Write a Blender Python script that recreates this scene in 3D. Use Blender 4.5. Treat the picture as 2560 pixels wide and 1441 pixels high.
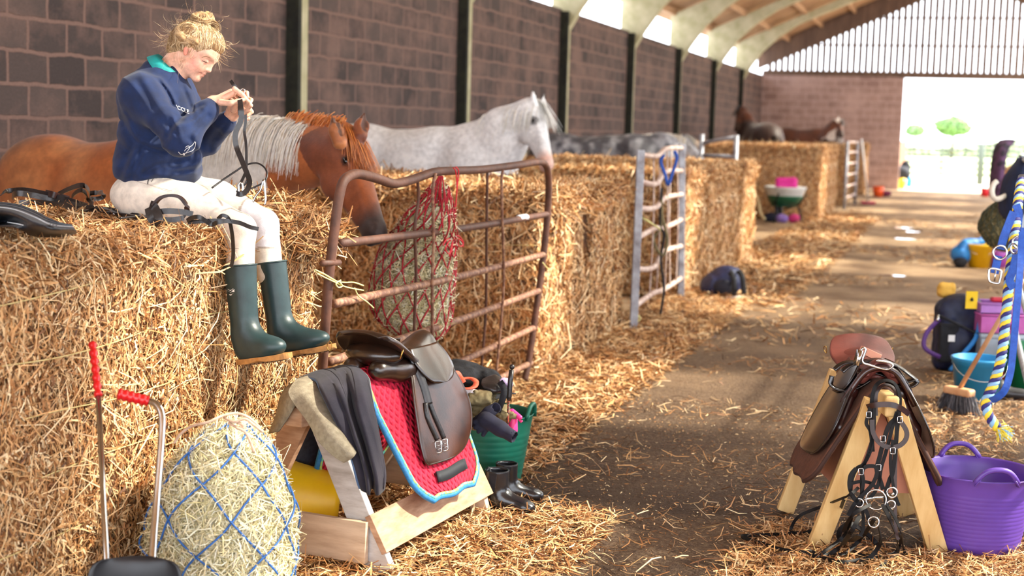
import bpy, math, random
import numpy as np
from mathutils import Vector, Matrix
from mathutils.bvhtree import BVHTree
rng = np.random.default_rng(7)
random.seed(7)
for _o in list(bpy.data.objects): bpy.data.objects.remove(_o)
S = bpy.context.scene
COL = S.collection

# ------------------------------------------------------------------ camera (a 50 mm lens at eye height in the barn aisle)
FPX, CX, CY, EYE = 3600.0, 1280.0, 720.5, 1.6
def _v(px, py): return np.array([(px-CX)/FPX, -(py-CY)/FPX, -1.0])
def unit(a):
    a = np.asarray(a, float); return a/max(np.linalg.norm(a), 1e-12)
_Y = unit(_v(2400, 350)); _d2 = unit(_v(1400, 322))
_Z = unit(np.cross(_Y, _d2)); _Z = _Z*np.sign(_Z[1]); _X = np.cross(_Y, _Z)
CM = np.array([_X, _Y, _Z]); CC = np.array([0, 0, EYE])
def W(px, py, z): return CC + CM@(_v(px, py)*z)                # point at depth z
def G(px, py, h=0.0):
    d = CM@_v(px, py); return CC + d*((h-EYE)/d[2])
def XP(px, py, X):
    d = CM@_v(px, py); return CC + d*(X/d[0])
def YP(px, py, Y):
    d = CM@_v(px, py); return CC + d*(Y/d[1])
cam = bpy.data.cameras.new('camera'); camo = bpy.data.objects.new('camera', cam); COL.objects.link(camo)
cam.sensor_width = 36; cam.lens = FPX/2560*36; cam.clip_start = .05; cam.clip_end = 600
m4 = Matrix.Identity(4)
for i in range(3):
    for j in range(3): m4[i][j] = CM[i][j]
    m4[i][3] = CC[i]
camo.matrix_world = m4
cam.dof.use_dof = True; cam.dof.focus_distance = 5.45; cam.dof.aperture_fstop = 2.5; cam.dof.aperture_blades = 9
S.camera = camo

# ------------------------------------------------------------------ light
wd = bpy.data.worlds.new('world'); S.world = wd; wd.use_nodes = True
bg = wd.node_tree.nodes['Background']
bg.inputs[0].default_value = (0.92, 0.97, 1.06, 1); bg.inputs[1].default_value = 2.5
sun = bpy.data.lights.new('sun', 'SUN'); suno = bpy.data.objects.new('sun', sun); COL.objects.link(suno)
sun.energy = 10.5; sun.angle = math.radians(3.0); sun.color = (1.0, 0.95, 0.87)
SUN_DIR = unit([-1.0, -0.30, -0.95])
suno.rotation_euler = Vector(SUN_DIR).to_track_quat('-Z', 'Y').to_euler()
suno.location = (8, 4, 12)
S.view_settings.view_transform = 'Standard'; S.view_settings.look = 'None'
S.view_settings.exposure = 1.08; S.view_settings.gamma = 1.0; S.view_settings.use_curve_mapping = False
S.cycles.max_bounces = 6; S.cycles.diffuse_bounces = 3; S.cycles.glossy_bounces = 3
S.cycles.transmission_bounces = 3; S.cycles.transparent_max_bounces = 6
S.cycles.caustics_reflective = False; S.cycles.caustics_refractive = False
S.cycles.sample_clamp_indirect = 4.0
S.cycles.use_denoising = True

# ------------------------------------------------------------------ colour / material helpers
def lin(c):
    c = np.asarray(c, float)/255.0
    return np.where(c <= .04045, c/12.92, ((c+.055)/1.055)**2.4)
def L4(c): return tuple(float(q) for q in lin(c)) + (1.0,)
MATS = {}
def mat(name, c1, c2=None, rough=.6, metal=0, scale=8., bump=0., bscale=None, attr=False, spec=.5, coat=0, detail=4, stretch=None, contrast=(.35,.65), sheen=0, trans=0, sub=0):
    if name in MATS: return MATS[name]
    m = bpy.data.materials.new(name); m.use_nodes = True; nt = m.node_tree; N = nt.nodes; K = nt.links
    b = N['Principled BSDF']; b.inputs['Roughness'].default_value = rough; b.inputs['Metallic'].default_value = metal
    b.inputs['Specular IOR Level'].default_value = spec
    if coat: b.inputs['Coat Weight'].default_value = coat; b.inputs['Coat Roughness'].default_value = .15
    if sheen: b.inputs['Sheen Weight'].default_value = sheen
    if trans: b.inputs['Transmission Weight'].default_value = trans
    if sub: b.inputs['Subsurface Weight'].default_value = sub; b.inputs['Subsurface Radius'].default_value = (.02, .008, .004); b.inputs['Subsurface Scale'].default_value = .5
    tc = N.new('ShaderNodeTexCoord'); src = tc.outputs['Object']
    if stretch:
        mp = N.new('ShaderNodeMapping'); mp.inputs['Scale'].default_value = stretch; K.new(src, mp.inputs['Vector']); src = mp.outputs[0]
    nz = N.new('ShaderNodeTexNoise'); nz.inputs['Scale'].default_value = scale; nz.inputs['Detail'].default_value = detail; nz.inputs['Roughness'].default_value = .6
    K.new(src, nz.inputs['Vector'])
    rp = N.new('ShaderNodeValToRGB'); rp.color_ramp.elements[0].position = contrast[0]; rp.color_ramp.elements[1].position = contrast[1]
    c2 = c2 if c2 is not None else c1
    if attr:
        rp.color_ramp.elements[0].color = (.82, .82, .82, 1); rp.color_ramp.elements[1].color = (1.1, 1.1, 1.1, 1)
        at = N.new('ShaderNodeAttribute'); at.attribute_name = 'Col'
        mx = N.new('ShaderNodeMix'); mx.data_type = 'RGBA'; mx.blend_type = 'MULTIPLY'; mx.inputs[0].default_value = 1.0
        K.new(at.outputs['Color'], mx.inputs[6]); K.new(rp.outputs[0], mx.inputs[7]); K.new(mx.outputs[2], b.inputs['Base Color'])
    else:
        rp.color_ramp.elements[0].color = L4(c1); rp.color_ramp.elements[1].color = L4(c2)
        K.new(rp.outputs[0], b.inputs['Base Color'])
    K.new(nz.outputs['Fac'], rp.inputs[0])
    if bump:
        n2 = N.new('ShaderNodeTexNoise'); n2.inputs['Scale'].default_value = bscale or scale*4; n2.inputs['Detail'].default_value = 3
        K.new(src, n2.inputs['Vector'])
        bp = N.new('ShaderNodeBump'); bp.inputs['Strength'].default_value = bump; bp.inputs['Distance'].default_value = .01
        K.new(n2.outputs['Fac'], bp.inputs['Height']); K.new(bp.outputs[0], b.inputs['Normal'])
    MATS[name] = m; return m

# ------------------------------------------------------------------ objects
ORG = {}
def tag(o, label=None, cat=None, group=None, kind=None):
    if label: o['label'] = label
    if cat: o['category'] = cat
    if group: o['group'] = group
    if kind: o['kind'] = kind
    return o
def thing(name, label, cat, loc, group=None):
    o = bpy.data.objects.new(name, None); COL.objects.link(o); o.location = tuple(float(q) for q in loc); o.empty_display_size = .1
    ORG[o] = np.array(loc, float); return tag(o, label, cat, group)
def obj(name, VF, m, parent=None, smooth=True, col=None, org=None, bevel=0, nseg=2, sub=0):
    V, Fc = VF; V = np.asarray(V, float)
    if parent is not None: o0 = ORG[parent]
    elif org is not None: o0 = np.array(org, float)
    else: o0 = np.array([(V[:,0].min()+V[:,0].max())/2, (V[:,1].min()+V[:,1].max())/2, V[:,2].min()])
    me = bpy.data.meshes.new(name); U = V-o0
    if isinstance(Fc, np.ndarray):
        n, k = Fc.shape
        me.vertices.add(len(U)); me.vertices.foreach_set('co', U.astype(np.float32).ravel())
        me.loops.add(n*k); me.loops.foreach_set('vertex_index', Fc.astype(np.int32).ravel())
        me.polygons.add(n); me.polygons.foreach_set('loop_start', np.arange(0, n*k, k, dtype=np.int32))
        me.polygons.foreach_set('loop_total', np.full(n, k, np.int32))
        me.update(calc_edges=True); me.validate()
    else:
        me.from_pydata(U.tolist(), [], [tuple(f) for f in Fc]); me.update()
    if smooth == 'auto': me.set_sharp_from_angle(angle=math.radians(48))
    if smooth: me.polygons.foreach_set('use_smooth', np.ones(len(me.polygons), bool))
    if col is not None:
        c = col(V) if callable(col) else np.asarray(col)
        a = me.color_attributes.new('Col', 'FLOAT_COLOR', 'POINT')
        a.data.foreach_set('color', np.hstack([c, np.ones((len(c), 1))]).astype(np.float32).ravel())
    me.materials.append(m)
    o = bpy.data.objects.new(name, me); COL.objects.link(o)
    if parent is not None: o.parent = parent
    else: o.location = tuple(o0)
    ORG[o] = o0
    if bevel:
        b = o.modifiers.new('bevel', 'BEVEL'); b.width = bevel; b.segments = nseg; b.limit_method = 'ANGLE'; b.angle_limit = math.radians(40)
        me.polygons.foreach_set('use_smooth', np.zeros(len(me.polygons), bool))
    if sub:
        s = o.modifiers.new('subdiv', 'SUBSURF'); s.levels = sub; s.render_levels = sub
    return o
def struct(name, VF, m, **k):
    o = obj(name, VF, m, **k)
    if k.get('parent') is None: o['kind'] = 'structure'
    return o
def kids(o): return [c for c in COL.objects if c.parent is o]
def dup(root, loc, rotz=0, label=None, group=None, scale=None):
    ch = kids(root); gg = {c: kids(c) for c in ch}
    r = root.copy(); COL.objects.link(r); r.location = loc; r.rotation_euler = (0, 0, rotz)
    if scale is not None: r.scale = scale
    if label: r['label'] = label
    if group: r['group'] = group
    for c in ch:
        d = c.copy(); COL.objects.link(d); d.parent = r
        for g in gg[c]:
            e = g.copy(); COL.objects.link(e); e.parent = d
    return r

# ------------------------------------------------------------------ mesh pieces
def join(*parts):
    V = []; Fs = []; n = 0
    for v, f in parts:
        v = np.asarray(v, float); V.append(v)
        Fs += [tuple(int(i)+n for i in q) for q in f]; n += len(v)
    return np.vstack(V), Fs
def frame(d, up=(0, 0, 1)):
    d = unit(d); s = np.cross(d, up)
    if np.linalg.norm(s) < 1e-4: s = np.cross(d, (1, 0, 0))
    s = unit(s); return d, s, np.cross(s, d)
def box(c, s, R=None):
    R = np.eye(3) if R is None else np.asarray(R, float)
    V = np.array([[x, y, z] for x in (-.5, .5) for y in (-.5, .5) for z in (-.5, .5)])*np.array(s)
    return V@R.T+np.array(c), [(0, 1, 3, 2), (4, 6, 7, 5), (0, 4, 5, 1), (2, 3, 7, 6), (0, 2, 6, 4), (1, 5, 7, 3)]
def plank(a, b, w, t, up=(0, 0, 1)):
    """a board from a to b, w wide along the 'up' side, t thick"""
    a = np.array(a, float); b = np.array(b, float); d, s, u = frame(b-a, up)
    R = np.array([d, s, u]).T
    return box((a+b)/2, (np.linalg.norm(b-a), t, w), R)
def smoothpts(P, n=8, closed=False):
    P = np.asarray(P, float)
    if len(P) < 3: return P
    out = []; m = len(P); seg = m if closed else m-1
    for i in range(seg):
        if closed: p0, p1, p2, p3 = P[(i-1) % m], P[i], P[(i+1) % m], P[(i+2) % m]
        else: p0, p1, p2, p3 = P[max(i-1, 0)], P[i], P[i+1], P[min(i+2, m-1)]
        for t in np.linspace(0, 1, n, endpoint=False):
            out.append(.5*((2*p1)+(-p0+p2)*t+(2*p0-5*p1+4*p2-p3)*t*t+(-p0+3*p1-3*p2+p3)*t**3))
    if not closed: out.append(P[-1])
    return np.array(out)
def tube(P, r, n=8, closed=False, caps=True):
    P = np.asarray(P, float); m = len(P); r = np.broadcast_to(np.asarray(r, float), (m,))
    T = np.roll(P, -1, 0)-np.roll(P, 1, 0) if closed else np.gradient(P, axis=0)
    T = T/np.maximum(np.linalg.norm(T, axis=1, keepdims=True), 1e-9)
    _, s, u = frame(T[0]); V = []
    for i in range(m):
        s = s-T[i]*np.dot(s, T[i]); s = unit(s); u = np.cross(T[i], s)
        for k in range(n):
            a = 2*math.pi*k/n; V.append(P[i]+r[i]*(math.cos(a)*s+math.sin(a)*u))
    Fs = []
    for i in range(m if closed else m-1):
        j = (i+1) % m
        for k in range(n):
            l = (k+1) % n; Fs.append((i*n+k, i*n+l, j*n+l, j*n+k))
    if not closed and caps:
        Fs.append(tuple(range(n-1, -1, -1))); Fs.append(tuple((m-1)*n+k for k in range(n)))
    return np.array(V), Fs
def strap(P, w, t=.003, nrm=(0, 0, 1), closed=False):
    """flat leather strap; nrm = face normal hint (one, or one per point)"""
    P = np.asarray(P, float); m = len(P)
    T = np.roll(P, -1, 0)-np.roll(P, 1, 0) if closed else np.gradient(P, axis=0)
    T = T/np.maximum(np.linalg.norm(T, axis=1, keepdims=True), 1e-9)
    nr = np.broadcast_to(np.asarray(nrm, float), (m, 3)); V = []; w = np.broadcast_to(w, (m,))
    for i in range(m):
        q = nr[i]-T[i]*np.dot(nr[i], T[i])
        if np.linalg.norm(q) < 1e-3: q = np.cross(T[i], (.3, .5, .8))
        q = unit(q); s = np.cross(T[i], q)
        for a, b in ((-1, -1), (1, -1), (1, 1), (-1, 1)): V.append(P[i]+s*a*w[i]/2+q*b*t/2)
    Fs = []
    for i in range(m if closed else m-1):
        j = (i+1) % m
        for k in range(4): l = (k+1) % 4; Fs.append((i*4+k, i*4+l, j*4+l, j*4+k))
    if not closed: Fs += [(3, 2, 1, 0), tuple((m-1)*4+k for k in range(4))]
    return np.array(V), Fs
def lathe(prof, c=(0, 0, 0), n=32, sx=1, sy=1, fn=None):
    V = []; m = len(prof)
    for i, (r, z) in enumerate(prof):
        for k in range(n):
            a = 2*math.pi*k/n; p = np.array([r*math.cos(a)*sx, r*math.sin(a)*sy, z])
            if fn: p = fn(p, a, i)
            V.append(p+np.array(c))
    Fs = [(i*n+k, i*n+(k+1) % n, (i+1)*n+(k+1) % n, (i+1)*n+k) for i in range(m-1) for k in range(n)]
    return np.array(V), Fs
def sheet(Pg, t=.003):
    """closed sheet of thickness t from an (nu,nv,3) grid of points"""
    Pg = np.asarray(Pg, float); nu, nv, _ = Pg.shape
    du = np.gradient(Pg, axis=0); dv = np.gradient(Pg, axis=1); N = np.cross(du, dv)
    N /= np.maximum(np.linalg.norm(N, axis=2, keepdims=True), 1e-9)
    A = (Pg+N*t/2).reshape(-1, 3); B = (Pg-N*t/2).reshape(-1, 3); n = nu*nv
    Fs = []
    for i in range(nu-1):
        for j in range(nv-1):
            a = i*nv+j; Fs.append((a, a+nv, a+nv+1, a+1)); Fs.append((n+a, n+a+1, n+a+nv+1, n+a+nv))
    rim = [(i, 0) for i in range(nu)]+[(nu-1, j) for j in range(1, nv)]+[(i, nv-1) for i in range(nu-2, -1, -1)]+[(0, j) for j in range(nv-2, 0, -1)]
    for q in range(len(rim)):
        a = rim[q][0]*nv+rim[q][1]; b = rim[(q+1) % len(rim)]; b = b[0]*nv+b[1]; Fs.append((a, n+a, n+b, b))
    return np.vstack([A, B]), Fs
def gridfn(fn, nu, nv): return np.array([[fn(u, v) for v in np.linspace(0, 1, nv)] for u in np.linspace(0, 1, nu)])
def interp_rows(rows, nu, nv):
    """surface through rows of points (each row a polyline), smoothed both ways"""
    R = [resample(smoothpts(r, 8), nv) for r in rows]; R = np.array(R)
    t = np.linspace(0, 1, len(R)); out = np.array([smoothpts(R[:, j], 12) for j in range(nv)]).transpose(1, 0, 2)
    idx = np.linspace(0, len(out)-1, nu).round().astype(int); return out[idx]
def resample(P, n):
    P = np.asarray(P, float); d = np.r_[0, np.cumsum(np.linalg.norm(np.diff(P, axis=0), axis=1))]
    s = np.linspace(0, d[-1], n); return np.array([np.interp(s, d, P[:, k]) for k in range(3)]).T

# ------------------------------------------------------------------ organic forms: smooth-blended bodies meshed by surface nets
def surfnet(Fd, org, h):
    nx, ny, nz = Fd.shape; ins = Fd < 0
    acc = np.zeros((nx-1, ny-1, nz-1, 3), np.float32); cnt = np.zeros((nx-1, ny-1, nz-1), np.float32); quads = []
    edges = []
    for a in range(3):
        sl0 = [slice(None)]*3; sl1 = [slice(None)]*3; sl0[a] = slice(0, -1); sl1[a] = slice(1, None)
        i0 = ins[tuple(sl0)]; i1 = ins[tuple(sl1)]; E = np.argwhere(i0 != i1)
        if len(E) == 0: continue
        f0 = Fd[tuple(sl0)][tuple(E.T)]; f1 = Fd[tuple(sl1)][tuple(E.T)]; t = f0/(f0-f1)
        pos = E.astype(np.float32); pos[:, a] += t; fl = i0[tuple(E.T)]
        b, c = (a+1) % 3, (a+2) % 3; cells = []
        for ob, oc in ((0, 0), (-1, 0), (-1, -1), (0, -1)):
            q = E.copy(); q[:, b] += ob; q[:, c] += oc; cells.append(q)
        ok = np.ones(len(E), bool)
        for q in cells:
            ok &= (q >= 0).all(1) & (q[:, 0] < nx-1) & (q[:, 1] < ny-1) & (q[:, 2] < nz-1)
        for q in cells:
            np.add.at(acc, tuple(q[ok].T), pos[ok]); np.add.at(cnt, tuple(q[ok].T), 1)
        edges.append(([q[ok] for q in cells], fl[ok]))
    act = cnt > 0; idx = -np.ones(act.shape, int); idx[act] = np.arange(act.sum())
    V = acc[act]/cnt[act][:, None]*h+np.asarray(org, np.float32)
    for cells, fl in edges:
        q = np.stack([idx[tuple(c.T)] for c in cells], 1); q[~fl] = q[~fl][:, ::-1]; quads.append(q)
    return V.astype(float), np.vstack(quads)
def body(prims, h, disp=None, smooth=1):
    """prims: ('c',a,b,ra,rb,k) tapered limb | ('e',centre,radii,R,k) ellipsoid | ('b',centre,half,R,round,k) block; a leading '-' cuts"""
    lo = np.full(3, 1e9); hi = -lo
    def ext(p):
        t = p[0].strip('-')
        if t == 'c':
            a, b, ra, rb = np.array(p[1], float), np.array(p[2], float), p[3], p[4]
            return np.minimum(a-ra, b-rb), np.maximum(a+ra, b+rb)
        c = np.array(p[1], float); r = np.linalg.norm(p[2]) if t == 'b' else max(p[2]); return c-r, c+r
    for p in prims:
        if p[0][0] == '-': continue
        l, u = ext(p); lo = np.minimum(lo, l); hi = np.maximum(hi, u)
    lo -= 4*h; hi += 4*h; n = np.ceil((hi-lo)/h).astype(int)+1
    Fd = np.full(n, 1.0, np.float32); ax = [lo[i]+h*np.arange(n[i]) for i in range(3)]
    for p in prims:
        t = p[0].strip('-'); neg = p[0][0] == '-'; k = p[-1]; l, u = ext(p); mg = k+4*h
        i0 = np.clip(((l-mg-lo)/h).astype(int), 0, n-1); i1 = np.clip(((u+mg-lo)/h).astype(int)+1, 1, n)
        if (i1 <= i0).any(): continue
        X, Yy, Z = np.meshgrid(*[ax[i][i0[i]:i1[i]].astype(np.float32) for i in range(3)], indexing='ij', sparse=False)
        if t == 'c':
            a, b = np.array(p[1], float), np.array(p[2], float); ab = b-a; L = max(ab@ab, 1e-12)
            s = np.clip(((X-a[0])*ab[0]+(Yy-a[1])*ab[1]+(Z-a[2])*ab[2])/L, 0, 1)
            d = np.sqrt((X-a[0]-s*ab[0])**2+(Yy-a[1]-s*ab[1])**2+(Z-a[2]-s*ab[2])**2)-(p[3]+(p[4]-p[3])*s)
        else:
            c = np.array(p[1], float); R = np.eye(3) if p[3] is None else np.asarray(p[3], float)
            q = [(X-c[0])*R[0, i]+(Yy-c[1])*R[1, i]+(Z-c[2])*R[2, i] for i in range(3)]
            if t == 'e':
                r = p[2]; k0 = np.sqrt(sum((q[i]/r[i])**2 for i in range(3))); k1 = np.sqrt(sum((q[i]/r[i]**2)**2 for i in range(3)))
                d = k0*(k0-1)/np.maximum(k1, 1e-6)
            else:
                r = p[2]; rr = p[4]; e = [np.abs(q[i])-(r[i]-rr) for i in range(3)]
                d = np.sqrt(sum(np.maximum(g, 0)**2 for g in e))+np.minimum(np.maximum(np.maximum(e[0], e[1]), e[2]), 0)-rr
        sl = tuple(slice(i0[i], i1[i]) for i in range(3)); A = Fd[sl]; k = max(k, 1e-5)
        if neg:
            d = -d; hh = np.clip(.5-.5*(A-d)/k, 0, 1); Fd[sl] = A*(1-hh)+d*hh+k*hh*(1-hh)
        else:
            hh = np.clip(.5+.5*(A-d)/k, 0, 1); Fd[sl] = A*(1-hh)+d*hh-k*hh*(1-hh)
    if disp is not None:
        m = np.abs(Fd) < .06; I = np.argwhere(m); P = I*h+lo
        Fd[m] += disp(P).astype(np.float32)
    V, Q = surfnet(Fd, lo, h)
    for _ in range(smooth): V = relax(V, Q)
    return V, Q
def relax(V, Q, f=.5):
    A = np.zeros_like(V); c = np.zeros(len(V))
    for k in range(4):
        j = (k+1) % 4
        np.add.at(A, Q[:, k], V[Q[:, j]]); np.add.at(A, Q[:, j], V[Q[:, k]]); np.add.at(c, Q[:, k], 1); np.add.at(c, Q[:, j], 1)
    return V*(1-f)+f*A/np.maximum(c, 1)[:, None]
def rotm(ax, deg): return np.array(Matrix.Rotation(math.radians(deg), 3, Vector(unit(ax))))
def axes(z, x=(1, 0, 0)):
    """columns x,y,z with z given and x close to the hint"""
    z = unit(z); x = np.asarray(x, float); x = unit(x-z*np.dot(x, z)); return np.array([x, np.cross(z, x), z]).T
def noise3(P, s, seed=0):
    """cheap smooth value noise, vectorised, about -1..1"""
    P = np.asarray(P, float)*s+seed*17.3; i = np.floor(P).astype(np.int64); f = P-i; f = f*f*(3-2*f); r = 0
    for dx in (0, 1):
        for dy in (0, 1):
            for dz in (0, 1):
                n = (i[:, 0]+dx)*374761393+(i[:, 1]+dy)*668265263+(i[:, 2]+dz)*2147483647 + seed*1013
                n = (n ^ (n >> 13))*1274126177; n = (n ^ (n >> 16)) & 0xffff
                w = (f[:, 0] if dx else 1-f[:, 0])*(f[:, 1] if dy else 1-f[:, 1])*(f[:, 2] if dz else 1-f[:, 2])
                r = r+w*(n/32767.5-1)
    return r
def fbm(P, s, o=3, seed=0): return sum(noise3(P, s*2**i, seed+i)/2**i for i in range(o))

# ------------------------------------------------------------------ straw
STRAW = [lin(c) for c in ((230, 190, 138), (206, 154, 100), (248, 218, 174), (176, 120, 72), (138, 90, 52), (220, 170, 114), (98, 64, 40), (238, 200, 150), (192, 136, 84))]
HAY = [lin(c) for c in ((246, 236, 198), (236, 222, 176), (252, 246, 222), (218, 204, 156), (186, 176, 126), (242, 228, 186))]
def strands(P, D, Ln, Wd, N, curl=.15, pal=STRAW):
    n = len(P); D = D/np.linalg.norm(D, axis=1, keepdims=True)
    R = N+rng.normal(0, .55, (n, 3)); Sd = np.cross(D, R); Sd /= np.maximum(np.linalg.norm(Sd, axis=1, keepdims=True), 1e-6)
    Ln = np.broadcast_to(Ln, (n,))[:, None]; Wd = np.broadcast_to(Wd, (n,))[:, None]
    bend = rng.normal(0, curl, (n, 1))*Ln; B = np.cross(Sd, D); side2 = rng.normal(0, curl*.7, (n, 1))*Ln
    V = np.empty((n, 3, 2, 3))
    for i, s in enumerate((-.5, 0, .5)):
        c = P+D*Ln*s+(B*bend+Sd*side2)*(1-4*s*s)
        w = Wd*(.5 if i == 1 else .38); V[:, i, 0] = c-Sd*w; V[:, i, 1] = c+Sd*w
    base = (np.arange(n)*6)[:, None]
    Q = np.concatenate([base+np.array([[0, 1, 3, 2]]), base+np.array([[2, 3, 5, 4]])], 1).reshape(-1, 4)
    pc = np.array(pal)[rng.integers(0, len(pal), n)]*rng.uniform(.82, 1.15, (n, 1))
    Cc = np.repeat(np.clip(pc, 0, 1), 6, axis=0)
    return V.reshape(-1, 3), Q, Cc
def cat(*parts):
    V = []; Q = []; C = []; n = 0
    for v, q, c in parts: V.append(v); Q.append(np.asarray(q)+n); C.append(c); n += len(v)
    return np.vstack(V), np.vstack(Q), np.vstack(C)
M_STRAW = mat('straw', (255, 255, 255), attr=True, rough=.55, scale=30, spec=.35)
# ================================================================== the barn
XW, YEND = -6.13, 46.6
FRAMES = [2.98+4.85*k for k in range(10)]
def node_wall(name, plane, blk, blk2, mort):
    m = bpy.data.materials.new(name); m.use_nodes = True; N = m.node_tree.nodes; K = m.node_tree.links; b = N['Principled BSDF']
    b.inputs['Roughness'].default_value = .9; b.inputs['Specular IOR Level'].default_value = .2
    g = N.new('ShaderNodeNewGeometry'); sp = N.new('ShaderNodeSeparateXYZ'); cb = N.new('ShaderNodeCombineXYZ')
    K.new(g.outputs['Position'], sp.inputs[0]); K.new(sp.outputs['Y' if plane == 'yz' else 'X'], cb.inputs[0]); K.new(sp.outputs['Z'], cb.inputs[1])
    wob = N.new('ShaderNodeTexNoise'); wob.inputs['Scale'].default_value = 5; K.new(cb.outputs[0], wob.inputs['Vector'])
    ad = N.new('ShaderNodeMixRGB'); ad.blend_type = 'LINEAR_LIGHT'; ad.inputs[0].default_value = .022; K.new(cb.outputs[0], ad.inputs[1]); K.new(wob.outputs['Color'], ad.inputs[2])
    br = N.new('ShaderNodeTexBrick'); K.new(ad.outputs[0], br.inputs['Vector'])
    br.inputs['Scale'].default_value = 1; br.inputs['Brick Width'].default_value = .45; br.inputs['Row Height'].default_value = .225
    br.inputs['Mortar Size'].default_value = .018; br.inputs['Mortar Smooth'].default_value = .35; br.inputs['Bias'].default_value = -.1
    br.inputs['Color1'].default_value = L4(blk); br.inputs['Color2'].default_value = L4(blk2); br.inputs['Mortar'].default_value = L4(mort)
    nz = N.new('ShaderNodeTexNoise'); nz.inputs['Scale'].default_value = 1.3; nz.inputs['Detail'].default_value = 8; nz.inputs['Roughness'].default_value = .7; K.new(cb.outputs[0], nz.inputs['Vector'])
    rp = N.new('ShaderNodeValToRGB'); rp.color_ramp.elements[0].position = .44; rp.color_ramp.elements[1].position = .62; rp.color_ramp.elements[0].color = (0, 0, 0, 1); rp.color_ramp.elements[1].color = (.75, .75, .75, 1)
    K.new(nz.outputs['Fac'], rp.inputs[0])
    mx = N.new('ShaderNodeMixRGB'); K.new(rp.outputs[0], mx.inputs[0]); K.new(br.outputs['Color'], mx.inputs[1]); mx.inputs[2].default_value = L4(mort)
    n3 = N.new('ShaderNodeTexNoise'); n3.inputs['Scale'].default_value = 60; n3.inputs['Detail'].default_value = 2; K.new(cb.outputs[0], n3.inputs['Vector'])
    r3 = N.new('ShaderNodeMapRange'); r3.inputs[3].default_value = .72; r3.inputs[4].default_value = 1.25; K.new(n3.outputs['Fac'], r3.inputs[0])
    m2 = N.new('ShaderNodeMixRGB'); m2.blend_type = 'MULTIPLY'; m2.inputs[0].default_value = 1; K.new(mx.outputs[0], m2.inputs[1]); K.new(r3.outputs[0], m2.inputs[2])
    K.new(m2.outputs[0], b.inputs['Base Color'])
    bp = N.new('ShaderNodeBump'); bp.inputs['Strength'].default_value = .6; bp.inputs['Distance'].default_value = .02; bp.invert = True
    K.new(br.outputs['Fac'], bp.inputs['Height']); K.new(bp.outputs[0], b.inputs['Normal'])
    return m
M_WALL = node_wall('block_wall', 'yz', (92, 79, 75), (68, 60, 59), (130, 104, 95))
M_WALLF = node_wall('end_block_wall', 'xz', (164, 136, 128), (138, 112, 106), (190, 162, 154))  # paler than the side wall, stronger far-end light put into the block colours
def prism(poly, y0, y1):
    n = len(poly); V = [(x, y0, z) for x, z in poly]+[(x, y1, z) for x, z in poly]
    Fs = [tuple(range(n)), tuple(range(2*n-1, n-1, -1))]+[(i, n+i, n+(i+1) % n, (i+1) % n) for i in range(n)]
    return np.array(V, float), Fs

# dirt floor with damp dark patches and pale dusty ones
m = bpy.data.materials.new('dirt_floor'); m.use_nodes = True; N = m.node_tree.nodes; K = m.node_tree.links; b = N['Principled BSDF']
g = N.new('ShaderNodeNewGeometry')
def nz_(scale, det=6, rough=.6, dist=0):
    n = N.new('ShaderNodeTexNoise'); n.inputs['Scale'].default_value = scale; n.inputs['Detail'].default_value = det; n.inputs['Roughness'].default_value = rough
    n.inputs['Distortion'].default_value = dist; K.new(g.outputs['Position'], n.inputs['Vector']); return n.outputs['Fac']
def ramp_(src, stops):
    r = N.new('ShaderNodeValToRGB'); e = r.color_ramp.elements
    while len(e) < len(stops): e.new(.5)
    for q, (p, c) in zip(e, stops): q.position = p; q.color = c if len(c) == 4 else L4(c)
    K.new(src, r.inputs[0]); return r.outputs[0]
c1 = ramp_(nz_(.9, 8, .65), [(.3, (58, 43, 34)), (.48, (92, 71, 55)), (.7, (148, 120, 92))])
c2 = ramp_(nz_(38, 5, .7), [(.3, (50, 38, 30)), (.5, (116, 92, 72)), (.72, (196, 168, 132))])
mx = N.new('ShaderNodeMixRGB'); mx.inputs[0].default_value = .42; K.new(c1, mx.inputs[1]); K.new(c2, mx.inputs[2])
# the far end is a paler tan; the near end is damp
sp = N.new('ShaderNodeSeparateXYZ'); K.new(g.outputs['Position'], sp.inputs[0])
mr = N.new('ShaderNodeMapRange'); mr.inputs[1].default_value = 7; mr.inputs[2].default_value = 24; K.new(sp.outputs['Y'], mr.inputs[0])
m3 = N.new('ShaderNodeMixRGB'); K.new(mr.outputs[0], m3.inputs[0]); K.new(mx.outputs[0], m3.inputs[1])
K.new(ramp_(nz_(1.6, 6, .6), [(.35, (132, 102, 74)), (.65, (204, 172, 134))]), m3.inputs[2])
damp = ramp_(nz_(.75, 5, .6, .6), [(.47, (1, 1, 1, 1)), (.6, (0, 0, 0, 1))])
nr = N.new('ShaderNodeMapRange'); nr.inputs[1].default_value = 9.5; nr.inputs[2].default_value = 5; K.new(sp.outputs['Y'], nr.inputs[0])
dm = N.new('ShaderNodeMath'); dm.operation = 'MULTIPLY'; K.new(damp, dm.inputs[0]); K.new(nr.outputs[0], dm.inputs[1])
m5 = N.new('ShaderNodeMixRGB'); K.new(dm.outputs[0], m5.inputs[0]); K.new(m3.outputs[0], m5.inputs[1]); m5.inputs[2].default_value = L4((72, 54, 42))
K.new(m5.outputs[0], b.inputs['Base Color'])
b.inputs['Roughness'].default_value = .8; b.inputs['Specular IOR Level'].default_value = .3
bp = N.new('ShaderNodeBump'); bp.inputs['Strength'].default_value = .9; bp.inputs['Distance'].default_value = .03
hh = N.new('ShaderNodeMath'); hh.operation = 'ADD'; K.new(nz_(7, 6, .6), hh.inputs[0]); K.new(nz_(60, 4, .7), hh.inputs[1]); K.new(hh.outputs[0], bp.inputs['Height']); K.new(bp.outputs[0], b.inputs['Normal'])
struct('floor', box((0, 22.3, -.05), (13.2, 48.6, .1)), m, smooth=False)

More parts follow.
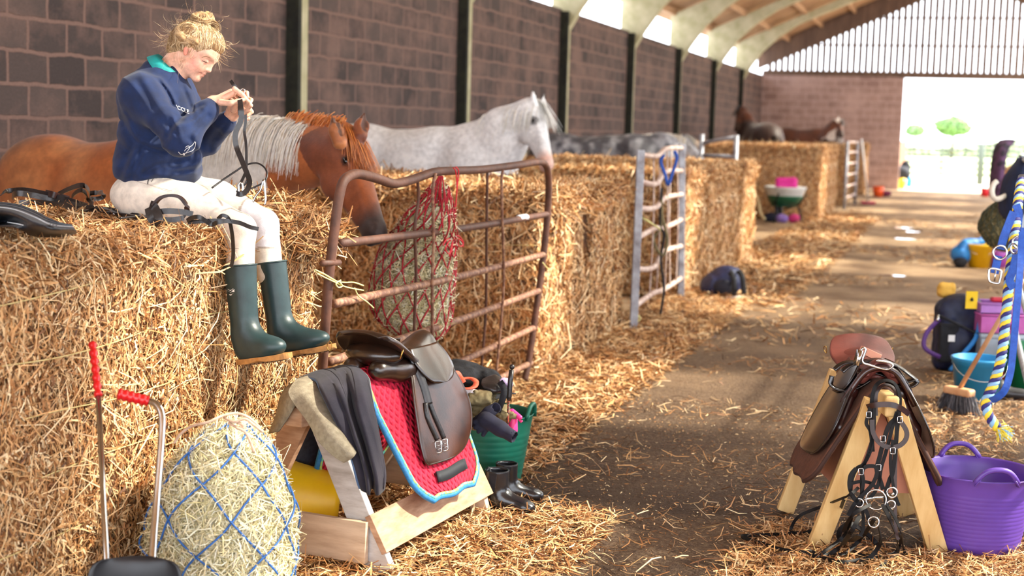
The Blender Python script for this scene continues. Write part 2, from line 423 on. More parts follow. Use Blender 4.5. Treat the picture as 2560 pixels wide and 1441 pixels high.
M_CONC = mat('cream_concrete', (200, 192, 160), (166, 160, 122), rough=.85, scale=3, detail=6)
M_DARK = mat('greenish_black', (30, 30, 26), (44, 46, 34), rough=.9, scale=9)
M_PURL = mat('purlin_wood', (150, 112, 78), (190, 148, 108), rough=.8, scale=6, stretch=(6, .5, 6))
M_SHEET = mat('roof_sheet', (150, 112, 78), (182, 144, 104), rough=.85, scale=1.6, detail=6)
M_SLAT = mat('gable_boards', (88, 68, 56), (112, 88, 72), rough=.85, scale=2, stretch=(4, 1, .6))
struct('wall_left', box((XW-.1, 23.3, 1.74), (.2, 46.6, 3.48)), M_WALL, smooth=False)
TAN, RIDGE = .44, 7.05
def roofz(x): return RIDGE-TAN*abs(x)
for i, y in enumerate(FRAMES[:-1]):
    Vs = []
    for s in (-1, 1):
        a = 6.13
        inner = [(a-.10, 0), (a-.10, 3.15), (a-.30, 3.5), (a-.62, 3.95), (a-1.05, 4.35), (a-1.6, 4.72), (a-2.3, 5.02), (0, roofz(0)-.42)]
        outer = [(0, roofz(0)-.12), (a+.16, roofz(a+.16)-.12), (a+.16, 3.5), (a-.0, 3.45), (a-.0, 0)]
        poly = [(s*x, z) for x, z in inner+outer]
        v, f = prism(poly, y-.1, y+.1)
        Vs.append((v, f))
    fr = struct('portal_frame', join(*Vs), M_CONC, smooth=False)
    struct('dark_strip', box((XW+.065, y-.135, 1.72), (.13, .07, 3.44)), M_DARK, parent=fr, smooth=False)  # near-black strip box on the camera side of each post
# roof: two slopes; unseen translucent sheets added in every right bay for sun bands
def slab(x0, x1, y0, y1, dz=0, t=.04):
    V = []
    for z in (0, t):
        for x, y in ((x0, y0), (x1, y0), (x1, y1), (x0, y1)): V.append((x, y, roofz(x)+dz+z))
    return np.array(V), [(3, 2, 1, 0), (4, 5, 6, 7), (0, 1, 5, 4), (1, 2, 6, 5), (2, 3, 7, 6), (3, 0, 4, 7)]
parts = [slab(-6.6, 0, -7, YEND+.3), slab(0, 6.6, -7, 2.7)]
SKY = []
for i in range(9):
    y0 = 2.7 if i == 0 else FRAMES[i]; y1 = FRAMES[i+1] if i < 8 else YEND+.3; ym = (FRAMES[i]+y1)/2
    s0, s1 = (5.55, 7.45) if i == 0 else (ym-.95, ym+.95)  # first-bay sheet, out of view, placed to sun the rider and hay net
    parts += [slab(0, 6.6, y0, s0), slab(0, 6.6, s1, y1), slab(0, .7, s0, s1), slab(5.6, 6.6, s0, s1)]
    SKY.append((s0, s1))
struct('ceiling', join(*parts), M_SHEET, smooth=False)
m = bpy.data.materials.new('clear_roof_sheet'); m.use_nodes = True; N = m.node_tree.nodes; K = m.node_tree.links; N.remove(N['Principled BSDF'])
t = N.new('ShaderNodeBsdfTransparent'); t.inputs[0].default_value = (.96, .95, .9, 1); d = N.new('ShaderNodeBsdfTranslucent'); d.inputs[0].default_value = (.9, .88, .8, 1)
mxs = N.new('ShaderNodeMixShader'); mxs.inputs[0].default_value = .3; K.new(t.outputs[0], mxs.inputs[1]); K.new(d.outputs[0], mxs.inputs[2]); K.new(mxs.outputs[0], N['Material Output'].inputs[0])
for s0, s1 in SKY: struct('offscreen_roof_window', slab(.7, 5.6, s0, s1, t=.006), m, smooth=False)
for s in (-1, 1):
    for x in (.35, 1.35, 2.35, 3.35, 4.35, 5.35, 6.2):
        struct('purlin', box((s*x, (YEND-7)/2, roofz(x)-.085), (.07, YEND+7, .15)), M_PURL, smooth=False)
# right side of the barn: low block wall, open above it
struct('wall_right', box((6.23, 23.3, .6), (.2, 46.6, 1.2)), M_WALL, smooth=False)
# far end: block wall left of the doorway, boarded gable with gaps above
xd = YP(2255, 300, YEND)[0]
xl = YP(1960, 300, YEND)[0]
zl = 3.58
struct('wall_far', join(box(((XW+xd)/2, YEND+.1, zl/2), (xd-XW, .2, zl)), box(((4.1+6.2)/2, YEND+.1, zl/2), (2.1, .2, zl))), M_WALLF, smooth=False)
struct('door_1', box(((xd+4.1)/2, YEND+.1, zl-.06), (4.1-xd+.3, .26, .12)), M_SLAT, smooth=False, bevel=0)
P = []; x = -5.9
while x < 5.9:
    z1 = roofz(x)-.55
    if z1 > zl+.1: P.append(prism([(x-.064, zl), (x+.064, zl), (x+.064, z1-.03), (x-.064, z1-.03)], YEND, YEND+.03))
    x += .185
for z in (4.45, 5.3): 
    w = (roofz(0)-.6-z)/TAN; P.append(box((0, YEND+.06, z), (2*w, .06, .05)))
P.append(prism([(-6.13, zl-.1), (6.13, zl-.1), (6.13, zl+.06), (-6.13, zl+.06)], YEND-.02, YEND+.1))
a = 6.13
P.append(prism([(-6.3, roofz(6.3)-.62), (0, roofz(0)-.62), (0, roofz(0)), (-6.3, roofz(6.3))], YEND-.05, YEND+.15))
P.append(prism([(6.3, roofz(6.3)-.62), (0, roofz(0)-.62), (0, roofz(0)), (6.3, roofz(6.3))], YEND-.05, YEND+.15))
struct('wall_gable', join(*P), M_SLAT, smooth=False)
# outside the far doorway
M_YARD = mat('pale_yard', (222, 206, 180), (200, 186, 160), rough=.9, scale=.5)
M_GRASS = mat('meadow', (150, 168, 110), (186, 196, 140), rough=.9, scale=.2)
struct('yard', box((0, 56.6, -.06), (60, 20, .1)), M_YARD, smooth=False)
struct('meadow', box((0, 160, -.08), (320, 190, .1)), M_GRASS, smooth=False)
struct('entrance_apron', box((0, -12, -.06), (40, 20, .1)), M_YARD, smooth=False)
M_FARG = mat('field_gate_steel', (96, 108, 96), (80, 92, 82), rough=.7)
M_GALV = mat('galvanised_steel', (176, 182, 188), (140, 146, 152), rough=.42, metal=.75, scale=12)
def rail_gate(name, label, cat, a, b, z0, z1, nr, r=.02, m=M_GALV, group=None, verts=0):
    a = np.array(a, float); b = np.array(b, float); t = thing(name, label, cat, [a[0], a[1], 0], group)
    for p in (a, b): obj('gate_post', tube([[p[0], p[1], 0.0], [p[0], p[1], z1+.05]], r*1.5, 10), m, t)
    for i in range(nr):
        z = z0+(z1-z0)*i/(nr-1); obj('rail', tube([[a[0], a[1], z], [b[0], b[1], z]], r, 8), m, t)
    for i in range(verts):
        p = a+(b-a)*(i+1)/(verts+1); obj('upright', tube([[p[0], p[1], z0], [p[0], p[1], z1]], r*.8, 8), m, t)
    return t
def outg(px): q = W(px, 345, 52); return [q[0], q[1]]
rail_gate('field_gate', 'galvanised field gate standing in sunlight beyond the far doorway', 'gate', outg(2262)+[0], outg(2452)+[0], .35, 1.45, 6, .045, m=M_FARG, verts=1)
rail_gate('field_gate', 'galvanised field gate beyond the doorway, right of the centre post', 'gate', outg(2460)+[0], outg(2640)+[0], .35, 1.45, 6, .045, m=M_FARG, verts=1)
M_LEAF = mat('leaves', (255, 255, 255), attr=True, rough=.6, scale=2)
M_BARK = mat('bark', (90, 74, 58), (70, 58, 46), rough=.9, scale=5)
def tree(name, label, px, py, z, r, hgt, dens=5200):
    c = W(px, py, z); base = [c[0], c[1], 0.]; t = thing(name, label, 'tree', base)
    obj('trunk', tube([[c[0], c[1], 0], [c[0]+.1, c[1], c[2]*.6], [c[0], c[1], c[2]]], [r*.10, r*.07, r*.03], 8), M_BARK, t)
    n = dens; th = rng.uniform(0, 2*np.pi, n); u = rng.uniform(-1, 1, n); rr = rng.uniform(.55, 1, n)**.5
    d = np.stack([np.sqrt(1-u*u)*np.cos(th), np.sqrt(1-u*u)*np.sin(th), u], 1)
    P = d*rr[:, None]*np.array([r, r, hgt])*(1+.22*fbm(d*2+px, 1.6, 2)[:, None])+np.array([c[0], c[1], c[2]])
    v, q, cc = strands(P, rng.normal(0, 1, (n, 3)), r*.14, r*.09, d, .1, [lin(c) for c in ((118, 152, 92), (140, 172, 110), (98, 132, 82), (160, 188, 130))])
    obj('crown', (v, q), M_LEAF, t, col=cc)
tree('tree', 'small round green tree seen through the far doorway', 2382, 316, 120, 1.45, .75)
tree('tree', 'faint low tree at the left edge of the doorway view', 2288, 326, 130, .9, .6, 1600)
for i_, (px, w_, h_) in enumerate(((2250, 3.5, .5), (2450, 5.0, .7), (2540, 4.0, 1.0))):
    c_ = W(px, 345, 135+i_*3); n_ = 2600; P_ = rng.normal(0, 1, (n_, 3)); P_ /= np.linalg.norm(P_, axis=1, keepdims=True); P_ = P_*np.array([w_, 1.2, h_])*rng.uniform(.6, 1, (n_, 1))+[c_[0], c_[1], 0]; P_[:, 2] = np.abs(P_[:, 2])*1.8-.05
    v, q, cc = strands(P_, rng.normal(0, 1, (n_, 3)), .4, .28, P_*0+[0, 0, 1.], .1, [lin(c) for c in ((206, 214, 186), (216, 222, 196), (196, 206, 176))])  # leaf greens washed pale, haze put into the colours
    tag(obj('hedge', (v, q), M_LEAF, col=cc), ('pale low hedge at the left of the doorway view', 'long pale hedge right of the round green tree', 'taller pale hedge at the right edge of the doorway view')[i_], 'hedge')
# ================================================================== straw bales and litter
M_CORE = mat('straw_core', (150, 108, 60), (88, 60, 34), rough=.95, scale=34, bump=.8, bscale=70)
M_TWINE = mat('bale_twine', (226, 206, 146), (206, 184, 120), rough=.7, scale=30)
def rbox_pts(n, face, s, jit=.02):
    """random points on one face of a box of size s centred on x,y and standing on z=0; returns P,N"""
    u = rng.uniform(-.5, .5, n); w = rng.uniform(-.5, .5, n); P = np.zeros((n, 3)); Nn = np.zeros((n, 3))
    if face == '+x': P[:, 0] = s[0]/2; P[:, 1] = u*s[1]; P[:, 2] = (w+.5)*s[2]; Nn[:, 0] = 1
    if face == '-y': P[:, 1] = -s[1]/2; P[:, 0] = u*s[0]; P[:, 2] = (w+.5)*s[2]; Nn[:, 1] = -1
    if face == '+y': P[:, 1] = s[1]/2; P[:, 0] = u*s[0]; P[:, 2] = (w+.5)*s[2]; Nn[:, 1] = 1
    if face == '+z': P[:, 2] = s[2]; P[:, 0] = u*s[0]; P[:, 1] = w*s[1]; Nn[:, 2] = 1
    return P, Nn
def bale_mesh(s, counts, L=.07, Wd=.0055, seed=1, rnd=.06, lump=.03):
    """straw core with thousands of stems lying on its visible faces"""
    h = np.array(s)/2; nx, ny, nz = [max(int(q/.07), 4) for q in s]
    def warp(P, Nn=None):
        Q = P-np.array([0, 0, h[2]]); q = np.abs(Q)/h
        # rounded edges
        e = np.clip(np.abs(Q)-(h-rnd), 0, None); l = np.linalg.norm(e, axis=1, keepdims=True); f = np.where(l > 1e-6, np.minimum(rnd/np.maximum(l, 1e-6), 1), 1)
        Q2 = np.sign(Q)*(np.minimum(np.abs(Q), h-rnd)+e*f)
        Q2 = Q2+Q2/np.linalg.norm(h)*0; out = Q2+np.array([0, 0, h[2]])
        d = fbm(P+seed*3.1, 3.0, 3, seed)*lump; dirn = Q2/np.maximum(np.linalg.norm(Q2, axis=1, keepdims=True), 1e-6)
        out = out+dirn*d[:, None]; out[:, 2] = np.maximum(out[:, 2], 0); return out
    V = []; Q = []; n = 0
    for ax in range(3):
        for sg in (-1, 1):
            a, b = (ax+1) % 3, (ax+2) % 3; na, nb = (nx, ny, nz)[a], (nx, ny, nz)[b]
            A, B = np.meshgrid(np.linspace(-h[a], h[a], na+1), np.linspace(-h[b], h[b], nb+1), indexing='ij')
            P = np.zeros((A.size, 3)); P[:, ax] = sg*h[ax]; P[:, a] = A.ravel(); P[:, b] = B.ravel(); P[:, 2] += h[2]
            I = np.arange(A.size).reshape(na+1, nb+1); q = np.stack([I[:-1, :-1], I[1:, :-1], I[1:, 1:], I[:-1, 1:]], -1).reshape(-1, 4)
            V.append(P); Q.append((q if sg > 0 else q[:, ::-1])+n); n += len(P)
    V = warp(np.vstack(V)); Q = np.vstack(Q)
    cc = np.clip(np.array(lin((112, 74, 42)))*(1+.5*fbm(V, 22, 2)[:, None]), .01, 1)
    out = [(V, Q, cc)]
    for face, cnt in counts.items():
        P, Nn = rbox_pts(cnt, face, s); P0 = P.copy(); P = warp(P)
        k = cnt
        D = rng.normal(0, 1, (k, 3)); 
        if face == '+z': D[:, 2] *= .28; Ln = L*rng.uniform(.7, 2.2, k)
        else:
            D[:, 2] *= 2.0; ax = 0 if face == '+x' else 1
            D[:, ax] *= .16; Ln = L*rng.uniform(.3, 1.05, k)
        P = P+Nn*rng.uniform(-.004, .012, (k, 1))
        out.append(strands(P, D, Ln, Wd*rng.uniform(.6, 1.7, k), Nn, .14))
        # long loose stems
        k2 = k//30; i = rng.integers(0, k, k2); D2 = rng.normal(0, 1, (k2, 3)); D2 = D2-Nn[i]*(D2*Nn[i]).sum(1, keepdims=True)*.9
        out.append(strands(P[i]+Nn[i]*.012, D2, L*rng.uniform(2, 4.2, k2), Wd*rng.uniform(.6, 1, k2), Nn[i], .12, STRAW[:3]+STRAW[5:6]+STRAW[7:]))
    # fringe over the upper edges
    k = sum(counts.values())//16; e = rng.random(k) < .6
    P = np.zeros((k, 3)); P[:, 0] = np.where(e, h[0]-.01, rng.uniform(-h[0], h[0], k)); P[:, 1] = np.where(e, rng.uniform(-h[1], h[1], k), -h[1]+.01); P[:, 2] = s[2]-.02
    o = np.where(e[:, None], np.array([[1., 0, 0]]), np.array([[0, -1., 0]])); D = o*rng.uniform(.1, 1, (k, 1))+rng.normal(0, .5, (k, 3))+np.array([0, 0, -.5])*rng.uniform(-.4, 1.6, (k, 1))
    out.append(strands(P+o*rng.uniform(-.02, .03, (k, 1))+np.array([0, 0, 1])*rng.uniform(-.06, .03, (k, 1)), D, L*rng.uniform(1, 2.6, k), Wd, o, .22))
    v, q, c = cat(*out); v[:, 2] = np.maximum(v[:, 2], .002)
    return v, q, c
def bale(s, loc, counts, label, group=None, L=.07, Wd=.0055, seed=1, strings=0, strface='+x', rotz=0, lump=.03, twr=.0022):
    v, q, c = bale_mesh(s, counts, L, Wd, seed, lump=lump)
    o = obj('straw_bale', (v, q), M_STRAW, col=c, org=(0, 0, 0), smooth=False); o.location = loc; o.rotation_euler = (0, 0, rotz); tag(o, label, 'straw bale', group)
    for i in range(strings):
        z = s[2]*(i+.75)/(strings+.4); 
        if strface == '+x': P = [[s[0]/2+.012+.012*math.sin(k*1.7+i), -s[1]/2+k*s[1]/8, z+.012*math.sin(k*1.3+i*2)] for k in range(9)]
        else: P = [[-s[0]/2+k*s[0]/8, -s[1]/2-.012-.01*math.sin(k*1.7+i), z+.012*math.sin(k*1.3+i*2)] for k in range(9)]
        obj('twine', tube(smoothpts(P, 5), twr, 5), M_TWINE, o)
    return o
XF = -2.52
b1 = bale((1.15, 2.5, 1.19), (XF-.575-.06, 4.33, 0), {'+x': 62000, '+z': 20000, '-y': 3000}, 'large straw bale the rider sits on, with yellow twine around it', strings=6, seed=3, L=.055, Wd=.0050)
bale((1.15, 2.5, 1.17), (XF-1.79, 4.33, 0), {'+z': 11000, '+x': 100}, 'straw bale behind the rider, its top against the chestnut and white horse', seed=5, L=.075, Wd=.0065)
# stack behind the rusty gate (long side across the pen)
bale((2.45, 1.22, 1.18), (XF-1.24, 9.40, 0), {'-y': 26000, '+x': 12000, '+z': 13000}, 'straw bale directly behind the rusty gate, facing the camera', 'pen divider bales', seed=7, L=.085, Wd=.0085, strings=2, strface='-y')
bale((2.45, 1.22, 1.18), (XF-1.22, 10.62, 0), {'+x': 11000, '+z': 11000}, 'straw bale between the rusty gate bale and the grey tubular gate', 'pen divider bales', seed=9, L=.085, Wd=.0085)
protoA = bale((2.45, 1.2, 1.2), (XF-1.2, 14.25, 0), {'-y': 20000, '+x': 24000, '+z': 10000}, 'sunlit straw bale just past the grey tubular gate, nearest of its row', 'bales of the second divider', seed=11, L=.065, Wd=.0105)
for i, (y, lb) in enumerate(((15.47, 'second sunlit straw bale of the row past the grey tubular gate'), (16.69, 'third sunlit straw bale of the row past the grey tubular gate'), (17.9, 'last straw bale of the second divider, its corner by the wheelbarrow gap'))):
    dup(protoA, (XF-1.2+.02*(-1)**i, y, 0), 0, lb, scale=(1, 1, 1+.01*i))
y4 = 27.8
for i, lb in enumerate(('tall far straw bale behind the wheelbarrow, facing the camera', 'far straw bale next behind the one at the wheelbarrow', 'far straw bale beside the silver chain-hung gate post')):
    dup(protoA, (XF-1.2, y4+.6+1.22*i, 0), 0, lb, 'bales of the third divider', scale=(1, 1, 1.15))
for i, lb in enumerate(('distant straw bale just past the far galvanised gate', 'distant straw bale in the last row before the doorway')):
    dup(protoA, (XF-1.2, 34.8+6.8*i, 0), 0, lb, 'bales of the last dividers', scale=(1, 1, 1.15))
# bales laid along the block wall
for i, (y, lb) in enumerate(((25.4, 'straw bale along the block wall between dapple and bay horses'),)):
    dup(protoA, (-5.15, y, 0), math.pi/2, lb, 'bales along the block wall')
# right-hand side of the aisle
dup(protoA, (1.80, 21.5, 0), 0, 'straw bale on the far right, under the plaid rug', 'bales on the right of the aisle')
# litter
def litter(name, label, n, fn, L, Wd, pal=STRAW, zmax=.03, flat=.22, catname='straw'):
    P = fn(n); n = len(P); D = rng.normal(0, 1, (n, 3)); D[:, 2] *= flat
    P = P.copy(); P[:, 2] += rng.uniform(.002, zmax, n); v, q, c = strands(P, D, L*rng.uniform(.4, 1.8, n), Wd*rng.uniform(.6, 1.3, n), np.tile([0, 0, 1.], (n, 1)), .12, pal)
    v[:, 2] = np.maximum(v[:, 2], .0015)
    return tag(obj(name, (v, q), M_STRAW, col=c, smooth=False), label, catname, kind='stuff')
def band(x0, x1, y0, y1, fall=None, clump=0, thr=0):
    def f(n):
        P = np.zeros((n, 3)); P[:, 0] = rng.uniform(x0, x1, n); P[:, 1] = rng.uniform(y0, y1, n)
        if fall: P[:, 0] = x0+(x1-x0)*rng.random(n)**fall
        if clump: P = P[fbm(P, clump, 3) > thr+rng.normal(0, .12, n)]
        return P
    return f
litter('loose_straw', 'deep loose straw along the foot of the bales beside the aisle', 26000, band(XF-.1, XF+.75, 5.4, 13.6, 2.2), .085, .0075, zmax=.06)
litter('loose_straw', 'loose straw along the foot of the farther bales', 9000, band(XF-.1, XF+1.1, 13.4, 30, 2.4), .13, .014, zmax=.06)
litter('loose_straw', 'straw scattered over the damp dirt of the near aisle', 9000, band(-2.3, 1.6, 4.0, 12, None, 1.6, .12), .075, .0045)
litter('loose_straw', 'thin straw scattered along the far aisle', 7000, band(-2.3, 2.2, 11, 32, None, .8, .08), .12, .012)
litter('loose_straw', 'loose straw under the left saddle rack and blue hay net', 15000, band(-2.6, -1.25, 3.6, 5.7, 1.4), .085, .0052, zmax=.05)
litter('loose_straw', 'loose straw around the purple tub and right saddle rack', 15000, band(-.75, .9, 4.5, 6.0, None, 1.1, -.25), .085, .005, zmax=.035)
litter('loose_straw', 'straw bedding inside the pens', 9000, band(-6.0, XF-.1, 5.7, 8.7), .12, .010, zmax=.12)
litter('chaff', 'pale chaff crumbs on the dark dirt', 9000, band(-2.0, 1.3, 4.2, 8.5), .012, .004, zmax=.006, catname='chaff')
litter('chaff', 'straw stubble patch near the backpack on the right', 6000, band(-.1, 1.3, 6.2, 9.2, None, 1.2, .0), .05, .004)

def heap(label, cx, cy, cz, rx, ry, rz, n, L, Wd, hang=.3, name='loose_straw'):
    P = rng.normal(0, 1, (n, 3)); P /= np.linalg.norm(P, axis=1, keepdims=True); P *= rng.uniform(.5, 1, (n, 1)); P[:, 2] = np.abs(P[:, 2]); Nn = P+np.array([0, 0, .3])
    P = P*np.array([rx, ry, rz]); o_ = P[:, 0] > rx*.55; D = rng.normal(0, 1, (n, 3)); D[:, 2] *= .35; D[o_, 2] -= hang*rng.uniform(.5, 3, o_.sum()); P[o_, 2] -= rng.uniform(0, .10, o_.sum())
    v, q, c = strands(P+[cx, cy, cz], D, L*rng.uniform(.5, 2.2, n), Wd*rng.uniform(.6, 1.3, n), Nn, .14); return tag(obj(name, (v, q), M_STRAW, col=c, smooth=False), label, 'straw', kind='stuff')
heap('ragged tuft of straw on the bale corner by the gate post', XF-.30, 5.42, 1.15, .44, .30, .15, 5200, .10, .006, .45)
heap('loose straw strewn over the top of the rider bale', XF-.55, 4.5, 1.17, .60, 1.05, .05, 5200, .085, .0055, .3)
heap('loose straw heaped on the bales behind the rusty gate', XF-1.0, 9.6, 1.12, 1.2, .9, .12, 5200, .13, .009, .4)
# ================================================================== horses
M_COAT = mat('horse_coat', (255, 255, 255), attr=True, rough=.5, scale=26, spec=.35, bump=.12, bscale=120, sheen=.15)
M_HAIR = mat('hair', (255, 255, 255), attr=True, rough=.42, scale=40, spec=.5)
M_EYE = mat('dark_eye', (18, 12, 10), rough=.08, spec=.8)
def hair(roots, dirs, Ln, wd, pal, grav=1.0, seg=6, wav=.0, nrm=None, grow=None):
    """locks of hair: ribbons that leave along dirs and bend down under their weight"""
    n = len(roots); P = roots.copy(); D = dirs/np.maximum(np.linalg.norm(dirs, axis=1, keepdims=True), 1e-9)
    Ln = np.broadcast_to(Ln, (n,)); st = (Ln/seg)[:, None]; pts = [P.copy()]; ph = rng.uniform(0, 6.28, (n, 3))
    for i in range(seg):
        D = D+np.array([0, 0, -1.])*grav*(.55/seg*2)+wav*np.sin(ph+i*1.7)
        D = D/np.linalg.norm(D, axis=1, keepdims=True); P = P+D*st; pts.append(P.copy())
    pts = np.stack(pts, 1); T = np.gradient(pts, axis=1)
    N0 = nrm if nrm is not None else rng.normal(0, 1, (n, 3)); Sd = np.cross(T, N0[:, None, :]); Sd /= np.maximum(np.linalg.norm(Sd, axis=2, keepdims=True), 1e-9)
    w = wd*np.array([1-.75*(i/seg)**1.5 for i in range(seg+1)])[None, :, None]*rng.uniform(.6, 1.3, (n, 1, 1))
    V = np.stack([pts-Sd*w/2, pts+Sd*w/2], 2).reshape(-1, 3); k = 2*(seg+1); base = (np.arange(n)*k)[:, None, None]
    q = np.array([[2*i, 2*i+1, 2*i+3, 2*i+2] for i in range(seg)])[None]; Q = (base+q).reshape(-1, 4)
    pc = np.array([lin(c) for c in pal])[rng.integers(0, len(pal), n)]*rng.uniform(.85, 1.15, (n, 1)); return V, Q, np.repeat(np.clip(pc, 0, 1), k, axis=0)
def horse(label, wxy, fwd, hgt, poll, muz, dorsal, colfn, mane, res=.014, mane_side=-1, manelen=.28, fore=True, tail=None, eyes=True, belly=1.0, group=None, ears=None, mmax=1.0, mw=None, arch=.05):
    f = unit([fwd[0], fwd[1], 0]); l = np.cross([0, 0, 1], f); s = hgt/1.5; O = np.array([wxy[0], wxy[1], 0.])
    def L(x, y, z): return O+(f*x+l*y+np.array([0, 0, 1])*z)*s
    R = np.array([f, l, [0, 0, 1]]).T; poll = np.array(poll, float); muz = np.array(muz, float)
    pr = [('e', L(-.45, 0, 1.06), (.56*s, .29*s*belly, .33*s), R, .08), ('e', L(.08, 0, 1.08), (.30*s, .25*s, .35*s), R, .12),
          ('c', L(-.25, 0, 1.30), L(.02, 0, 1.36), .15*s, .13*s, .12), ('c', L(-.25, 0, 1.27), L(-.85, 0, 1.25), .17*s, .18*s, .12),
          ('e', L(-.98, 0, 1.19), (.36*s, .28*s, .29*s), R, .12), ('e', L(-1.2, 0, 1.03), (.2*s, .25*s, .28*s), R, .1),
          ('e', L(.26, .11, .98), (.14*s, .12*s, .18*s), R, .08), ('e', L(.26, -.11, .98), (.14*s, .12*s, .18*s), R, .08)]
    h = muz-poll; hl = np.linalg.norm(h); hx = h/hl; dn = unit(np.array(dorsal)-hx*np.dot(dorsal, hx)); sd = np.cross(hx, dn); k = hl/.60
    def Hd(a, b, c): return poll+hx*a*k+dn*b*k+sd*c*k          # along the face, dorsal, side
    HR = np.array([hx, dn, sd]).T
    w0 = L(.0, 0, 1.36); thr = Hd(.08, -.10, 0); ch = L(.22, 0, 1.06); mid = (w0+poll)/2+np.array([0, 0, arch*s]); m2 = (ch+thr)/2+np.array([0, 0, .06*s])
    pr += [('c', w0-[0, 0, .04], mid-[0, 0, .06], .12*s, .095*s, .1), ('c', mid-[0, 0, .06], Hd(.0, -.05, 0), .095*s, .07*s, .08),
           ('c', ch, m2, .21*s, .14*s, .12), ('c', m2, thr, .14*s, .085*s, .1), ('c', (w0+ch)/2, (mid+m2)/2, .22*s, .13*s, .12), ('c', (mid+m2)/2, (Hd(0, -.05, 0)+thr)/2, .125*s, .085*s, .1)]
    # head
    pr += [('e', Hd(.09, -.035, 0), (.13*k, .075*k, .082*k), HR, .05), ('c', Hd(.12, -.03, 0), Hd(.50, -.035, 0), .075*k, .046*k, .05),
           ('e', Hd(.19, -.10, .042), (.125*k, .105*k, .034*k), HR, .03), ('e', Hd(.19, -.10, -.042), (.125*k, .105*k, .034*k), HR, .03),
           ('c', Hd(.24, -.115, 0), Hd(.51, -.085, 0), .050*k, .030*k, .05), ('e', Hd(.545, -.045, 0), (.058*k, .052*k, .050*k), HR, .03),
           ('e', Hd(.555, -.095, 0), (.034*k, .022*k, .028*k), HR, .02), ('c', Hd(.20, .002, .052), Hd(.46, -.03, .03), .014*k, .010*k, .03), ('c', Hd(.20, .002, -.052), Hd(.46, -.03, -.03), .014*k, .010*k, .03)]
    for q in (1, -1):
        pr += [('e', Hd(.175, -.012, .077*q), (.03*k, .022*k, .016*k), HR, .02), ('e', Hd(.545, -.03, .042*q), (.026*k, .022*k, .012*k), HR, .012),
               ('-c', Hd(.562, -.03, .058*q), Hd(.548, -.02, .05*q), .012*k, .009*k, .008), ('-e', Hd(.22, -.03, .1*q), (.05*k, .012*k, .02*k), HR, .02)]
        # ear: a curled leaf
        eb = Hd(.045, .025, .056*q); et = Hd(-.105, .070, .082*q); 
        if ears: eb, et = [np.array(e_, float) for e_ in ears[0 if q > 0 else 1]]
        md = eb*.55+et*.45
        ew = 1.4 if ears else 1.0
        pr += [('c', eb, md, .024*k*ew, .027*k*ew, .02), ('c', md, et, .027*k*ew, .004*k, .01), ('-c', md+dn*.026*k*ew-(et-eb)*.18, et+dn*.004*k-(et-eb)*.12, .022*k*ew, .006*k, .006)]
        pr += [('c', L(.14, .15*q, .92), L(.12, .16*q, .48), .115*s, .052*s, .06), ('c', L(.12, .16*q, .48), L(.12, .16*q, .14), .052*s, .034*s, .03),
               ('c', L(.12, .16*q, .14), L(.17, .16*q, .04), .042*s, .055*s, .02), ('c', L(-1.02, .15*q, .95), L(-.92, .15*q, .66), .17*s, .085*s, .08),
               ('c', L(-.92, .15*q, .66), L(-1.22, .15*q, .48), .085*s, .052*s, .04), ('c', L(-1.22, .15*q, .48), L(-1.15, .15*q, .14), .05*s, .036*s, .02), ('c', L(-1.15, .15*q, .14), L(-1.09, .15*q, .04), .042*s, .058*s, .02)]
    pr += [('-c', Hd(.60, -.078, .05), Hd(.60, -.078, -.05), .006*k, .006*k, .01)]
    V, Q = body(pr, res, smooth=1); V[:, 2] = np.maximum(V[:, 2], .003)
    t = thing('horse', label, 'horse', O, group)
    def hd_local(P): q = (P-poll)/k; return q@hx, q@dn, q@sd
    def bd_local(P): q = (P-O)/s; return q@f, q@l, q[:, 2]
    obj('body', (V, Q), M_COAT, t, col=lambda P: colfn(P, hd_local(P), bd_local(P)))
    if eyes:
        for q in (1, -1): obj('eye', body([('e', Hd(.175, -.010, .084*q), (.019*k, .015*k, .011*k), HR, .001)], .003 if res < .012 else .006), M_EYE, t)
    # mane along the crest
    n = 5200 if res < .012 else (1500 if mw else 700); u = rng.uniform(.03, mmax, n); crest = [w0+[0, 0, .07*s], mid+[0, 0, .045*s], Hd(-.01, .03, 0)]
    cp = smoothpts(crest, 20); idx = u*(len(cp)-1); cpt = np.array([np.interp(idx, np.arange(len(cp)), cp[:, j]) for j in range(3)]).T
    side = (l*mane_side)[None]; rt = cpt+side*rng.uniform(-.02, .035, (n, 1))+rng.normal(0, .008, (n, 3))
    dr = side*rng.uniform(.7, 1.1, (n, 1))+np.array([[0, 0, 1.]])*rng.uniform(-.1, .25, (n, 1))+rng.normal(0, .08, (n, 3))
    obj('mane', (lambda h_: (h_[0], h_[1]))(HH := hair(rt, dr, manelen*s*rng.uniform(.6, 1.15, n), (.0055 if res < .012 else (mw or .014)), mane, 2.6, 8, .03, np.tile(side, (n, 1)))), M_HAIR, t, col=HH[2], smooth=True)
    if fore:
        n = 260 if res < .012 else 80; rt = np.array([Hd(0, .045, 0)]*n)+rng.normal(0, .018, (n, 3)); dr = hx[None]*1.0+dn[None]*rng.uniform(.15, .6, (n, 1))+sd[None]*rng.normal(0, .28, (n, 1))
        HH = hair(rt, dr, .27*k*rng.uniform(.6, 1.15, n), .009, mane, .5, 7, .05, np.tile(dn, (n, 1))); obj('forelock', HH[:2], M_HAIR, t, col=HH[2])
    n = 260; rt = np.array([L(-1.33, 0, 1.22)]*n)+rng.normal(0, .02, (n, 3)); dr = -f[None]*rng.uniform(.4, 1, (n, 1))+rng.normal(0, .15, (n, 3))+[0, 0, -.3]
    HH = hair(rt, dr, .75*s*rng.uniform(.7, 1.1, n), .02, tail or mane, 2.4, 7, .04); obj('tail', HH[:2], M_HAIR, t, col=HH[2])
    return t
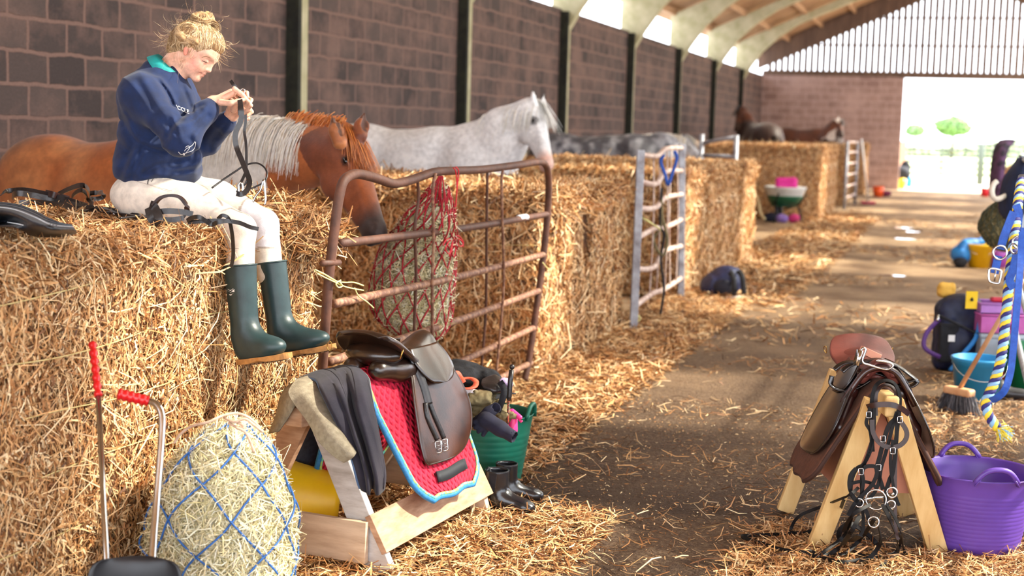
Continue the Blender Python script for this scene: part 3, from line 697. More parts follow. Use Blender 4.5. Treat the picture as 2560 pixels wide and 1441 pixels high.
def mixc(a, b, w): w = np.clip(w, 0, 1)[:, None]; return np.asarray(a)*(1-w)+np.asarray(b)*w
# chestnut and white horse at the rusty gate
CH, CHD, CHL, WH = lin((190, 108, 58)), lin((132, 74, 42)), lin((220, 152, 98)), lin((240, 234, 224))
dn_ = CM@np.array([.75, .1, .65])
def col_skew(P, hd, bd):
    a, b, c = hd; x, y, z = bd; n = fbm(P, 3.2, 3, 4); n2 = fbm(P, 9, 2, 8)
    col = mixc(CH, CHL, .35+.8*fbm(P, 3.2, 2, 2)); col = mixc(col, CHD, .2+.5*n2)
    white = ((x > .38+.08*n) & (x < 1.0+.05*n)) | (x < -1.22+.10*n)
    white &= ~((x > .70+.08*n) & (x < 1.1) & (z < 1.15+.06*n))
    white &= ~((a > -.14) & (x > 1.02))
    col = np.where(white[:, None], mixc(WH, lin((214, 196, 176)), .3*n2+.1), col)
    head = (a > -.1) & (x > 1.0) & (b > -.21) & (np.abs(c) < .16)
    hc = mixc(lin((156, 84, 46)), lin((112, 60, 40)), .35+.8*fbm(P, 6, 2, 3)); col = np.where(head[:, None], hc, col)
    col = mixc(col, lin((70, 56, 54)), np.where(head, (a-.40)/.10, 0)); col = mixc(col, lin((46, 38, 40)), np.where(head, (a-.53)/.05*.8, 0))
    eye = head & (np.hypot(a-.175, b+.01) < .026) & (np.abs(c) > .05); col = mixc(col, lin((60, 34, 26)), eye*.8)
    for e0, e1 in ((W(850, 358, 7.02), W(830, 285, 7.02)), (W(900, 342, 7.22), W(912, 280, 7.26))):
        d1 = P-e0; ax_ = unit(e1-e0); t_ = d1@ax_; rr = np.linalg.norm(d1-t_[:, None]*ax_, axis=1); inr = (t_ > .0) & (t_ < .19) & (rr < .05); vv = (d1-t_[:, None]*ax_)@unit(dn_)
        col = mixc(col, lin((150, 84, 46)), inr*.7); col = mixc(col, lin((66, 38, 28)), .85*(inr & (vv > -.002) & (rr < .027) & (t_ > .03) & (t_ < .15)))
    return col
P1 = W(868, 342, 7.26); M1 = W(968, 592, 6.95)
horse('chestnut and white horse lowering its chestnut head behind the rusty gate', (-4.30, 7.25), (1.5, -.42), 1.50, P1, M1, CM@np.array([.86, .22, .50]), col_skew,
      [(252, 248, 240), (246, 238, 224), (254, 252, 248), (240, 228, 208)], res=.0105, manelen=.29, mmax=.80, arch=.115, ears=[(W(900, 342, 7.22), W(912, 280, 7.26)), (W(850, 358, 7.02), W(830, 285, 7.02))], tail=[(236, 220, 200), (220, 200, 170)], fore=False)
HT = [o for o in COL.objects if o.name.startswith('horse')][-1]
hx = unit(M1-P1); dn = CM@np.array([.86, .22, .50]); dn = unit(dn-hx*np.dot(dn, hx)); sd = np.cross(hx, dn)
n = 1500; rt = (P1+dn*.045)[None]+sd[None]*rng.normal(.006, .030, (n, 1))+hx[None]*rng.uniform(-.05, .02, (n, 1))
dr = hx[None]*1.0+dn[None]*rng.uniform(.05, .22, (n, 1))+sd[None]*rng.normal(.07, .20, (n, 1))
HH = hair(rt, dr, .26*rng.uniform(.5, 1.15, n), .0045, [(206, 116, 52), (232, 146, 72), (178, 92, 40), (150, 76, 36)], .45, 7, .05, np.tile(dn, (n, 1)))
obj('forelock', HH[:2], M_HAIR, HT, col=HH[2])
n = 520; u = rng.uniform(.74, .99, n)[:, None]; w0 = np.array([-4.30, 7.25, 1.47]); rt = w0*(1-u)+(P1+[0, 0, .06])*u+rng.normal(0, .012, (n, 3))+np.array([0, 0, 1])*(.02+.28*u*(1-u))
HH = hair(rt, rng.normal(0, .14, (n, 3))+np.array([-.9, -.55, -.30]), .16*rng.uniform(.5, 1.1, n), .0045, [(214, 130, 66), (236, 160, 90), (190, 104, 50)], 2.4, 7, .03); obj('upper_mane', HH[:2], M_HAIR, HT, col=HH[2])
# white horse
def col_white(P, hd, bd):
    a, b, c = hd; x = bd[0]; n = fbm(P, 6, 3, 5); col = mixc(lin((248, 248, 250)), lin((236, 238, 242)), .35+.5*n)
    head = (a > .05) & (x > .5)
    col = mixc(col, lin((150, 150, 158)), np.where(head, np.exp(-((a-.36)**2/.012))*(.25+.4*np.clip(n, 0, 1)), 0)); col = mixc(col, lin((232, 190, 176)), np.where(head, (a-.42)/.08, 0))
    col = mixc(col, lin((70, 66, 70)), np.where(head & (np.hypot(a-.175, b+.01) < .036) & (np.abs(c) > .05), .8, 0)); return col
a_ = W(985, 400, 12.75); b_ = W(1160, 400, 12.45); 
horse('white horse with pink muzzle standing behind the straw bales', (b_[0], b_[1]), (b_-a_)[:2], 1.62, W(1338, 262, 12.05), W(1384, 420, 11.8), CM@np.array([.80, .25, .55]), col_white,
      [(244, 242, 238), (226, 222, 214), (250, 250, 248)], res=.016, manelen=.26)
# dapple grey
def col_dap(P, hd, bd):
    x = bd[0]; n = fbm(P, 11, 2, 6); n2 = fbm(P, 2.2, 2, 9); col = mixc(lin((86, 86, 94)), lin((196, 196, 202)), .35+.75*n+.4*n2)
    col = mixc(col, lin((62, 60, 66)), np.where((x > -.35) & (x < .45), .55+.3*n2, 0)); col = mixc(col, lin((206, 206, 210)), np.where((hd[0] > .03) & (x > .5), .8, 0)); return col
a_ = W(1450, 400, 20.0); b_ = W(1572, 400, 19.8)
horse('dapple grey horse with a cream mane behind the straw, its head lowered', (b_[0], b_[1]), (b_-a_)[:2], 1.56, W(1712, 348, 19.9), W(1780, 420, 19.7), CM@np.array([.5, .75, .3]), col_dap,
      [(240, 234, 220), (224, 214, 196), (248, 246, 240)], res=.02, manelen=.20, belly=1.05, mw=.03)
def col_bay(P, hd, bd):
    n = fbm(P, 4, 2, 3); col = mixc(lin((74, 42, 30)), lin((104, 58, 38)), .4+.6*n); return mixc(col, lin((34, 26, 24)), np.where(hd[0] > .4, .7, 0))
b_ = W(1876, 400, 33.4); a_ = W(1915, 400, 32.2)
horse('dark bay horse standing head-up by the far block wall', (b_[0], b_[1]), (b_-a_)[:2], 1.90, W(1852, 272, 33.7), W(1836, 325, 33.3), CM@np.array([-.7, .4, .5]), col_bay, [(36, 28, 26), (52, 38, 32)], res=.026, eyes=False)
def col_bw(P, hd, bd):
    n = fbm(P, 2.2, 2, 5); col = col_bay(P, hd, bd)*1.25; return np.where(((n > .28) & (bd[0] < .3))[:, None], lin((216, 204, 196)), col)
a_ = W(2010, 400, 38.4); b_ = W(2062, 400, 38.0)
horse('bay and white horse at the far end, facing right', (b_[0], b_[1]), (b_-a_)[:2], 1.84, W(2098, 302, 37.8), W(2110, 340, 37.3), CM@np.array([.6, .3, .7]), col_bw, [(40, 32, 28), (60, 44, 36)], res=.028, eyes=False)
# ================================================================== the rider on the bale
M_SKIN = mat('skin', (255, 255, 255), attr=True, rough=.45, scale=50, spec=.4, sub=.12)
M_NAVY = mat('navy_fleece', (12, 36, 80), (8, 26, 62), rough=.92, scale=18, bump=.05, bscale=300, sheen=.08)
M_TEAL = mat('teal_cotton', (22, 156, 154), (16, 138, 138), rough=.7, scale=30)
M_BREECH = mat('cream_breeches', (255, 255, 255), attr=True, rough=.8, scale=30, bump=.1, bscale=300)
M_BOOT = mat('green_rubber', (36, 58, 61), (26, 44, 47), rough=.42, scale=14, spec=.5, bump=.05, contrast=(.4, .7))
M_SOLE = mat('tan_sole', (196, 140, 76), (150, 104, 58), rough=.7, scale=30)
M_WHITE = mat('white_print', (236, 238, 240), rough=.7)
M_LEATH = mat('black_leather', (26, 24, 26), (40, 36, 38), rough=.35, scale=22, spec=.6, bump=.1, bscale=90)
M_STEEL = mat('stainless_steel', (205, 206, 208), rough=.18, metal=1)
base = G(420, 1330); woman = thing('person', 'young woman in navy sweatshirt and cream breeches sitting on the straw bale, mending a bridle', 'person', [XF-.3, 4.85, 1.19])
EAR = W(465.5, 127, 5.40)
hf = unit(CM@np.array([.80, -.575, .10])); hu = CM@np.array([.575, .81, 0.]); hu = unit(hu-hf*np.dot(hu, hf)); hs = np.cross(hf, hu)   # forward, up, right-hand side (to camera)
if np.dot(hs, CM@np.array([0, 0, 1.])) < 0: hs = -hs
HO = EAR-hs*.073
HK = .90
def H(a, b, c): return HO+(hf*(a*.84 if a > 0 else a)+hu*b+hs*c)*HK
def rs(p):
    p = list(p)
    if p[0].strip('-') == 'c': p[3] *= HK; p[4] *= HK
    elif p[0].strip('-') == 'e': p[2] = tuple(q*HK for q in p[2])
    return tuple(p)
HR = np.array([hf, hu, hs]).T
pr = [('e', H(-.008, .042, 0), (.098, .083, .074), HR, .01), ('e', H(.050, -.008, 0), (.050, .068, .055), HR, .02), ('e', H(.062, .055, 0), (.038, .045, .055), HR, .03),
      ('e', H(.090, -.068, 0), (.014, .014, .017), HR, .012), ('c', H(.109, .026, 0), H(.116, -.009, 0), .0062, .0088, .012), ('e', H(.119, -.012, 0), (.0078, .0075, .0085), HR, .008),
      ('c', H(.092, -.022, 0), H(.092, -.044, 0), .0125, .0115, .012), ('e', H(.1085, -.0345, 0), (.0075, .0045, .0125), HR, .004), ('e', H(.1060, -.0460, 0), (.0078, .0052, .0110), HR, .004)]
for q in (1, -1):
    pr += [('c', H(.018, -.050, .045*q), H(.080, -.068, .012*q), .020, .014, .018), ('e', H(.058, -.026, .034*q), (.030, .032, .024), HR, .02),
           ('c', H(.105, .036, .012*q), H(.088, .040, .044*q), .007, .0065, .014), ('-e', H(.113, .019, .033*q), (.013, .009, .015), HR, .010),
           ('e', H(.0905, .014, .033*q), (.0125, .0105, .0135), HR, .003), ('e', H(.109, -.0155, .0110*q), (.0070, .0062, .0052), HR, .005), ('-e', H(.113, -.0205, .007*q), (.0038, .003, .003), HR, .002)]
    _eu = unit(hu*.86-hf*.5); ear = np.array([np.cross(_eu, hs), _eu, hs]).T
    pr += [('e', H(-.004, -.002, .075*q), (.0105, .021, .0070), ear, .0015), ('-e', H(-.001, .001, .083*q), (.0065, .015, .005), ear, .002)]
pr += [('-c', H(.1165, -.0402, .0115), H(.1165, -.0402, -.0115), .0022, .0022, .002)]
pr = [rs(p) for p in pr]
NB = W(410, 188, 5.47)
pr += [('c', H(-.035, -.035, 0), NB, .045, .047, .02), ('c', H(.0, -.05, 0), W(430, 205, 5.46), .034, .038, .02)]
# torso under the clothes and arms
SR, SL_ = W(352, 228, 5.31), W(438, 218, 5.64); ER, EL = W(456, 345, 5.20), W(515, 352, 5.60); WR, WL = W(531, 256, 5.30), W(574, 294, 5.46)
pr += [('c', NB+[0,0,-.05], W(385, 300, 5.48), .05, .10, .03), ('c', W(385, 300, 5.48), W(380, 460, 5.5), .10, .11, .05), ('c', SR+[0,0,-.03], SL_+[0,0,-.03], .035, .035, .02),
       ('c', SR, ER, .042, .036, .02), ('c', ER, WR, .036, .025, .02), ('c', SL_, EL, .042, .036, .02), ('c', EL, WL, .036, .025, .02)]
# right hand (nearer), knuckles up, fingers closing to the right over the strap
def palm(a, b, nrm, w0, w1, t):
    d = unit(b-a); sd_ = unit(np.cross(d, nrm)); o = []
    for q in (-1, -.33, .33, 1): o.append(('c', a+sd_*q*w0*.7, b+sd_*q*w1, t, t*.85, .012))
    return o, sd_
def finger(pts, r): return [('c', pts[i], pts[i+1], r[i], r[i+1], .004) for i in range(len(pts)-1)]
o, s1 = palm(W(535, 255, 5.30), W(580, 232, 5.31), CM@np.array([-.42, .82, .38]), .018, .028, .0135); pr += o
FR = [[(586, 222, 5.275), (606, 237, 5.27), (620, 254, 5.29), (612, 264, 5.32)], [(589, 227, 5.30), (612, 245, 5.295), (627, 264, 5.31), (617, 275, 5.34)],
      [(588, 233, 5.325), (610, 254, 5.32), (622, 275, 5.335), (610, 284, 5.36)], [(584, 240, 5.345), (603, 259, 5.345), (613, 274, 5.355), (604, 280, 5.37)]]
for F_ in FR: pr += finger([W(*q) for q in F_], (.0095, .0085, .0078, .0068))
pr += finger([W(552, 256, 5.275), W(578, 258, 5.255), W(597, 253, 5.262), W(608, 250, 5.275)], (.0125, .0105, .0090, .0075))
# left hand, fingers curled up and round the strap
o, s2 = palm(W(577, 290, 5.45), W(597, 258, 5.42), CM@np.array([.6, .3, .7]), .018, .027, .013); pr += o
for F_ in [[(601, 250, 5.385), (606, 233, 5.37), (617, 232, 5.355), (619, 243, 5.345)], [(604, 258, 5.40), (618, 245, 5.39), (628, 250, 5.375), (624, 260, 5.365)],
           [(606, 270, 5.415), (622, 268, 5.40), (629, 280, 5.385), (618, 290, 5.375)], [(602, 282, 5.43), (616, 286, 5.42), (620, 296, 5.405), (608, 300, 5.395)]]:
    pr += finger([W(*q) for q in F_], (.0095, .0085, .0078, .0068))
pr += finger([W(584, 276, 5.40), W(592, 258, 5.37), W(598, 244, 5.355), W(602, 236, 5.35)], (.0125, .0105, .009, .0075))
V, Q = body(pr, .0031, smooth=1)
def col_skin(P):
    q = (P-HO)/HK; a, b, c = q@hf, q@hu, q@hs; a = np.where(a > 0, a/.84, a); n = fbm(P, 30, 2, 1); col = mixc(lin((230, 182, 158)), lin((218, 164, 140)), .4+.4*n)
    hd = (a > 0) & (b > -.09) & (np.abs(c) < .09)
    col = mixc(col, lin((232, 138, 124)), np.where(hd, .6*np.exp(-((a-.066)**2/.0011+(b+.020)**2/.0010)), 0))
    lip = hd & (a > .109) & (b < -.033) & (b > -.055) & (np.abs(c) < .013); col = mixc(col, lin((214, 130, 118)), lip*.45)
    #col = mixc(col, lin((160, 116, 84)), np.where((np.abs(b-.032-.1*(.085-a)) < .0045) & (a > .062) & (np.abs(c) > .008) & (np.abs(c) < .055), .7, 0))
    col = mixc(col, lin((226, 132, 110)), np.where((np.abs(c) > .0745) & (np.abs(a+.003) < .020) & (np.abs(b) < .03), .75, 0))
    #col = mixc(col, lin((60, 40, 34)), np.where((np.abs(b-.001) < .0022) & (a > .074) & (np.abs(c) > .02) & (np.abs(c) < .046), .85, 0))
    return col
obj('body', (V, Q), M_SKIN, woman, col=col_skin)
skbv = BVHTree.FromPolygons([tuple(v) for v in V], [tuple(int(i) for i in q) for q in Q]); SKIN_DONE = 1
# eyelashes
# ---- hair
HAIRP = [(196, 160, 114), (164, 126, 86), (222, 192, 150), (128, 96, 64), (236, 212, 176)]
M_BLOND = mat('blond_hair', (255, 255, 255), attr=True, rough=.55, scale=60, spec=.4)
def groove(P):
    return .0012*fbm(P, 22, 2, 3)
BUN = H(-.050, .138, .005)
pr = [('e', H(-.020, .055, 0), (.100, .084, .083), HR, .02), ('e', H(.044, .086, 0), (.058, .050, .064), HR, .03), ('e', H(-.065, .03, 0), (.05, .06, .066), HR, .02),
      ('e', H(-.07, -.01, 0), (.040, .05, .058), HR, .02), ('-e', H(.104, -.018, 0), (.066, .084, .10), HR, .006), ('-e', H(.035, -.085, 0), (.078, .064, .10), HR, .006),
      ('-e', H(.012, -.006, .085), (.020, .034, .03), HR, .008), ('-e', H(.012, -.006, -.085), (.020, .034, .03), HR, .008),
      ('e', BUN, (.044, .040, .040), HR, .012), ('-e', H(-.052, .158, .03), (.012, .02, .014), HR, .01)]
# twisted coils of the messy bun and the roll at the side
COILS = []
def coil(c0, r, n, turns, ax, tw, k=.006):
    e1 = unit(np.cross(ax, (.3, .2, .9))); e2 = np.cross(ax, e1); o = []; P = []
    for i in range(n+1):
        t = 2*math.pi*turns*i/n; P.append(c0+e1*r*math.cos(t)+e2*r*math.sin(t)+ax*(tw*(i/n-.5)))
    for i in range(n): o.append(('c', P[i], P[i+1], .0125, .0125, k))
    COILS.append(np.array(P)); return o
pr += coil(BUN, .030, 20, 1.7, unit(hu*.8+hs*.5), .05) + coil(H(-.040, .060, .078), .030, 16, 1.2, unit(hs+hu*.3), .015)+coil(H(-.005, .135, 0), .022, 12, 1.0, unit(hf*.3+hs), .03)
for a_, b_ in ((H(-.035, .088, .070), H(-.08, .04, .055)), (H(-.08, .04, .055), H(-.075, -.005, .03)), (H(.01, .055, .082), H(-.055, .035, .082))): COILS.append(np.array([a_+(b_-a_)*t for t in np.linspace(-.1, 1.1, 9)]))
pr += [('c', H(-.035, .088, .070), H(-.08, .04, .055), .017, .015, .01), ('c', H(-.08, .04, .055), H(-.075, -.005, .03), .015, .014, .01), ('c', H(.01, .055, .082), H(-.055, .035, .082), .014, .016, .012)]
pr = [rs(p) for p in pr]
V, Q = body(pr, .0034, disp=groove, smooth=2)
def col_hair(P):
    q = P-HO; ang = np.arctan2(q@hs, (q@hu)-.03); w = .5+.5*np.sin(ang*26+(q@hf)*30+4*noise3(P, 30)); c = mixc(lin((138, 104, 70)), lin((196, 160, 114)), w*.8+.3*fbm(P, 14, 2)); return np.clip(c, 0, 1)
hobj = obj('hair', (V, Q), M_BLOND, woman, col=col_hair)
# strands combed from the hairline to the bun
bv = BVHTree.FromPolygons([tuple(v) for v in V], [tuple(q) for q in Q]); Hs = []
def onhair(p, off=.002):
    loc, nrm, i, d = bv.find_nearest(Vector(p)); nrm = Vector(unit(np.array(loc)-H(-.01, .05, 0))); return np.array(loc)+np.array(nrm)*off
pts_all = []
for i in range(3600):
    u = rng.uniform(-1.35, 1.35); front = rng.random() < .62
    if front: s0 = H(.102-.035*abs(u), .100-.066*abs(u)+rng.normal(0, .006), .060*np.sin(u))
    else: s0 = H(-.10+.11*rng.random(), -.06+.04*rng.random(), .072*np.sign(u)*rng.uniform(.1, 1))
    P = []
    tgt = BUN+rng.normal(0, .014, 3); bow = rng.normal(0, .006, 3)
    for t in np.linspace(0, 1, 8):
        p = s0*(1-t)+tgt*t+bow*4*t*(1-t); c0 = H(-.01, .045, 0); p = c0+unit(p-c0)*max(np.linalg.norm(p-c0), .075); P.append(onhair(p, .0012+.0024*rng.random()))
    pts_all.append(smoothpts(P, 2))
def hairmesh(lines, wd, pal):
    Vs = []; Qs = []; Cs = []; n = 0
    for P in lines:
        m = len(P); T = np.gradient(P, axis=0); N_ = P-H(-.01, .04, 0); Sd = np.cross(T, N_+rng.normal(0, .02, 3)); Sd /= np.maximum(np.linalg.norm(Sd, axis=1, keepdims=True), 1e-9); w = (wd*np.sin(np.linspace(.25, 2.9, m)))[:, None]/2
        v = np.stack([P-Sd*w, P+Sd*w], 1).reshape(-1, 3); Vs.append(v); Qs += [[n+2*i, n+2*i+1, n+2*i+3, n+2*i+2] for i in range(m-1)]; n += 2*m
        Cs.append(np.tile(np.clip(lin(pal[rng.integers(0, len(pal))])*rng.uniform(.85, 1.2), 0, 1), (2*m, 1)))
    return np.vstack(Vs), np.array(Qs), np.vstack(Cs)
for P in COILS:
    Ps = smoothpts(P, 3); T = np.gradient(Ps, axis=0); m = len(Ps)
    for i in range(420):
        a0 = rng.uniform(0, 6.28); tw = rng.uniform(1.5, 5); l0 = rng.integers(0, max(1, m//2)); l1 = min(m, l0+rng.integers(m//3, m)); seg = []
        for k in range(l0, l1, 2):
            _, s_, u_ = frame(T[k]); an = a0+tw*k/m; r_ = .0125+.0035*rng.random(); seg.append(Ps[k]+r_*(math.cos(an)*s_+math.sin(an)*u_))
        if len(seg) > 4: pts_all.append(np.array(seg))
v, q, c = hairmesh(pts_all, .0012, HAIRP); obj('combed_strands', (v, q), M_BLOND, woman, col=c)
fl = []
for i in range(520):                                   # wisps: nape, crown and the lock in front of the face
    kind = rng.random()
    if kind < .42: s0 = onhair(H(-.085, rng.uniform(-.04, .09), rng.uniform(-.05, .06))); d = -hf*.7+hu*rng.uniform(-.9, .1)+hs*rng.normal(0, .3)
    elif kind < .70: s0 = onhair(H(.065, rng.uniform(.06, .11), rng.uniform(-.05, .04))); d = hf*.9-hu*rng.uniform(.0, .7)+hs*rng.normal(0, .3)
    elif kind < .92: s0 = BUN+rng.normal(0, .026, 3); d = unit(s0-BUN)+rng.normal(0, .4, 3)
    else: s0 = H(rng.uniform(-.06, .03), rng.uniform(-.05, .02), .070); d = -hu*.9+hf*rng.uniform(-.6, .4)
    L_ = rng.uniform(.03, .10); d = unit(d); ax_ = unit(rng.normal(0, 1, 3)); w_ = rng.uniform(.15, .5)*rng.choice([-1, 1]); P = [s0]
    for k in range(12): d = unit(d+np.cross(ax_, d)*w_+np.array([0, 0, -.10])); P.append(P[-1]+d*L_/12)
    fl.append(np.array(P))
v, q, c = hairmesh(fl, .00065, HAIRP[:3]+HAIRP[4:]); obj('loose_wisps', (v, q), M_BLOND, woman, col=c)
# ---- polo collar
cc_ = W(414, 176, 5.46); e1 = unit(W(452, 206, 5.46)-W(383, 142, 5.46)); e2 = unit(CM@np.array([.10, 0, -1.])); e2 = unit(e2-e1*np.dot(e1, e2)); e3 = np.cross(e1, e2); e3 = e3*np.sign(e3@(CM@np.array([.3, .9, 0])))
rows = []
for r1, r2, dz in ((.057, .052, .012), (.061, .057, .026), (.070, .066, .014), (.083, .080, -.020)):
    rows.append([cc_+e1*r1*math.cos(t)*(1.0 if math.cos(t) < 0 else 1.0)+e2*r2*math.sin(t)+e3*(dz-.012*math.cos(t)*(dz < 0)) for t in np.linspace(.28, 2*math.pi-.28, 40)])
obj('polo_collar', sheet(np.array([resample(r, 60) for r in rows]), .0022), M_TEAL, woman)
# ---- sweatshirt
RW = np.eye(3)
def PXY(P):
    q = (P-CC)@CM; return CX-FPX*q[:, 0]/q[:, 2], CY+FPX*q[:, 1]/q[:, 2]
FOLDS = [([(458, 288), (440, 305), (426, 322), (420, 340)], 7, .012), ([(425, 300), (432, 318), (440, 335)], 6, .008), ([(345, 205), (370, 250), (395, 290), (415, 312)], 10, .007), ([(500, 275), (478, 296), (455, 304)], 6, .008), ([(520, 290), (490, 318), (470, 345)], 7, .007), ([(508, 262), (488, 272), (470, 290)], 5, .006),
         ([(306, 300), (330, 345), (365, 368), (410, 382)], 7, .010), ([(332, 365), (318, 395), (304, 430), (298, 460)], 8, .010), ([(350, 385), (338, 415), (330, 440)], 8, .009), ([(470, 402), (430, 410), (395, 415), (360, 432)], 8, .012), ([(476, 424), (440, 428), (400, 428)], 6, .008), ([(398, 205), (418, 232), (432, 262)], 5, .007),
         ([(458, 222), (470, 250), (480, 280)], 6, .006), ([(312, 215), (330, 232), (352, 262)], 8, .006), ([(545, 330), (530, 350), (525, 372)], 7, .008), ([(560, 318), (545, 345)], 6, .006), ([(478, 350), (488, 380), (482, 405)], 7, .006), ([(296, 350), (310, 372), (322, 380)], 8, .007), ([(380, 300), (400, 330), (430, 352)], 9, .006)]
def foldlines(P):
    x, y = PXY(P); r = np.zeros(len(P))
    for pts, w, a in FOLDS:
        Q = smoothpts([[u, v, 0] for u, v in pts], 5)[:, :2]; d = np.full(len(P), 1e9); s = np.zeros(len(P))
        for i in range(len(Q)-1):
            A, B = Q[i], Q[i+1]; AB = B-A; t = np.clip(((x-A[0])*AB[0]+(y-A[1])*AB[1])/(AB@AB), 0, 1); px = x-A[0]-t*AB[0]; py = y-A[1]-t*AB[1]; dd = np.hypot(px, py); m_ = dd < d
            s = np.where(m_, (px*AB[1]-py*AB[0])/np.hypot(*AB), s); d = np.minimum(d, dd)
        r += a*np.exp(-(d/w)**2)-a*.6*np.exp(-((s-w*1.7)/w)**2-(np.maximum(d-w*2.2, 0)/w)**2)
    return r
def fold(P):
    q = P.copy(); w = 1-.5*np.clip((P[:, 2]-1.9)/.2, 0, 1); s = P[:, 0]*.9+P[:, 2]*.55; r = fbm(np.stack([s*7, P[:, 1]*5, (P[:, 2]-P[:, 0]*.6)*15], 1), 1.0, 3, 11)
    low = np.exp(-((P[:, 2]-1.42)/.09)**2); return foldlines(P)-.0035*w*r-.012*low*np.abs(noise3(np.stack([P[:, 0]*4, P[:, 1]*4, P[:, 2]*26], 1), 1, 5))
RC = axes(e3, e1)
RL = axes(W(400, 215, 5.47)-W(386, 450, 5.5), (1, 0, 0))
pr = [('e', W(386, 418, 5.50), (.140, .178, .115), RL, .05), ('e', W(392, 350, 5.49), (.138, .172, .12), RL, .06), ('e', W(398, 275, 5.48), (.128, .180, .125), RL, .06), ('e', W(372, 240, 5.49), (.09, .16, .09), RL, .05),
      ('c', SR+[0, 0, -.01], SL_+[0, 0, -.01], .066, .066, .06), ('c', NB+[0, 0, -.025], NB+[0, 0, -.06], .082, .10, .04), ('c', W(470, 400, 5.45), W(470, 430, 5.55), .045, .045, .05),
      ('c', SR+[0, 0, -.015], ER, .064, .056, .06), ('c', ER, W(515, 277, 5.275), .055, .042, .03), ('c', W(515, 277, 5.275), W(527, 264, 5.29), .040, .030, .02), ('e', W(447, 352, 5.2), (.045, .042, .045), None, .04),
      ('c', SL_+[0, 0, -.015], EL, .064, .052, .05), ('c', EL, W(562, 305, 5.48), .050, .040, .02), ('c', W(562, 305, 5.48), W(571, 295, 5.46), .040, .030, .012),
      ('-b', W(386, 588, 5.5), (.4, .5, .115), axes(unit(W(400, 215, 5.47)-W(395, 450, 5.5)), (1, 0, 0)), .01, .012),
      ('e', W(412, 196, 5.47), (.088, .085, .035), RC, .035), ('-e', W(416, 172, 5.465), (.062, .058, .032), RC, .008), ('-e', W(392, 500, 5.33), (.10, .13, .085), None, .012),
      ('-c', WR, W(548, 248, 5.31), .024, .03, .004), ('-c', WL, W(584, 282, 5.44), .024, .03, .004)]
SV, SQ = body(pr, .0056, disp=fold, smooth=1)
obj('sweatshirt', (SV, SQ), M_NAVY, woman)
# ribbed cuffs
for a, b, r in ((W(517, 275, 5.277), W(529, 262, 5.292), .033), (W(563, 303, 5.478), W(572, 294, 5.462), .032)):
    d = unit(b-a); Vv, Fv = tube([a-d*.004, a, a+d*.012, b+d*.002, b+d*.004], [r*.8, r*1.04, r, r*.93, r*.8], 28); obj('cuff', (Vv, Fv), M_NAVY, woman)
sbv = BVHTree.FromPolygons([tuple(v) for v in SV], [tuple(int(i) for i in q) for q in SQ])
def press(px, py, bvh, off=.0015):
    d = Vector(unit(CM@_v(px, py))); h = bvh.ray_cast(Vector(CC), d)
    return None if h[0] is None else np.array(h[0])-np.array(d)*off
def text_mesh(s, size=1.0, bold=0.02, sub=1):
    cu = bpy.data.curves.new('t', 'FONT'); cu.body = s; cu.size = size; cu.offset = bold; cu.resolution_u = 3
    o = bpy.data.objects.new('t', cu); COL.objects.link(o); bpy.context.view_layer.update()
    me = bpy.data.meshes.new_from_object(o.evaluated_get(bpy.context.evaluated_depsgraph_get()))
    V = np.array([v.co[:] for v in me.vertices]); Fs = [tuple(p.vertices) for p in me.polygons]; bpy.data.objects.remove(o); bpy.data.curves.remove(cu); bpy.data.meshes.remove(me); return V, Fs
def decal(name, VF, px, py, ux, uy, bvh, m, parent, off=.002):
    """lettering pressed on to the surface: x runs along ux, y along uy (pixels per unit)"""
    V, Fs = VF; out = []
    for x, y, z in V:
        p = press(px+x*ux[0]+y*uy[0], py+x*ux[1]+y*uy[1], bvh, off)
        if p is None: return None
        out.append(p)
    return obj(name, (np.array(out), Fs), m, parent, smooth=False)
decal('print', text_mesh("'CCLE"), 441, 272, (12.5, 5.0), (-1.5, -14), sbv, M_WHITE, woman)
def linep(pts, w=1.3):
    P = smoothpts([[x, y, 0] for x, y in pts], 6); T = np.gradient(P, axis=0); T /= np.maximum(np.linalg.norm(T, axis=1, keepdims=True), 1e-9); S_ = np.stack([-T[:, 1], T[:, 0], 0*T[:, 0]], 1)
    V = np.stack([P-S_*w/2, P+S_*w/2], 1).reshape(-1, 3); return V, [(2*i, 2*i+1, 2*i+3, 2*i+2) for i in range(len(P)-1)]
emb = join(linep([(446, 380), (452, 386), (460, 385), (470, 381), (482, 376), (488, 366), (489, 355)]), linep([(461, 378), (466, 372), (474, 368), (482, 362), (487, 354)]), linep([(463, 369), (470, 365), (474, 369), (470, 376), (464, 383)]), linep([(459, 383), (461, 389)], 4))
decal('crest_print', emb, 0, 0, (1, 0), (0, 1), sbv, M_WHITE, woman)
decal('eyelashes', linep([(505, 151.5), (511, 154.5), (517, 156)], 1.5), 0, 0, (1, 0), (0, 1), skbv, mat('lash', (44, 30, 26), rough=.8), woman, .0012)
decal('mouth', linep([(496, 180.5), (501, 181.5), (506, 183.5)], 1.1), 0, 0, (1, 0), (0, 1), skbv, mat('mouth_line', (150, 70, 66), rough=.6), woman, .001)
decal('eyebrow', linep([(504, 144.5), (511, 141.5), (518, 142), (526, 145.5)], 1.4), 0, 0, (1, 0), (0, 1), skbv, mat('brow', (150, 112, 80), rough=.8), woman, .0012)
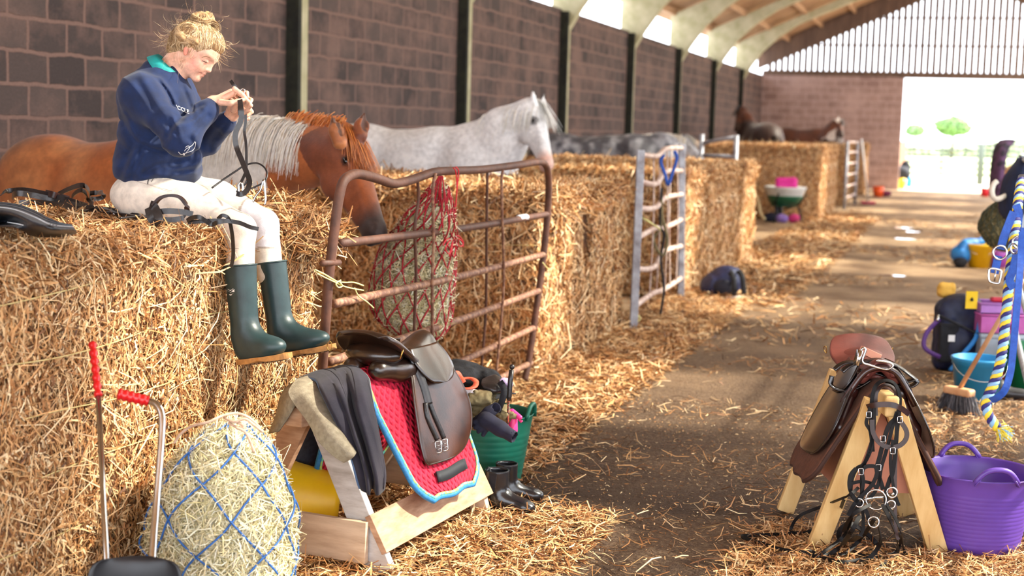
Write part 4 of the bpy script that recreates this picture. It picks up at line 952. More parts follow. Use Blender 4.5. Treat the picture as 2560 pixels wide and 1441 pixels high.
# ---- breeches
KR, KL = W(601, 574, 5.30), W(658, 562, 5.50)
def col_br(P):
    n = fbm(P, 10, 2, 2); c = mixc(lin((228, 217, 204)), lin((225, 214, 200)), .5+.4*n); d = np.linalg.norm((P-KL)*np.array([.8, 1, .75]), axis=1)
    c = np.where((d < .088)[:, None], lin((218, 214, 222)), c); seam = np.abs(d-.09) < .0025; return np.where(seam[:, None], lin((170, 156, 146)), c)
def foldb(P): return -.0020*fbm(np.stack([P[:, 0]*5, P[:, 1]*5, P[:, 2]*12], 1), 1, 3, 21)
pr = [('e', W(372, 488, 5.52), (.135, .165, .10), None, .03), ('c', W(372, 498, 5.42), W(470, 520, 5.37), .098, .086, .05), ('c', W(470, 520, 5.37), KR, .086, .058, .04), ('c', KR, W(601, 700, 5.295), .057, .050, .02),
      ('c', W(432, 480, 5.63), W(540, 508, 5.57), .095, .080, .05), ('c', W(540, 508, 5.57), KL, .080, .060, .04), ('c', KL, W(676, 690, 5.49), .057, .048, .02)]
BV, BQ = body(pr, .0062, disp=foldb, smooth=1); obj('breeches', (BV, BQ), M_BREECH, woman, col=col_br)
bbv = BVHTree.FromPolygons([tuple(v) for v in BV], [tuple(int(i) for i in q) for q in BQ])
decal('pocket_welt', join(linep([(393, 432), (380, 440), (371, 450), (369, 462)], 3), linep([(398, 434), (386, 443), (378, 455)], 1.6)), 0, 0, (1, 0), (0, 1), bbv, mat('grey_piping', (96, 90, 88)), woman)
decal('seam', join(linep([(330, 450), (372, 462), (430, 478)], 1.2), linep([(486, 458), (510, 466), (520, 474)], 1.2)), 0, 0, (1, 0), (0, 1), bbv, mat('seam_thread', (176, 160, 148)), woman)
# ---- wellington boots
def boot(name, top, ank, heel, toe, r0, r1, lab=None):
    up = unit(top-ank); fd = unit(toe-heel); side = unit(np.cross(fd, [0, 0, 1])); fdR = np.array([fd, side, np.cross(side, fd)]).T; dn = -fdR[:, 2]*np.sign(fdR[2, 2])
    L_ = np.linalg.norm(toe-heel); mid = heel+fd*L_*.55
    pr = [('c', top+up*.02, ank, r0, r1, .02), ('e', heel+fd*.025+[0, 0, .006], (.055, .040, .045), fdR, .03), ('c', ank+fd*.01, mid-dn*.012, r1*.98, .040, .035), ('e', mid, (.065, .040, .034), fdR, .03),
          ('e', toe-fd*.042-dn*.002, (.050, .040, .031), fdR, .03), ('-b', top+up*.075, (.12, .12, .05), axes(up), .002, .002), ('-c', top+up*.05, ank+up*.18, r0-.006, r1-.006, .002),
          ('-b', heel+fd*L_*.5+dn*.075, (.3, .1, .045), fdR, .002, .003)]
    b_ = body(pr, .0042, smooth=1); return obj(name, b_, M_BOOT, woman), fd, side, dn, L_, b_
def sole(bo, heel, toe, fd, side, dn, L_):
    V = []; Fs = []; rows = []
    for q, (w, g) in enumerate(((.036, 0), (.038, 0), (.038, 1), (.036, 1))):
        ring = []
        for t in np.linspace(0, 2*math.pi, 44, endpoint=False):
            x = (L_/2+.028)*math.cos(t); u = x/(L_/2); ww = w*(1.08 if u > 0 else .92)*(abs(math.sin(t))**.75)*np.sign(math.sin(t))
            arch = .008*math.exp(-((u+.1)/.3)**2)
            ring.append(heel+fd*(L_/2+x)+side*ww+dn*(.026+(.020-arch)*g))
        rows.append(ring)
    n = 44; V = np.array(rows).reshape(-1, 3); Fs = [(i*n+k, i*n+(k+1) % n, (i+1)*n+(k+1) % n, (i+1)*n+k) for i in range(3) for k in range(n)]+[tuple(range(n-1, -1, -1)), tuple(3*n+k for k in range(n))]
    obj('sole', (V, Fs), M_SOLE, bo, smooth=False)
    P = []
    for k in range(-4, 5):
        c = heel+fd*(L_/2+k*L_*.105)+dn*.048; P.append(box(c, (.012, .058, .007), np.array([fd, side, dn]).T))
    obj('tread', join(*P), mat('muddy_tread', (110, 80, 52), rough=.9), bo, smooth=False)
for top, ank, heel, toe, r0, r1 in ((W(601, 678, 5.29), W(613, 838, 5.30), W(606, 880, 5.30), W(708, 866, 5.24), .0605, .049), (W(681, 670, 5.49), W(702, 826, 5.50), W(698, 866, 5.50), W(818, 845, 5.43), .0560, .048)):
    bo, fd, side, dn, L_, b_ = boot('boot', top, ank, heel, toe, r0, r1); sole(bo, heel, toe, fd, side, dn, L_)
    up = unit(top-ank); e1 = unit(np.cross(up, [0, 1, .1])); e2 = np.cross(up, e1)
    obj('rim', tube([top+up*.021+(e1*math.cos(t)+e2*math.sin(t))*(r0+.0005) for t in np.linspace(0, 2*math.pi, 40, endpoint=False)], .0035, 6, closed=True), M_BOOT, bo)
    bb = BVHTree.FromPolygons([tuple(v) for v in b_[0]], [tuple(int(i) for i in q) for q in b_[1]])
    cx = 601 if top[1] < W(640, 670, 5.4)[1] else 681; x0 = 564 if cx == 601 else 648
    obs = [linep([(x0, 692+8*i), (x0+10, 690.5+8*i), (x0+20, 689+8*i)], 2.2) for i in range(4)]
    decal('rib', join(*obs), 0, 0, (1, 0), (0, 1), bb, mat('dark_rib', (24, 38, 40), rough=.5), bo, .003)
    if cx == 601:
        decal('logo', text_mesh('LOMOND'), 566, 746, (8.6, -1.0), (.3, -9), bb, M_WHITE, bo, .0015)
        tri = lambda a, b, c: (np.array([a+(0,), b+(0,), c+(0,)], float), [(0, 1, 2)])
        decal('logo_mark', join(tri((567, 725), (574, 729), (567, 732)), tri((569, 723), (584, 722), (576, 728)), tri((586, 723), (586, 731), (578, 729.5)), tri((568, 735), (584, 734), (576, 731.5)), tri((572, 737), (581, 736.5), (577, 739.5))), 0, 0, (1, 0), (0, 1), bb, M_WHITE, bo, .0015)
# ================================================================== gates, hay nets, saddle racks and tack
M_RUST = mat('rusty_steel', (74, 46, 36), (104, 66, 50), rough=.62, scale=14, detail=7, bump=.15, bscale=60)
M_RUSTW = mat('worn_rusty_steel', (116, 78, 62), (168, 126, 98), rough=.6, scale=30, detail=7, contrast=(.45, .6))
M_TAPE = mat('white_tape', (226, 230, 236), rough=.5)
GN, GP = unit([1, 0, -.085]), np.array([-2.47, 0, 0])
def gl(px, py, off=0.0):
    d = CM@_v(px, py); return CC+d*(((GP-CC)@GN)/(d@GN))+GN*off
gate = thing('field_gate', 'rusty brown tubular gate with a sagging top bar, left of the aisle', 'gate', [-2.47, 6.0, 0])
fr = [gl(792, 1170), gl(806, 925), gl(822, 700), gl(838, 560), gl(848, 492), gl(860, 452), gl(885, 436), gl(912, 438), gl(945, 447), gl(985, 459), gl(1028, 450), gl(1085, 431), gl(1135, 427), gl(1205, 424), gl(1300, 412), gl(1348, 405), gl(1364, 413), gl(1371, 440), gl(1371, 500), gl(1363, 600), gl(1351, 700), gl(1337, 800), gl(1324, 890), gl(1312, 952)]
fr[0][2] = max(fr[0][2], .01)
obj('frame', tube(smoothpts(fr, 6), .0205, 12), M_RUST, gate)
for a, b, mm in (((850, 609), (1372, 535), M_RUST), ((836, 760), (1360, 636), M_RUSTW), ((822, 905), (1348, 727), M_RUSTW), ((808, 1050), (1338, 818), M_RUSTW), ((797, 1150), (1327, 908), M_RUSTW)):
    A, B = gl(*a), gl(*b); obj('rail', tube(smoothpts([A, (A+B)/2+[0, 0, -.012], B], 8), .0185, 10), mm, gate)
for pts, off in (([(1055, 440), (1058, 500), (1049, 576), (1052, 690), (1047, 830), (1046, 960)], -.024), ([(1077, 432), (1070, 476), (1072, 597), (1069, 705), (1070, 900), (1072, 960)], .024),
                 ([(1229, 428), (1227, 572), (1225, 772), (1213, 930)], -.024), ([(1247, 424), (1243, 472), (1249, 672), (1245, 776), (1230, 940)], .024)):
    obj('upright', tube(smoothpts([gl(*q, off) for q in pts], 5), .0075, 8), M_RUSTW if off > 0 else M_RUST, gate)
obj('hinge_pin', tube([gl(800, 658, .01), gl(842, 656, .01)], .013, 8), M_RUST, gate)
obj('tape_band', tube([gl(1297, 546), gl(1315, 543.5)], .0195, 12), M_TAPE, gate)
M_TW = mat('pale_twine', (230, 224, 158), (212, 204, 130), rough=.7, scale=60)
def twine(px, py, pts, off=.03): return tube(smoothpts([gl(x, y, off) for x, y in pts], 5), .0032, 6)
tw = [twine(0, 0, [(770, 672), (795, 684), (812, 694), (828, 702), (848, 704), (868, 704), (892, 712)]), twine(0, 0, [(776, 682), (800, 694), (826, 706), (850, 716), (892, 724)]), twine(0, 0, [(828, 702), (836, 712), (826, 716), (820, 706), (832, 698)], .035), twine(0, 0, [(870, 718), (880, 738), (900, 752), (918, 768)], .03)]
tag(obj('baler_twine', join(*tw), M_TW), 'pale baler twine knotted round the left post of the rusty gate', 'twine')
tw = [twine(0, 0, [(1345, 655), (1356, 668), (1366, 672), (1374, 655), (1376, 642)]), twine(0, 0, [(1366, 672), (1370, 690), (1378, 690), (1375, 672), (1366, 668)])]
tag(obj('baler_twine', join(*tw), M_TW), 'pale baler twine knotted round the right post of the rusty gate', 'twine')
# ---- hay nets
M_HAYC = mat('hay', (255, 255, 255), attr=True, rough=.6, scale=30, spec=.3)
M_REDN = mat('red_net', (190, 36, 52), (160, 26, 42), rough=.6, scale=40); M_BLUEN = mat('blue_net', (36, 92, 168), (52, 110, 186), rough=.6, scale=40); M_GRNN = mat('dark_net', (70, 74, 56), rough=.8)
def haynet(label, axis, mnet, nst, L, Wd, nl, nr, pal=HAY, rope=.0032, tie=None, sq=1.0, lumps=.05, noff=.016):
    """axis: (point, radius) from the tie down to the foot; hay body with rope mesh of nl x nr diamonds"""
    C_ = smoothpts([a for a, r in axis], 10); Rr = smoothpts([[r, 0, 0] for a, r in axis], 10)[:, 0]; m = len(C_)
    s = np.r_[0, np.cumsum(np.linalg.norm(np.diff(C_, axis=0), axis=1))]; s /= s[-1]
    ax = unit(C_[0]-C_[-1]); e1 = unit(np.cross(ax, [0, 1, .2])); e2 = np.cross(ax, e1)
    def pt(v, th, off=0):
        v = np.asarray(v, float); th = np.asarray(th, float); c = np.array([np.interp(v, s, C_[:, k]) for k in range(3)]).T; r = np.interp(v, s, Rr)
        d = np.cos(th)[:, None]*e1+np.sin(th)[:, None]*e2; r = r*(1+lumps*noise3(d*2.2+v[:, None]*5, 1.0, 3))
        return c+d*(r+off)[:, None], d
    nv, nt = 60, 56; vv, tt = np.meshgrid(np.linspace(0, 1, nv), np.linspace(0, 2*np.pi, nt, endpoint=False), indexing='ij')
    P, d = pt(vv.ravel(), tt.ravel(), -.012); I = np.arange(nv*nt).reshape(nv, nt); J = np.roll(I, -1, 1)
    Q = np.stack([I[:-1], J[:-1], J[1:], I[1:]], -1).reshape(-1, 4); base = (P, Q, np.clip(lin((150, 138, 92))*(1+.5*fbm(P, 40, 2)[:, None]), .02, 1))
    v = rng.uniform(.02, .99, nst*2); w = np.interp(v, s, Rr); v = v[rng.random(len(v)) < w/Rr.max()][:nst]; n = len(v); th = rng.uniform(0, 2*np.pi, n)
    P, d = pt(v, th, rng.uniform(-.012, .010, n)); D = rng.normal(0, 1, (n, 3)); D -= d*(D*d).sum(1, keepdims=True)*rng.uniform(.6, 1.0, (n, 1))
    st = strands(P, D, L*rng.uniform(.4, 1.7, n), Wd*rng.uniform(.6, 1.5, n), d, .22, pal); vq = cat(base, st); vq[0][:, 2] = np.maximum(vq[0][:, 2], .003)
    t = thing('hay_net', label, 'hay net', C_[-1]); obj('hay', vq[:2], M_HAYC, t, col=vq[2], smooth=False)
    ro = []; 
    for q in (1, -1):
        for k in range(nl):
            v = np.linspace(.03, .985, nr*9); th = 2*np.pi*k/nl+q*np.pi*(v-.03)*nr/nl+.04*np.sin(v*17+k)
            P, d = pt(v, th, noff+.004*np.sin(v*23+k)); P[:, 2] = np.maximum(P[:, 2], .006); ro.append(tube(P, rope, 5))
    obj('net', join(*ro), mnet, t)
    return t
zr = 7.24
t = haynet('red rope hay net stuffed with hay, tied to the rusty gate', [(W(1103, 452, 6.86), .012), (W(1096, 490, 6.92), .05), (W(1078, 545, 7.0), .105), (W(1052, 620, zr), .165), (W(1034, 700, zr), .198), (W(1030, 765, zr), .195), (W(1036, 815, zr), .14), (W(1042, 838, zr), .04)], M_REDN, 15000, .045, .0042, 16, 11, rope=.0042)
ro = []
for i in range(7):
    a = rng.uniform(-1, 1); ro.append(tube(smoothpts([W(1104+a*6, 440, 6.8), W(1100+a*22+rng.normal(0, 4), 480, 6.82), W(1098+a*40, 520+rng.normal(0, 12), 6.86)], 6), .0035, 5))
obj('draw_string', join(*ro), M_REDN, t)
M_REDT = mat('red_twine', (226, 44, 60), (206, 34, 50), rough=.5, scale=50)
pr = [[(1124, 416), (1131, 425), (1129, 450), (1125, 500), (1121, 560), (1119, 590)], [(1118, 418), (1124, 428), (1127, 470), (1122, 530), (1118, 592)], [(1119, 592), (1105, 605), (1098, 622), (1110, 632), (1119, 598)], [(1119, 592), (1132, 588), (1144, 606), (1134, 614), (1121, 598)], [(1118, 594), (1112, 618), (1108, 640)], [(1120, 594), (1124, 620), (1120, 642)], [(1119, 592), (1100, 598), (1092, 612)], [(1119, 592), (1139, 600), (1143, 616)], [(1119, 594), (1116, 612), (1114, 628)]]
obj('tie_string', join(*[tube(smoothpts([gl(x, y, .032) for x, y in q], 5), .0034, 5) for q in pr]), M_REDT, t)
zb = 4.72
tb = haynet('bulging blue rope hay net on the floor by the straw bale', [(W(592, 1052, 4.80), .02), (W(585, 1085, 4.78), .075), (W(572, 1135, 4.76), .135), (W(562, 1200, 4.74), .178), (W(556, 1280, zb), .210), (W(556, 1370, zb), .222), (W(560, 1460, zb), .205), (G(570, 1552), .14)], M_BLUEN, 30000, .062, .0030, 7, 6, rope=.0036, pal=HAY+[lin((250, 244, 214))], lumps=.07, noff=.026)
M_COTTON = mat('pinkish_cotton_rope', (226, 196, 172), (204, 170, 146), rough=.8, scale=60)
pr = [[(436, 1108, 4.62), (452, 1085, 4.6), (480, 1066, 4.58), (520, 1056, 4.56), (556, 1040, 4.58), (590, 1034, 4.6), (620, 1044, 4.6), (650, 1070, 4.62)], [(560, 1044, 4.6), (585, 1056, 4.56), (612, 1048, 4.56), (636, 1064, 4.56), (656, 1080, 4.58)], [(590, 1070, 4.54), (612, 1080, 4.54), (628, 1110, 4.52), (634, 1130, 4.5)], [(575, 1050, 4.58), (600, 1060, 4.56), (610, 1070, 4.55), (590, 1068, 4.56), (572, 1058, 4.58)]]
obj('draw_rope', join(*[tube(smoothpts([W(*q) for q in p], 6), .0046, 8) for p in pr]), M_COTTON, tb)
# ---- saddle racks
M_WOODL = mat('weathered_pine', (214, 190, 164), (186, 158, 132), rough=.75, scale=5, stretch=(1, 1, 6), detail=7, bump=.1)
M_WOODP = mat('pinkish_pine', (196, 158, 128), (160, 120, 92), rough=.7, scale=6, stretch=(1.5, 1.5, 7), detail=6, bump=.08)
M_WOODW = mat('whitewashed_pine', (206, 202, 200), (168, 160, 154), rough=.8, scale=7, stretch=(1, 1, 4), detail=8, bump=.1)
def board(a, b, w, t, nrm):
    """board from a to b, broad face towards nrm"""
    a = np.array(a, float); b = np.array(b, float); d = unit(b-a); n_ = np.array(nrm, float); n_ = unit(n_-d*np.dot(n_, d)); s = np.cross(n_, d)
    return box((a+b)/2, (np.linalg.norm(b-a), w, t), np.array([d, s, n_]).T)
RF, RB = G(957, 1441), G(1205, 1297); rd = unit(RB-RF); rl = np.array([-rd[1], rd[0], 0]); Up = np.array([0, 0, 1.])
wd_, hh_ = .60, .60
rack = thing('saddle_rack', 'wooden A-frame saddle rack with low side planks in front of the straw bale', 'saddle rack', (RF+RB+rl*wd_)/2)
LFp, LBp = RF+rl*wd_, RB+rl*wd_; rf, rb_ = RF+rl*wd_/2+Up*hh_, RB+rl*wd_/2+Up*hh_
rf = rf-rd*.10; rb_ = rb_-rl*.09; rdd = unit(rb_-rf)
obj('ridge_beam', box((rf+rb_)/2-[0, 0, .035], (np.linalg.norm(rb_-rf)+.04, .07, .07), np.array([rdd, np.cross(Up, rdd), Up]).T), M_WOODP, rack, bevel=.003)
for ft, tp, w, mm in ((RF, RF+rl*(wd_/2-.03)+Up*(hh_-.03), .095, M_WOODW), (LFp, RF+rl*(wd_/2+.03)+Up*(hh_-.02), .095, M_WOODP), (RB, RB+rl*(wd_/2-.12)+Up*(hh_-.03), .075, M_WOODL), (LBp, RB+rl*(wd_/2-.06)+Up*(hh_-.03), .085, M_WOODL)):
    ft = ft+Up*.012; obj('leg', board(ft, tp, w, .035, -rd), mm, rack, bevel=.003)
o = -rl*.0
obj('side_plank', board(RF+rl*.055+Up*.155-rd*.03-rl*.040, RB+rl*.05+Up*.165+rd*.02-rl*.045, .145, .024, -rl+Up*.55), M_WOODP, rack, bevel=.002)
obj('side_plank', board(LFp-rl*.055+Up*.155-rd*.0+rl*.03, LBp-rl*.05+Up*.165+rd*.02+rl*.03, .14, .024, rl+Up*.5), M_WOODP, rack, bevel=.002)
obj('end_plank', board(RF-rd*.040+rl*.045+Up*.125, LFp-rd*.040-rl*.02+Up*.130, .150, .024, -rd), M_WOODL, rack, bevel=.002)
obj('end_plank', board(RB+rd*.032+rl*.06+Up*.16, LBp+rd*.032-rl*.06+Up*.16, .14, .024, -rd), M_WOODL, rack, bevel=.002)
M_SEAT = mat('dark_brown_leather', (52, 31, 20), (28, 17, 13), rough=.3, scale=9, spec=.7, coat=.25, bump=.04, bscale=140)
M_FLAP = mat('tan_brown_leather', (78, 44, 30), (24, 15, 13), rough=.34, scale=5, spec=.5, coat=.1, bump=.04, bscale=140, detail=5)
M_RED_L = mat('reddish_leather', (116, 60, 52), (88, 42, 36), rough=.42, scale=7, spec=.5, bump=.05, bscale=120)
M_DKRED = mat('oxblood_leather', (62, 28, 24), (40, 18, 17), rough=.3, scale=9, spec=.6, coat=.2)
M_BLKBR = mat('brown_black_leather', (34, 26, 28), (16, 13, 14), rough=.27, scale=6, spec=.7, coat=.3)
def saddle(t, O, fw, sc, mseat, mflap, mpan, mskirt, knee=False, spl=.13):
    fw = unit(fw); lt = np.cross(Up, fw)
    def S(x, y, z): return O+(lt*x+fw*y+Up*z)*sc
    R = np.array([lt, fw, Up]).T
    st = [(-.262, .075, .178, .012), (-.252, .105, .184, .014), (-.222, .136, .166, .016), (-.16, .150, .124, .020), (-.09, .132, .100, .030), (0, .100, .090, .045), (.09, .080, .104, .062), (.155, .078, .126, .080), (.19, .070, .134, .080), (.21, .05, .126, .06)]
    rows = [[S(w*math.sin(a*math.pi/2), y, zc-dr*abs(math.sin(a*math.pi/2))**2.2) for a in np.linspace(-1, 1, 9)] for y, w, zc, dr in st]
    g_ = interp_rows(rows, 44, 34); obj('seat', sheet(g_, .020*sc), mseat, t, sub=1)
    pr = [('e', S(0, -.17, .095), (.118*sc, .080*sc, .045*sc), R, .03), ('e', S(0, .0, .055), (.075*sc, .16*sc, .04*sc), R, .03)]
    for q in (1, -1):
        pr += [('c', S(.02*q, .19, .105), S(.075*q, .17, .05), .022*sc, .026*sc, .02)]
    obj('tree', body(pr, .006), mseat, t)
    for q in (1, -1):
        pr = [('c', S(.055*q, -.225, .045), S(.075*q, -.12, .035), .040*sc, .042*sc, .02), ('c', S(.075*q, -.12, .035), S(.095*q, .02, .015), .042*sc, .032*sc, .03), ('c', S(.095*q, .02, .015), S(.115*q, .15, -.015), .032*sc, .030*sc, .02)]
        pr += [('c', S(.105*q, .15, -.015), S((.07+spl*.5)*q, .165, -.16), .022*sc, .020*sc, .02), ('c', S((.07+spl*.5)*q, .165, -.16), S((.075+spl*.8)*q, .13, -.28), .020*sc, .014*sc, .02)]
        obj('panel', body(pr, .0055), mpan, t)
        # flap: rows down the horse's side
        rows = []
        for s, y0, y1 in ((0, -.06, .17), (.2, -.09, .22), (.4, -.115, .265), (.6, -.13, .285), (.78, -.14, .262), (.9, -.14, .215), (.97, -.135, .165), (1.0, -.12, .12)):
            x = .082+spl*s**.85; z = .075-.385*s**1.05; rows.append([S(q*(x+.016*math.sin(math.pi*u)), y0+(y1-y0)*u, z) for u in np.linspace(0, 1, 7)])
        fl_ = interp_rows(rows, 30, 20); fl_ = fl_ if q > 0 else fl_; obj('flap', sheet(fl_, .006*sc), mflap, t)
        obj('flap_edge', tube(np.vstack([fl_[:, 0], fl_[-1], fl_[::-1, -1]]), .0042*sc, 6), mskirt, t)
        rows = []
        for s, y0, y1 in ((0, -.06, .155), (.35, -.07, .185), (.7, -.05, .185), (.92, -.02, .15), (1.0, .02, .11)):
            x = .070+.085*s; z = .098-.135*s; rows.append([S(q*(x+.012+.012*math.sin(math.pi*u)), y0+(y1-y0)*u, z+.01) for u in np.linspace(0, 1, 6)])
        obj('skirt', sheet(interp_rows(rows, 18, 14), .005*sc), mskirt, t)
        if knee:
            pr = [('c', S(.115*q, .165, -.04), S(.165*q, .195, -.17), .018*sc, .028*sc, .02), ('c', S(.165*q, .195, -.17), S(.205*q, .165, -.30), .028*sc, .016*sc, .02)]
            obj('knee_roll', body(pr, .005), mpan, t)
        P_ = [S(.155*q, -.19, .10), S(.150*q, -.20, .088), S(.146*q, -.21, .10)]
        obj('dee_ring', tube(smoothpts([S(.150*q, -.235, .098), S(.160*q, -.243, .112), S(.162*q, -.235, .128), S(.155*q, -.225, .13)], 4, True), .0018, 6, closed=True), mat('brass', (206, 168, 92), rough=.25, metal=1), t)
    return S
# left saddle, its rear towards the camera
OL = (RF+RB)/2+rl*(wd_/2)+Up*.655; OL = OL-rd*.0-rl*.120; rd0 = rd; rd = unit(rd-rl*.06)
sad = thing('saddle', 'brown leather saddle over a red pad on the left wooden rack', 'saddle', OL)
S1 = saddle(sad, OL, rd, 1.0, M_SEAT, M_FLAP, M_SEAT, M_SEAT)
# saddle().lt = Up x fw points to -X for the left saddle, so the aisle side is q = -1
def onflap(S, q, y, s, off): return S(q*(.082+.13*s**.85+.016+off), y, .075-.385*s**1.05)
_fl = [o for o in kids(sad) if o.name.startswith(('flap', 'skirt')) and not o.name.startswith('flap_edge')]
_V = []; _F = []
for o in _fl:
    k_ = len(_V); _V += [tuple(np.array(v.co[:])+OL) for v in o.data.vertices]; _F += [tuple(i_+k_ for i_ in p.vertices) for p in o.data.polygons]
fbv = BVHTree.FromPolygons(_V, _F); vdn = CM@np.array([.35, 0, 1.])
def onf(pts, off=.006): return np.array([press(x, y, fbv, off) for x, y in smoothpts([[a, b, 0] for a, b in pts], 5)[:, :2] if press(x, y, fbv, off) is not None])
obj('stirrup_leather', strap(onf([(1012, 878), (1030, 900), (1046, 935), (1060, 975), (1070, 1012)], .008), .036, .007, vdn), M_LEATH, sad)
for pts in ([(1064, 1008), (1068, 1040), (1082, 1075), (1094, 1100)], [(1074, 1008), (1086, 1040), (1100, 1072), (1110, 1096)]): obj('girth_strap', strap(onf(pts, .009), .017, .005, vdn), M_LEATH, sad)
for bx, by in ((1096, 1118), (1112, 1113)):
    c = press(bx, by, fbv, .012); c = c if c is not None else W(bx, by, 5.0); e1_, e2_ = CM@np.array([1, .25, 0]), CM@np.array([-.1, 1, 0]); pts = [c+e1_*a*.0105+e2_*b*.021 for a, b in ((-1, -1), (1, -1), (1, 1), (-1, 1))]; P = []
    for i in range(4): P += [pts[i]+(pts[(i+1) % 4]-pts[i])*u for u in np.linspace(.08, .92, 4)]
    obj('buckle', tube(P, .0030, 6, closed=True), M_STEEL, sad)
    for k_ in (-.008, .006): obj('buckle_bar', tube([c+e2_*k_-e1_*.0105, c+e2_*k_+e1_*.0105], .0024, 6), M_STEEL, sad)
# quilted red pad
m = mat('red_quilt', (214, 18, 62), (196, 10, 50), rough=.75, scale=20)
N = m.node_tree.nodes; K = m.node_tree.links; tc = N.new('ShaderNodeTexCoord'); mp = N.new('ShaderNodeMapping'); mp.inputs['Rotation'].default_value = (0, 0, .785); K.new(tc.outputs['UV'], mp.inputs['Vector'])
w1 = N.new('ShaderNodeTexWave'); w1.inputs['Scale'].default_value = 2.6; w1.wave_profile = 'SIN'; w1.bands_direction = 'X'; w2 = N.new('ShaderNodeTexWave'); w2.inputs['Scale'].default_value = 2.6; w2.bands_direction = 'Y'
K.new(mp.outputs[0], w1.inputs['Vector']); K.new(mp.outputs[0], w2.inputs['Vector']); mn = N.new('ShaderNodeMath'); mn.operation = 'MULTIPLY'; K.new(w1.outputs['Fac'], mn.inputs[0]); K.new(w2.outputs['Fac'], mn.inputs[1])
bp = N.new('ShaderNodeBump'); bp.inputs['Strength'].default_value = 1.0; bp.inputs['Distance'].default_value = .012; K.new(mn.outputs[0], bp.inputs['Height']); K.new(bp.outputs[0], N['Principled BSDF'].inputs['Normal'])
M_QUILT = m
def padsheet(S, half, drop, y0, y1, wv=0, rear=0, fr_=0):
    rows = []
    for u in np.linspace(-1, 1, 41):
        a = abs(u); x = .030*np.sign(u)*min(a*6, 1)+np.sign(u)*half*max(a-.08, 0)/.92; z = .045-.012*min(a*8, 1)-drop*max(a-.08, 0)**1.02/.92
        ya = y0+rear*max(a-.35, 0)**1.0*1.2*(1 if a < .75 else 1)-.035*math.exp(-((a-1)/.12)**2)*0; yb = y1+fr_*a
        
        if a > .8: ya += ((a-.8)/.2)**2.5*.075; yb -= ((a-.8)/.2)**2.5*.085
        rows.append([S(x+.012*np.sign(u)*math.sin(9*v+u*3)*a*wv, ya+(yb-ya)*v, z+.008*wv*math.sin(11*v)) for v in np.linspace(0, 1, 24)])
    return np.array(rows)
def adduv(o, nu, nv, su, sv):
    me = o.data; uv = me.uv_layers.new(name='UVMap'); n = nu*nv; li = np.empty(len(me.loops), np.int32); me.loops.foreach_get('vertex_index', li)
    i = (li % n)//nv; j = (li % n) % nv; uv.data.foreach_set('uv', np.stack([i/(nu-1)*su, j/(nv-1)*sv], 1).astype(np.float32).ravel())
pad = thing('saddle_pad', 'quilted red saddle pad with blue and yellow binding under the left saddle', 'saddle pad', OL)
g_ = padsheet(S1, .215, .475, -.30, .27, wv=.45, rear=.12)
po = obj('quilt', sheet(g_, .012), M_QUILT, pad); adduv(po, 41, 24, 4.2, 2.6)
edge = np.vstack([g_[:, 0], g_[-1, 1:], g_[::-1, -1][1:], g_[0, ::-1][1:-1]])
obj('binding', tube(edge, .0105, 8, closed=True), mat('blue_binding', (44, 128, 184), (30, 104, 164), rough=.6, scale=90), pad)
cin = (g_[20, 12]); obj('piping', tube(edge*.975+cin*.025+(S1(-.009, 0, 0)-OL), .0060, 6, closed=True), mat('yellow_green_piping', (190, 212, 96), (96, 190, 180), rough=.6, scale=60, contrast=(.45, .55)), pad)
P = [g_[2, j]*.4+g_[4, j]*.6+S1(-.014, 0, 0)-OL for j in range(8, 19)]; P = [g_[3, j]+(S1(-.016, 0, 0)-OL)*1.0 for j in range(7, 19)]
obj('girth_loop', strap(np.array(P), .042, .006, S1(-1, 0, .4)-OL), mat('black_webbing', (26, 30, 38), rough=.7, scale=60), pad)
rd = rd0
# ---- coat/rug thrown over the front of the left rack
M_FLEECE = mat('dark_navy_fleece', (42, 38, 50), (30, 28, 40), rough=.95, scale=14, sheen=.05, bump=.1, bscale=200)
M_WOOL = mat('grey_wool_blanket', (152, 142, 122), (126, 116, 98), rough=.95, scale=50, bump=.2, bscale=240)
vd0 = CM@np.array([0, 0, 1.])
rug = thing('horse_rug', 'dark fleece rug with a grey wool lining folded over the front of the left rack', 'rug', rf)
def prow(*q): return [W(*p) for p in q]
wl = interp_rows([prow((768, 950, 5.22), (735, 958, 5.16), (712, 975, 5.12), (700, 1000, 5.12), (690, 1040, 5.12), (672, 1085, 5.14)),
                  prow((800, 948, 5.22), (775, 962, 5.08), (752, 985, 5.02), (738, 1012, 5.02), (720, 1045, 5.06), (696, 1080, 5.1))], 10, 26)
obj('lining', sheet(wl, .008), M_WOOL, rug)
wl = interp_rows([prow((742, 950, 5.16), (722, 985, 5.03), (742, 1020, 4.98), (772, 1060, 4.93), (800, 1105, 4.90), (838, 1140, 4.88), (862, 1156, 4.87)),
                  prow((765, 943, 5.2), (756, 975, 5.03), (778, 1012, 4.95), (808, 1055, 4.90), (838, 1098, 4.87), (866, 1128, 4.85), (884, 1142, 4.85)),
                  prow((785, 940, 5.24), (795, 975, 5.06), (812, 1012, 4.98), (836, 1052, 4.94), (862, 1092, 4.9), (880, 1116, 4.88), (889, 1132, 4.87))], 24, 30)
wl = wl+CM@np.array([0, 0, 1.])*(.012*np.sin(np.linspace(0, 9, 30)))[None, :, None]
obj('lining', sheet(wl, .010), M_WOOL, rug)
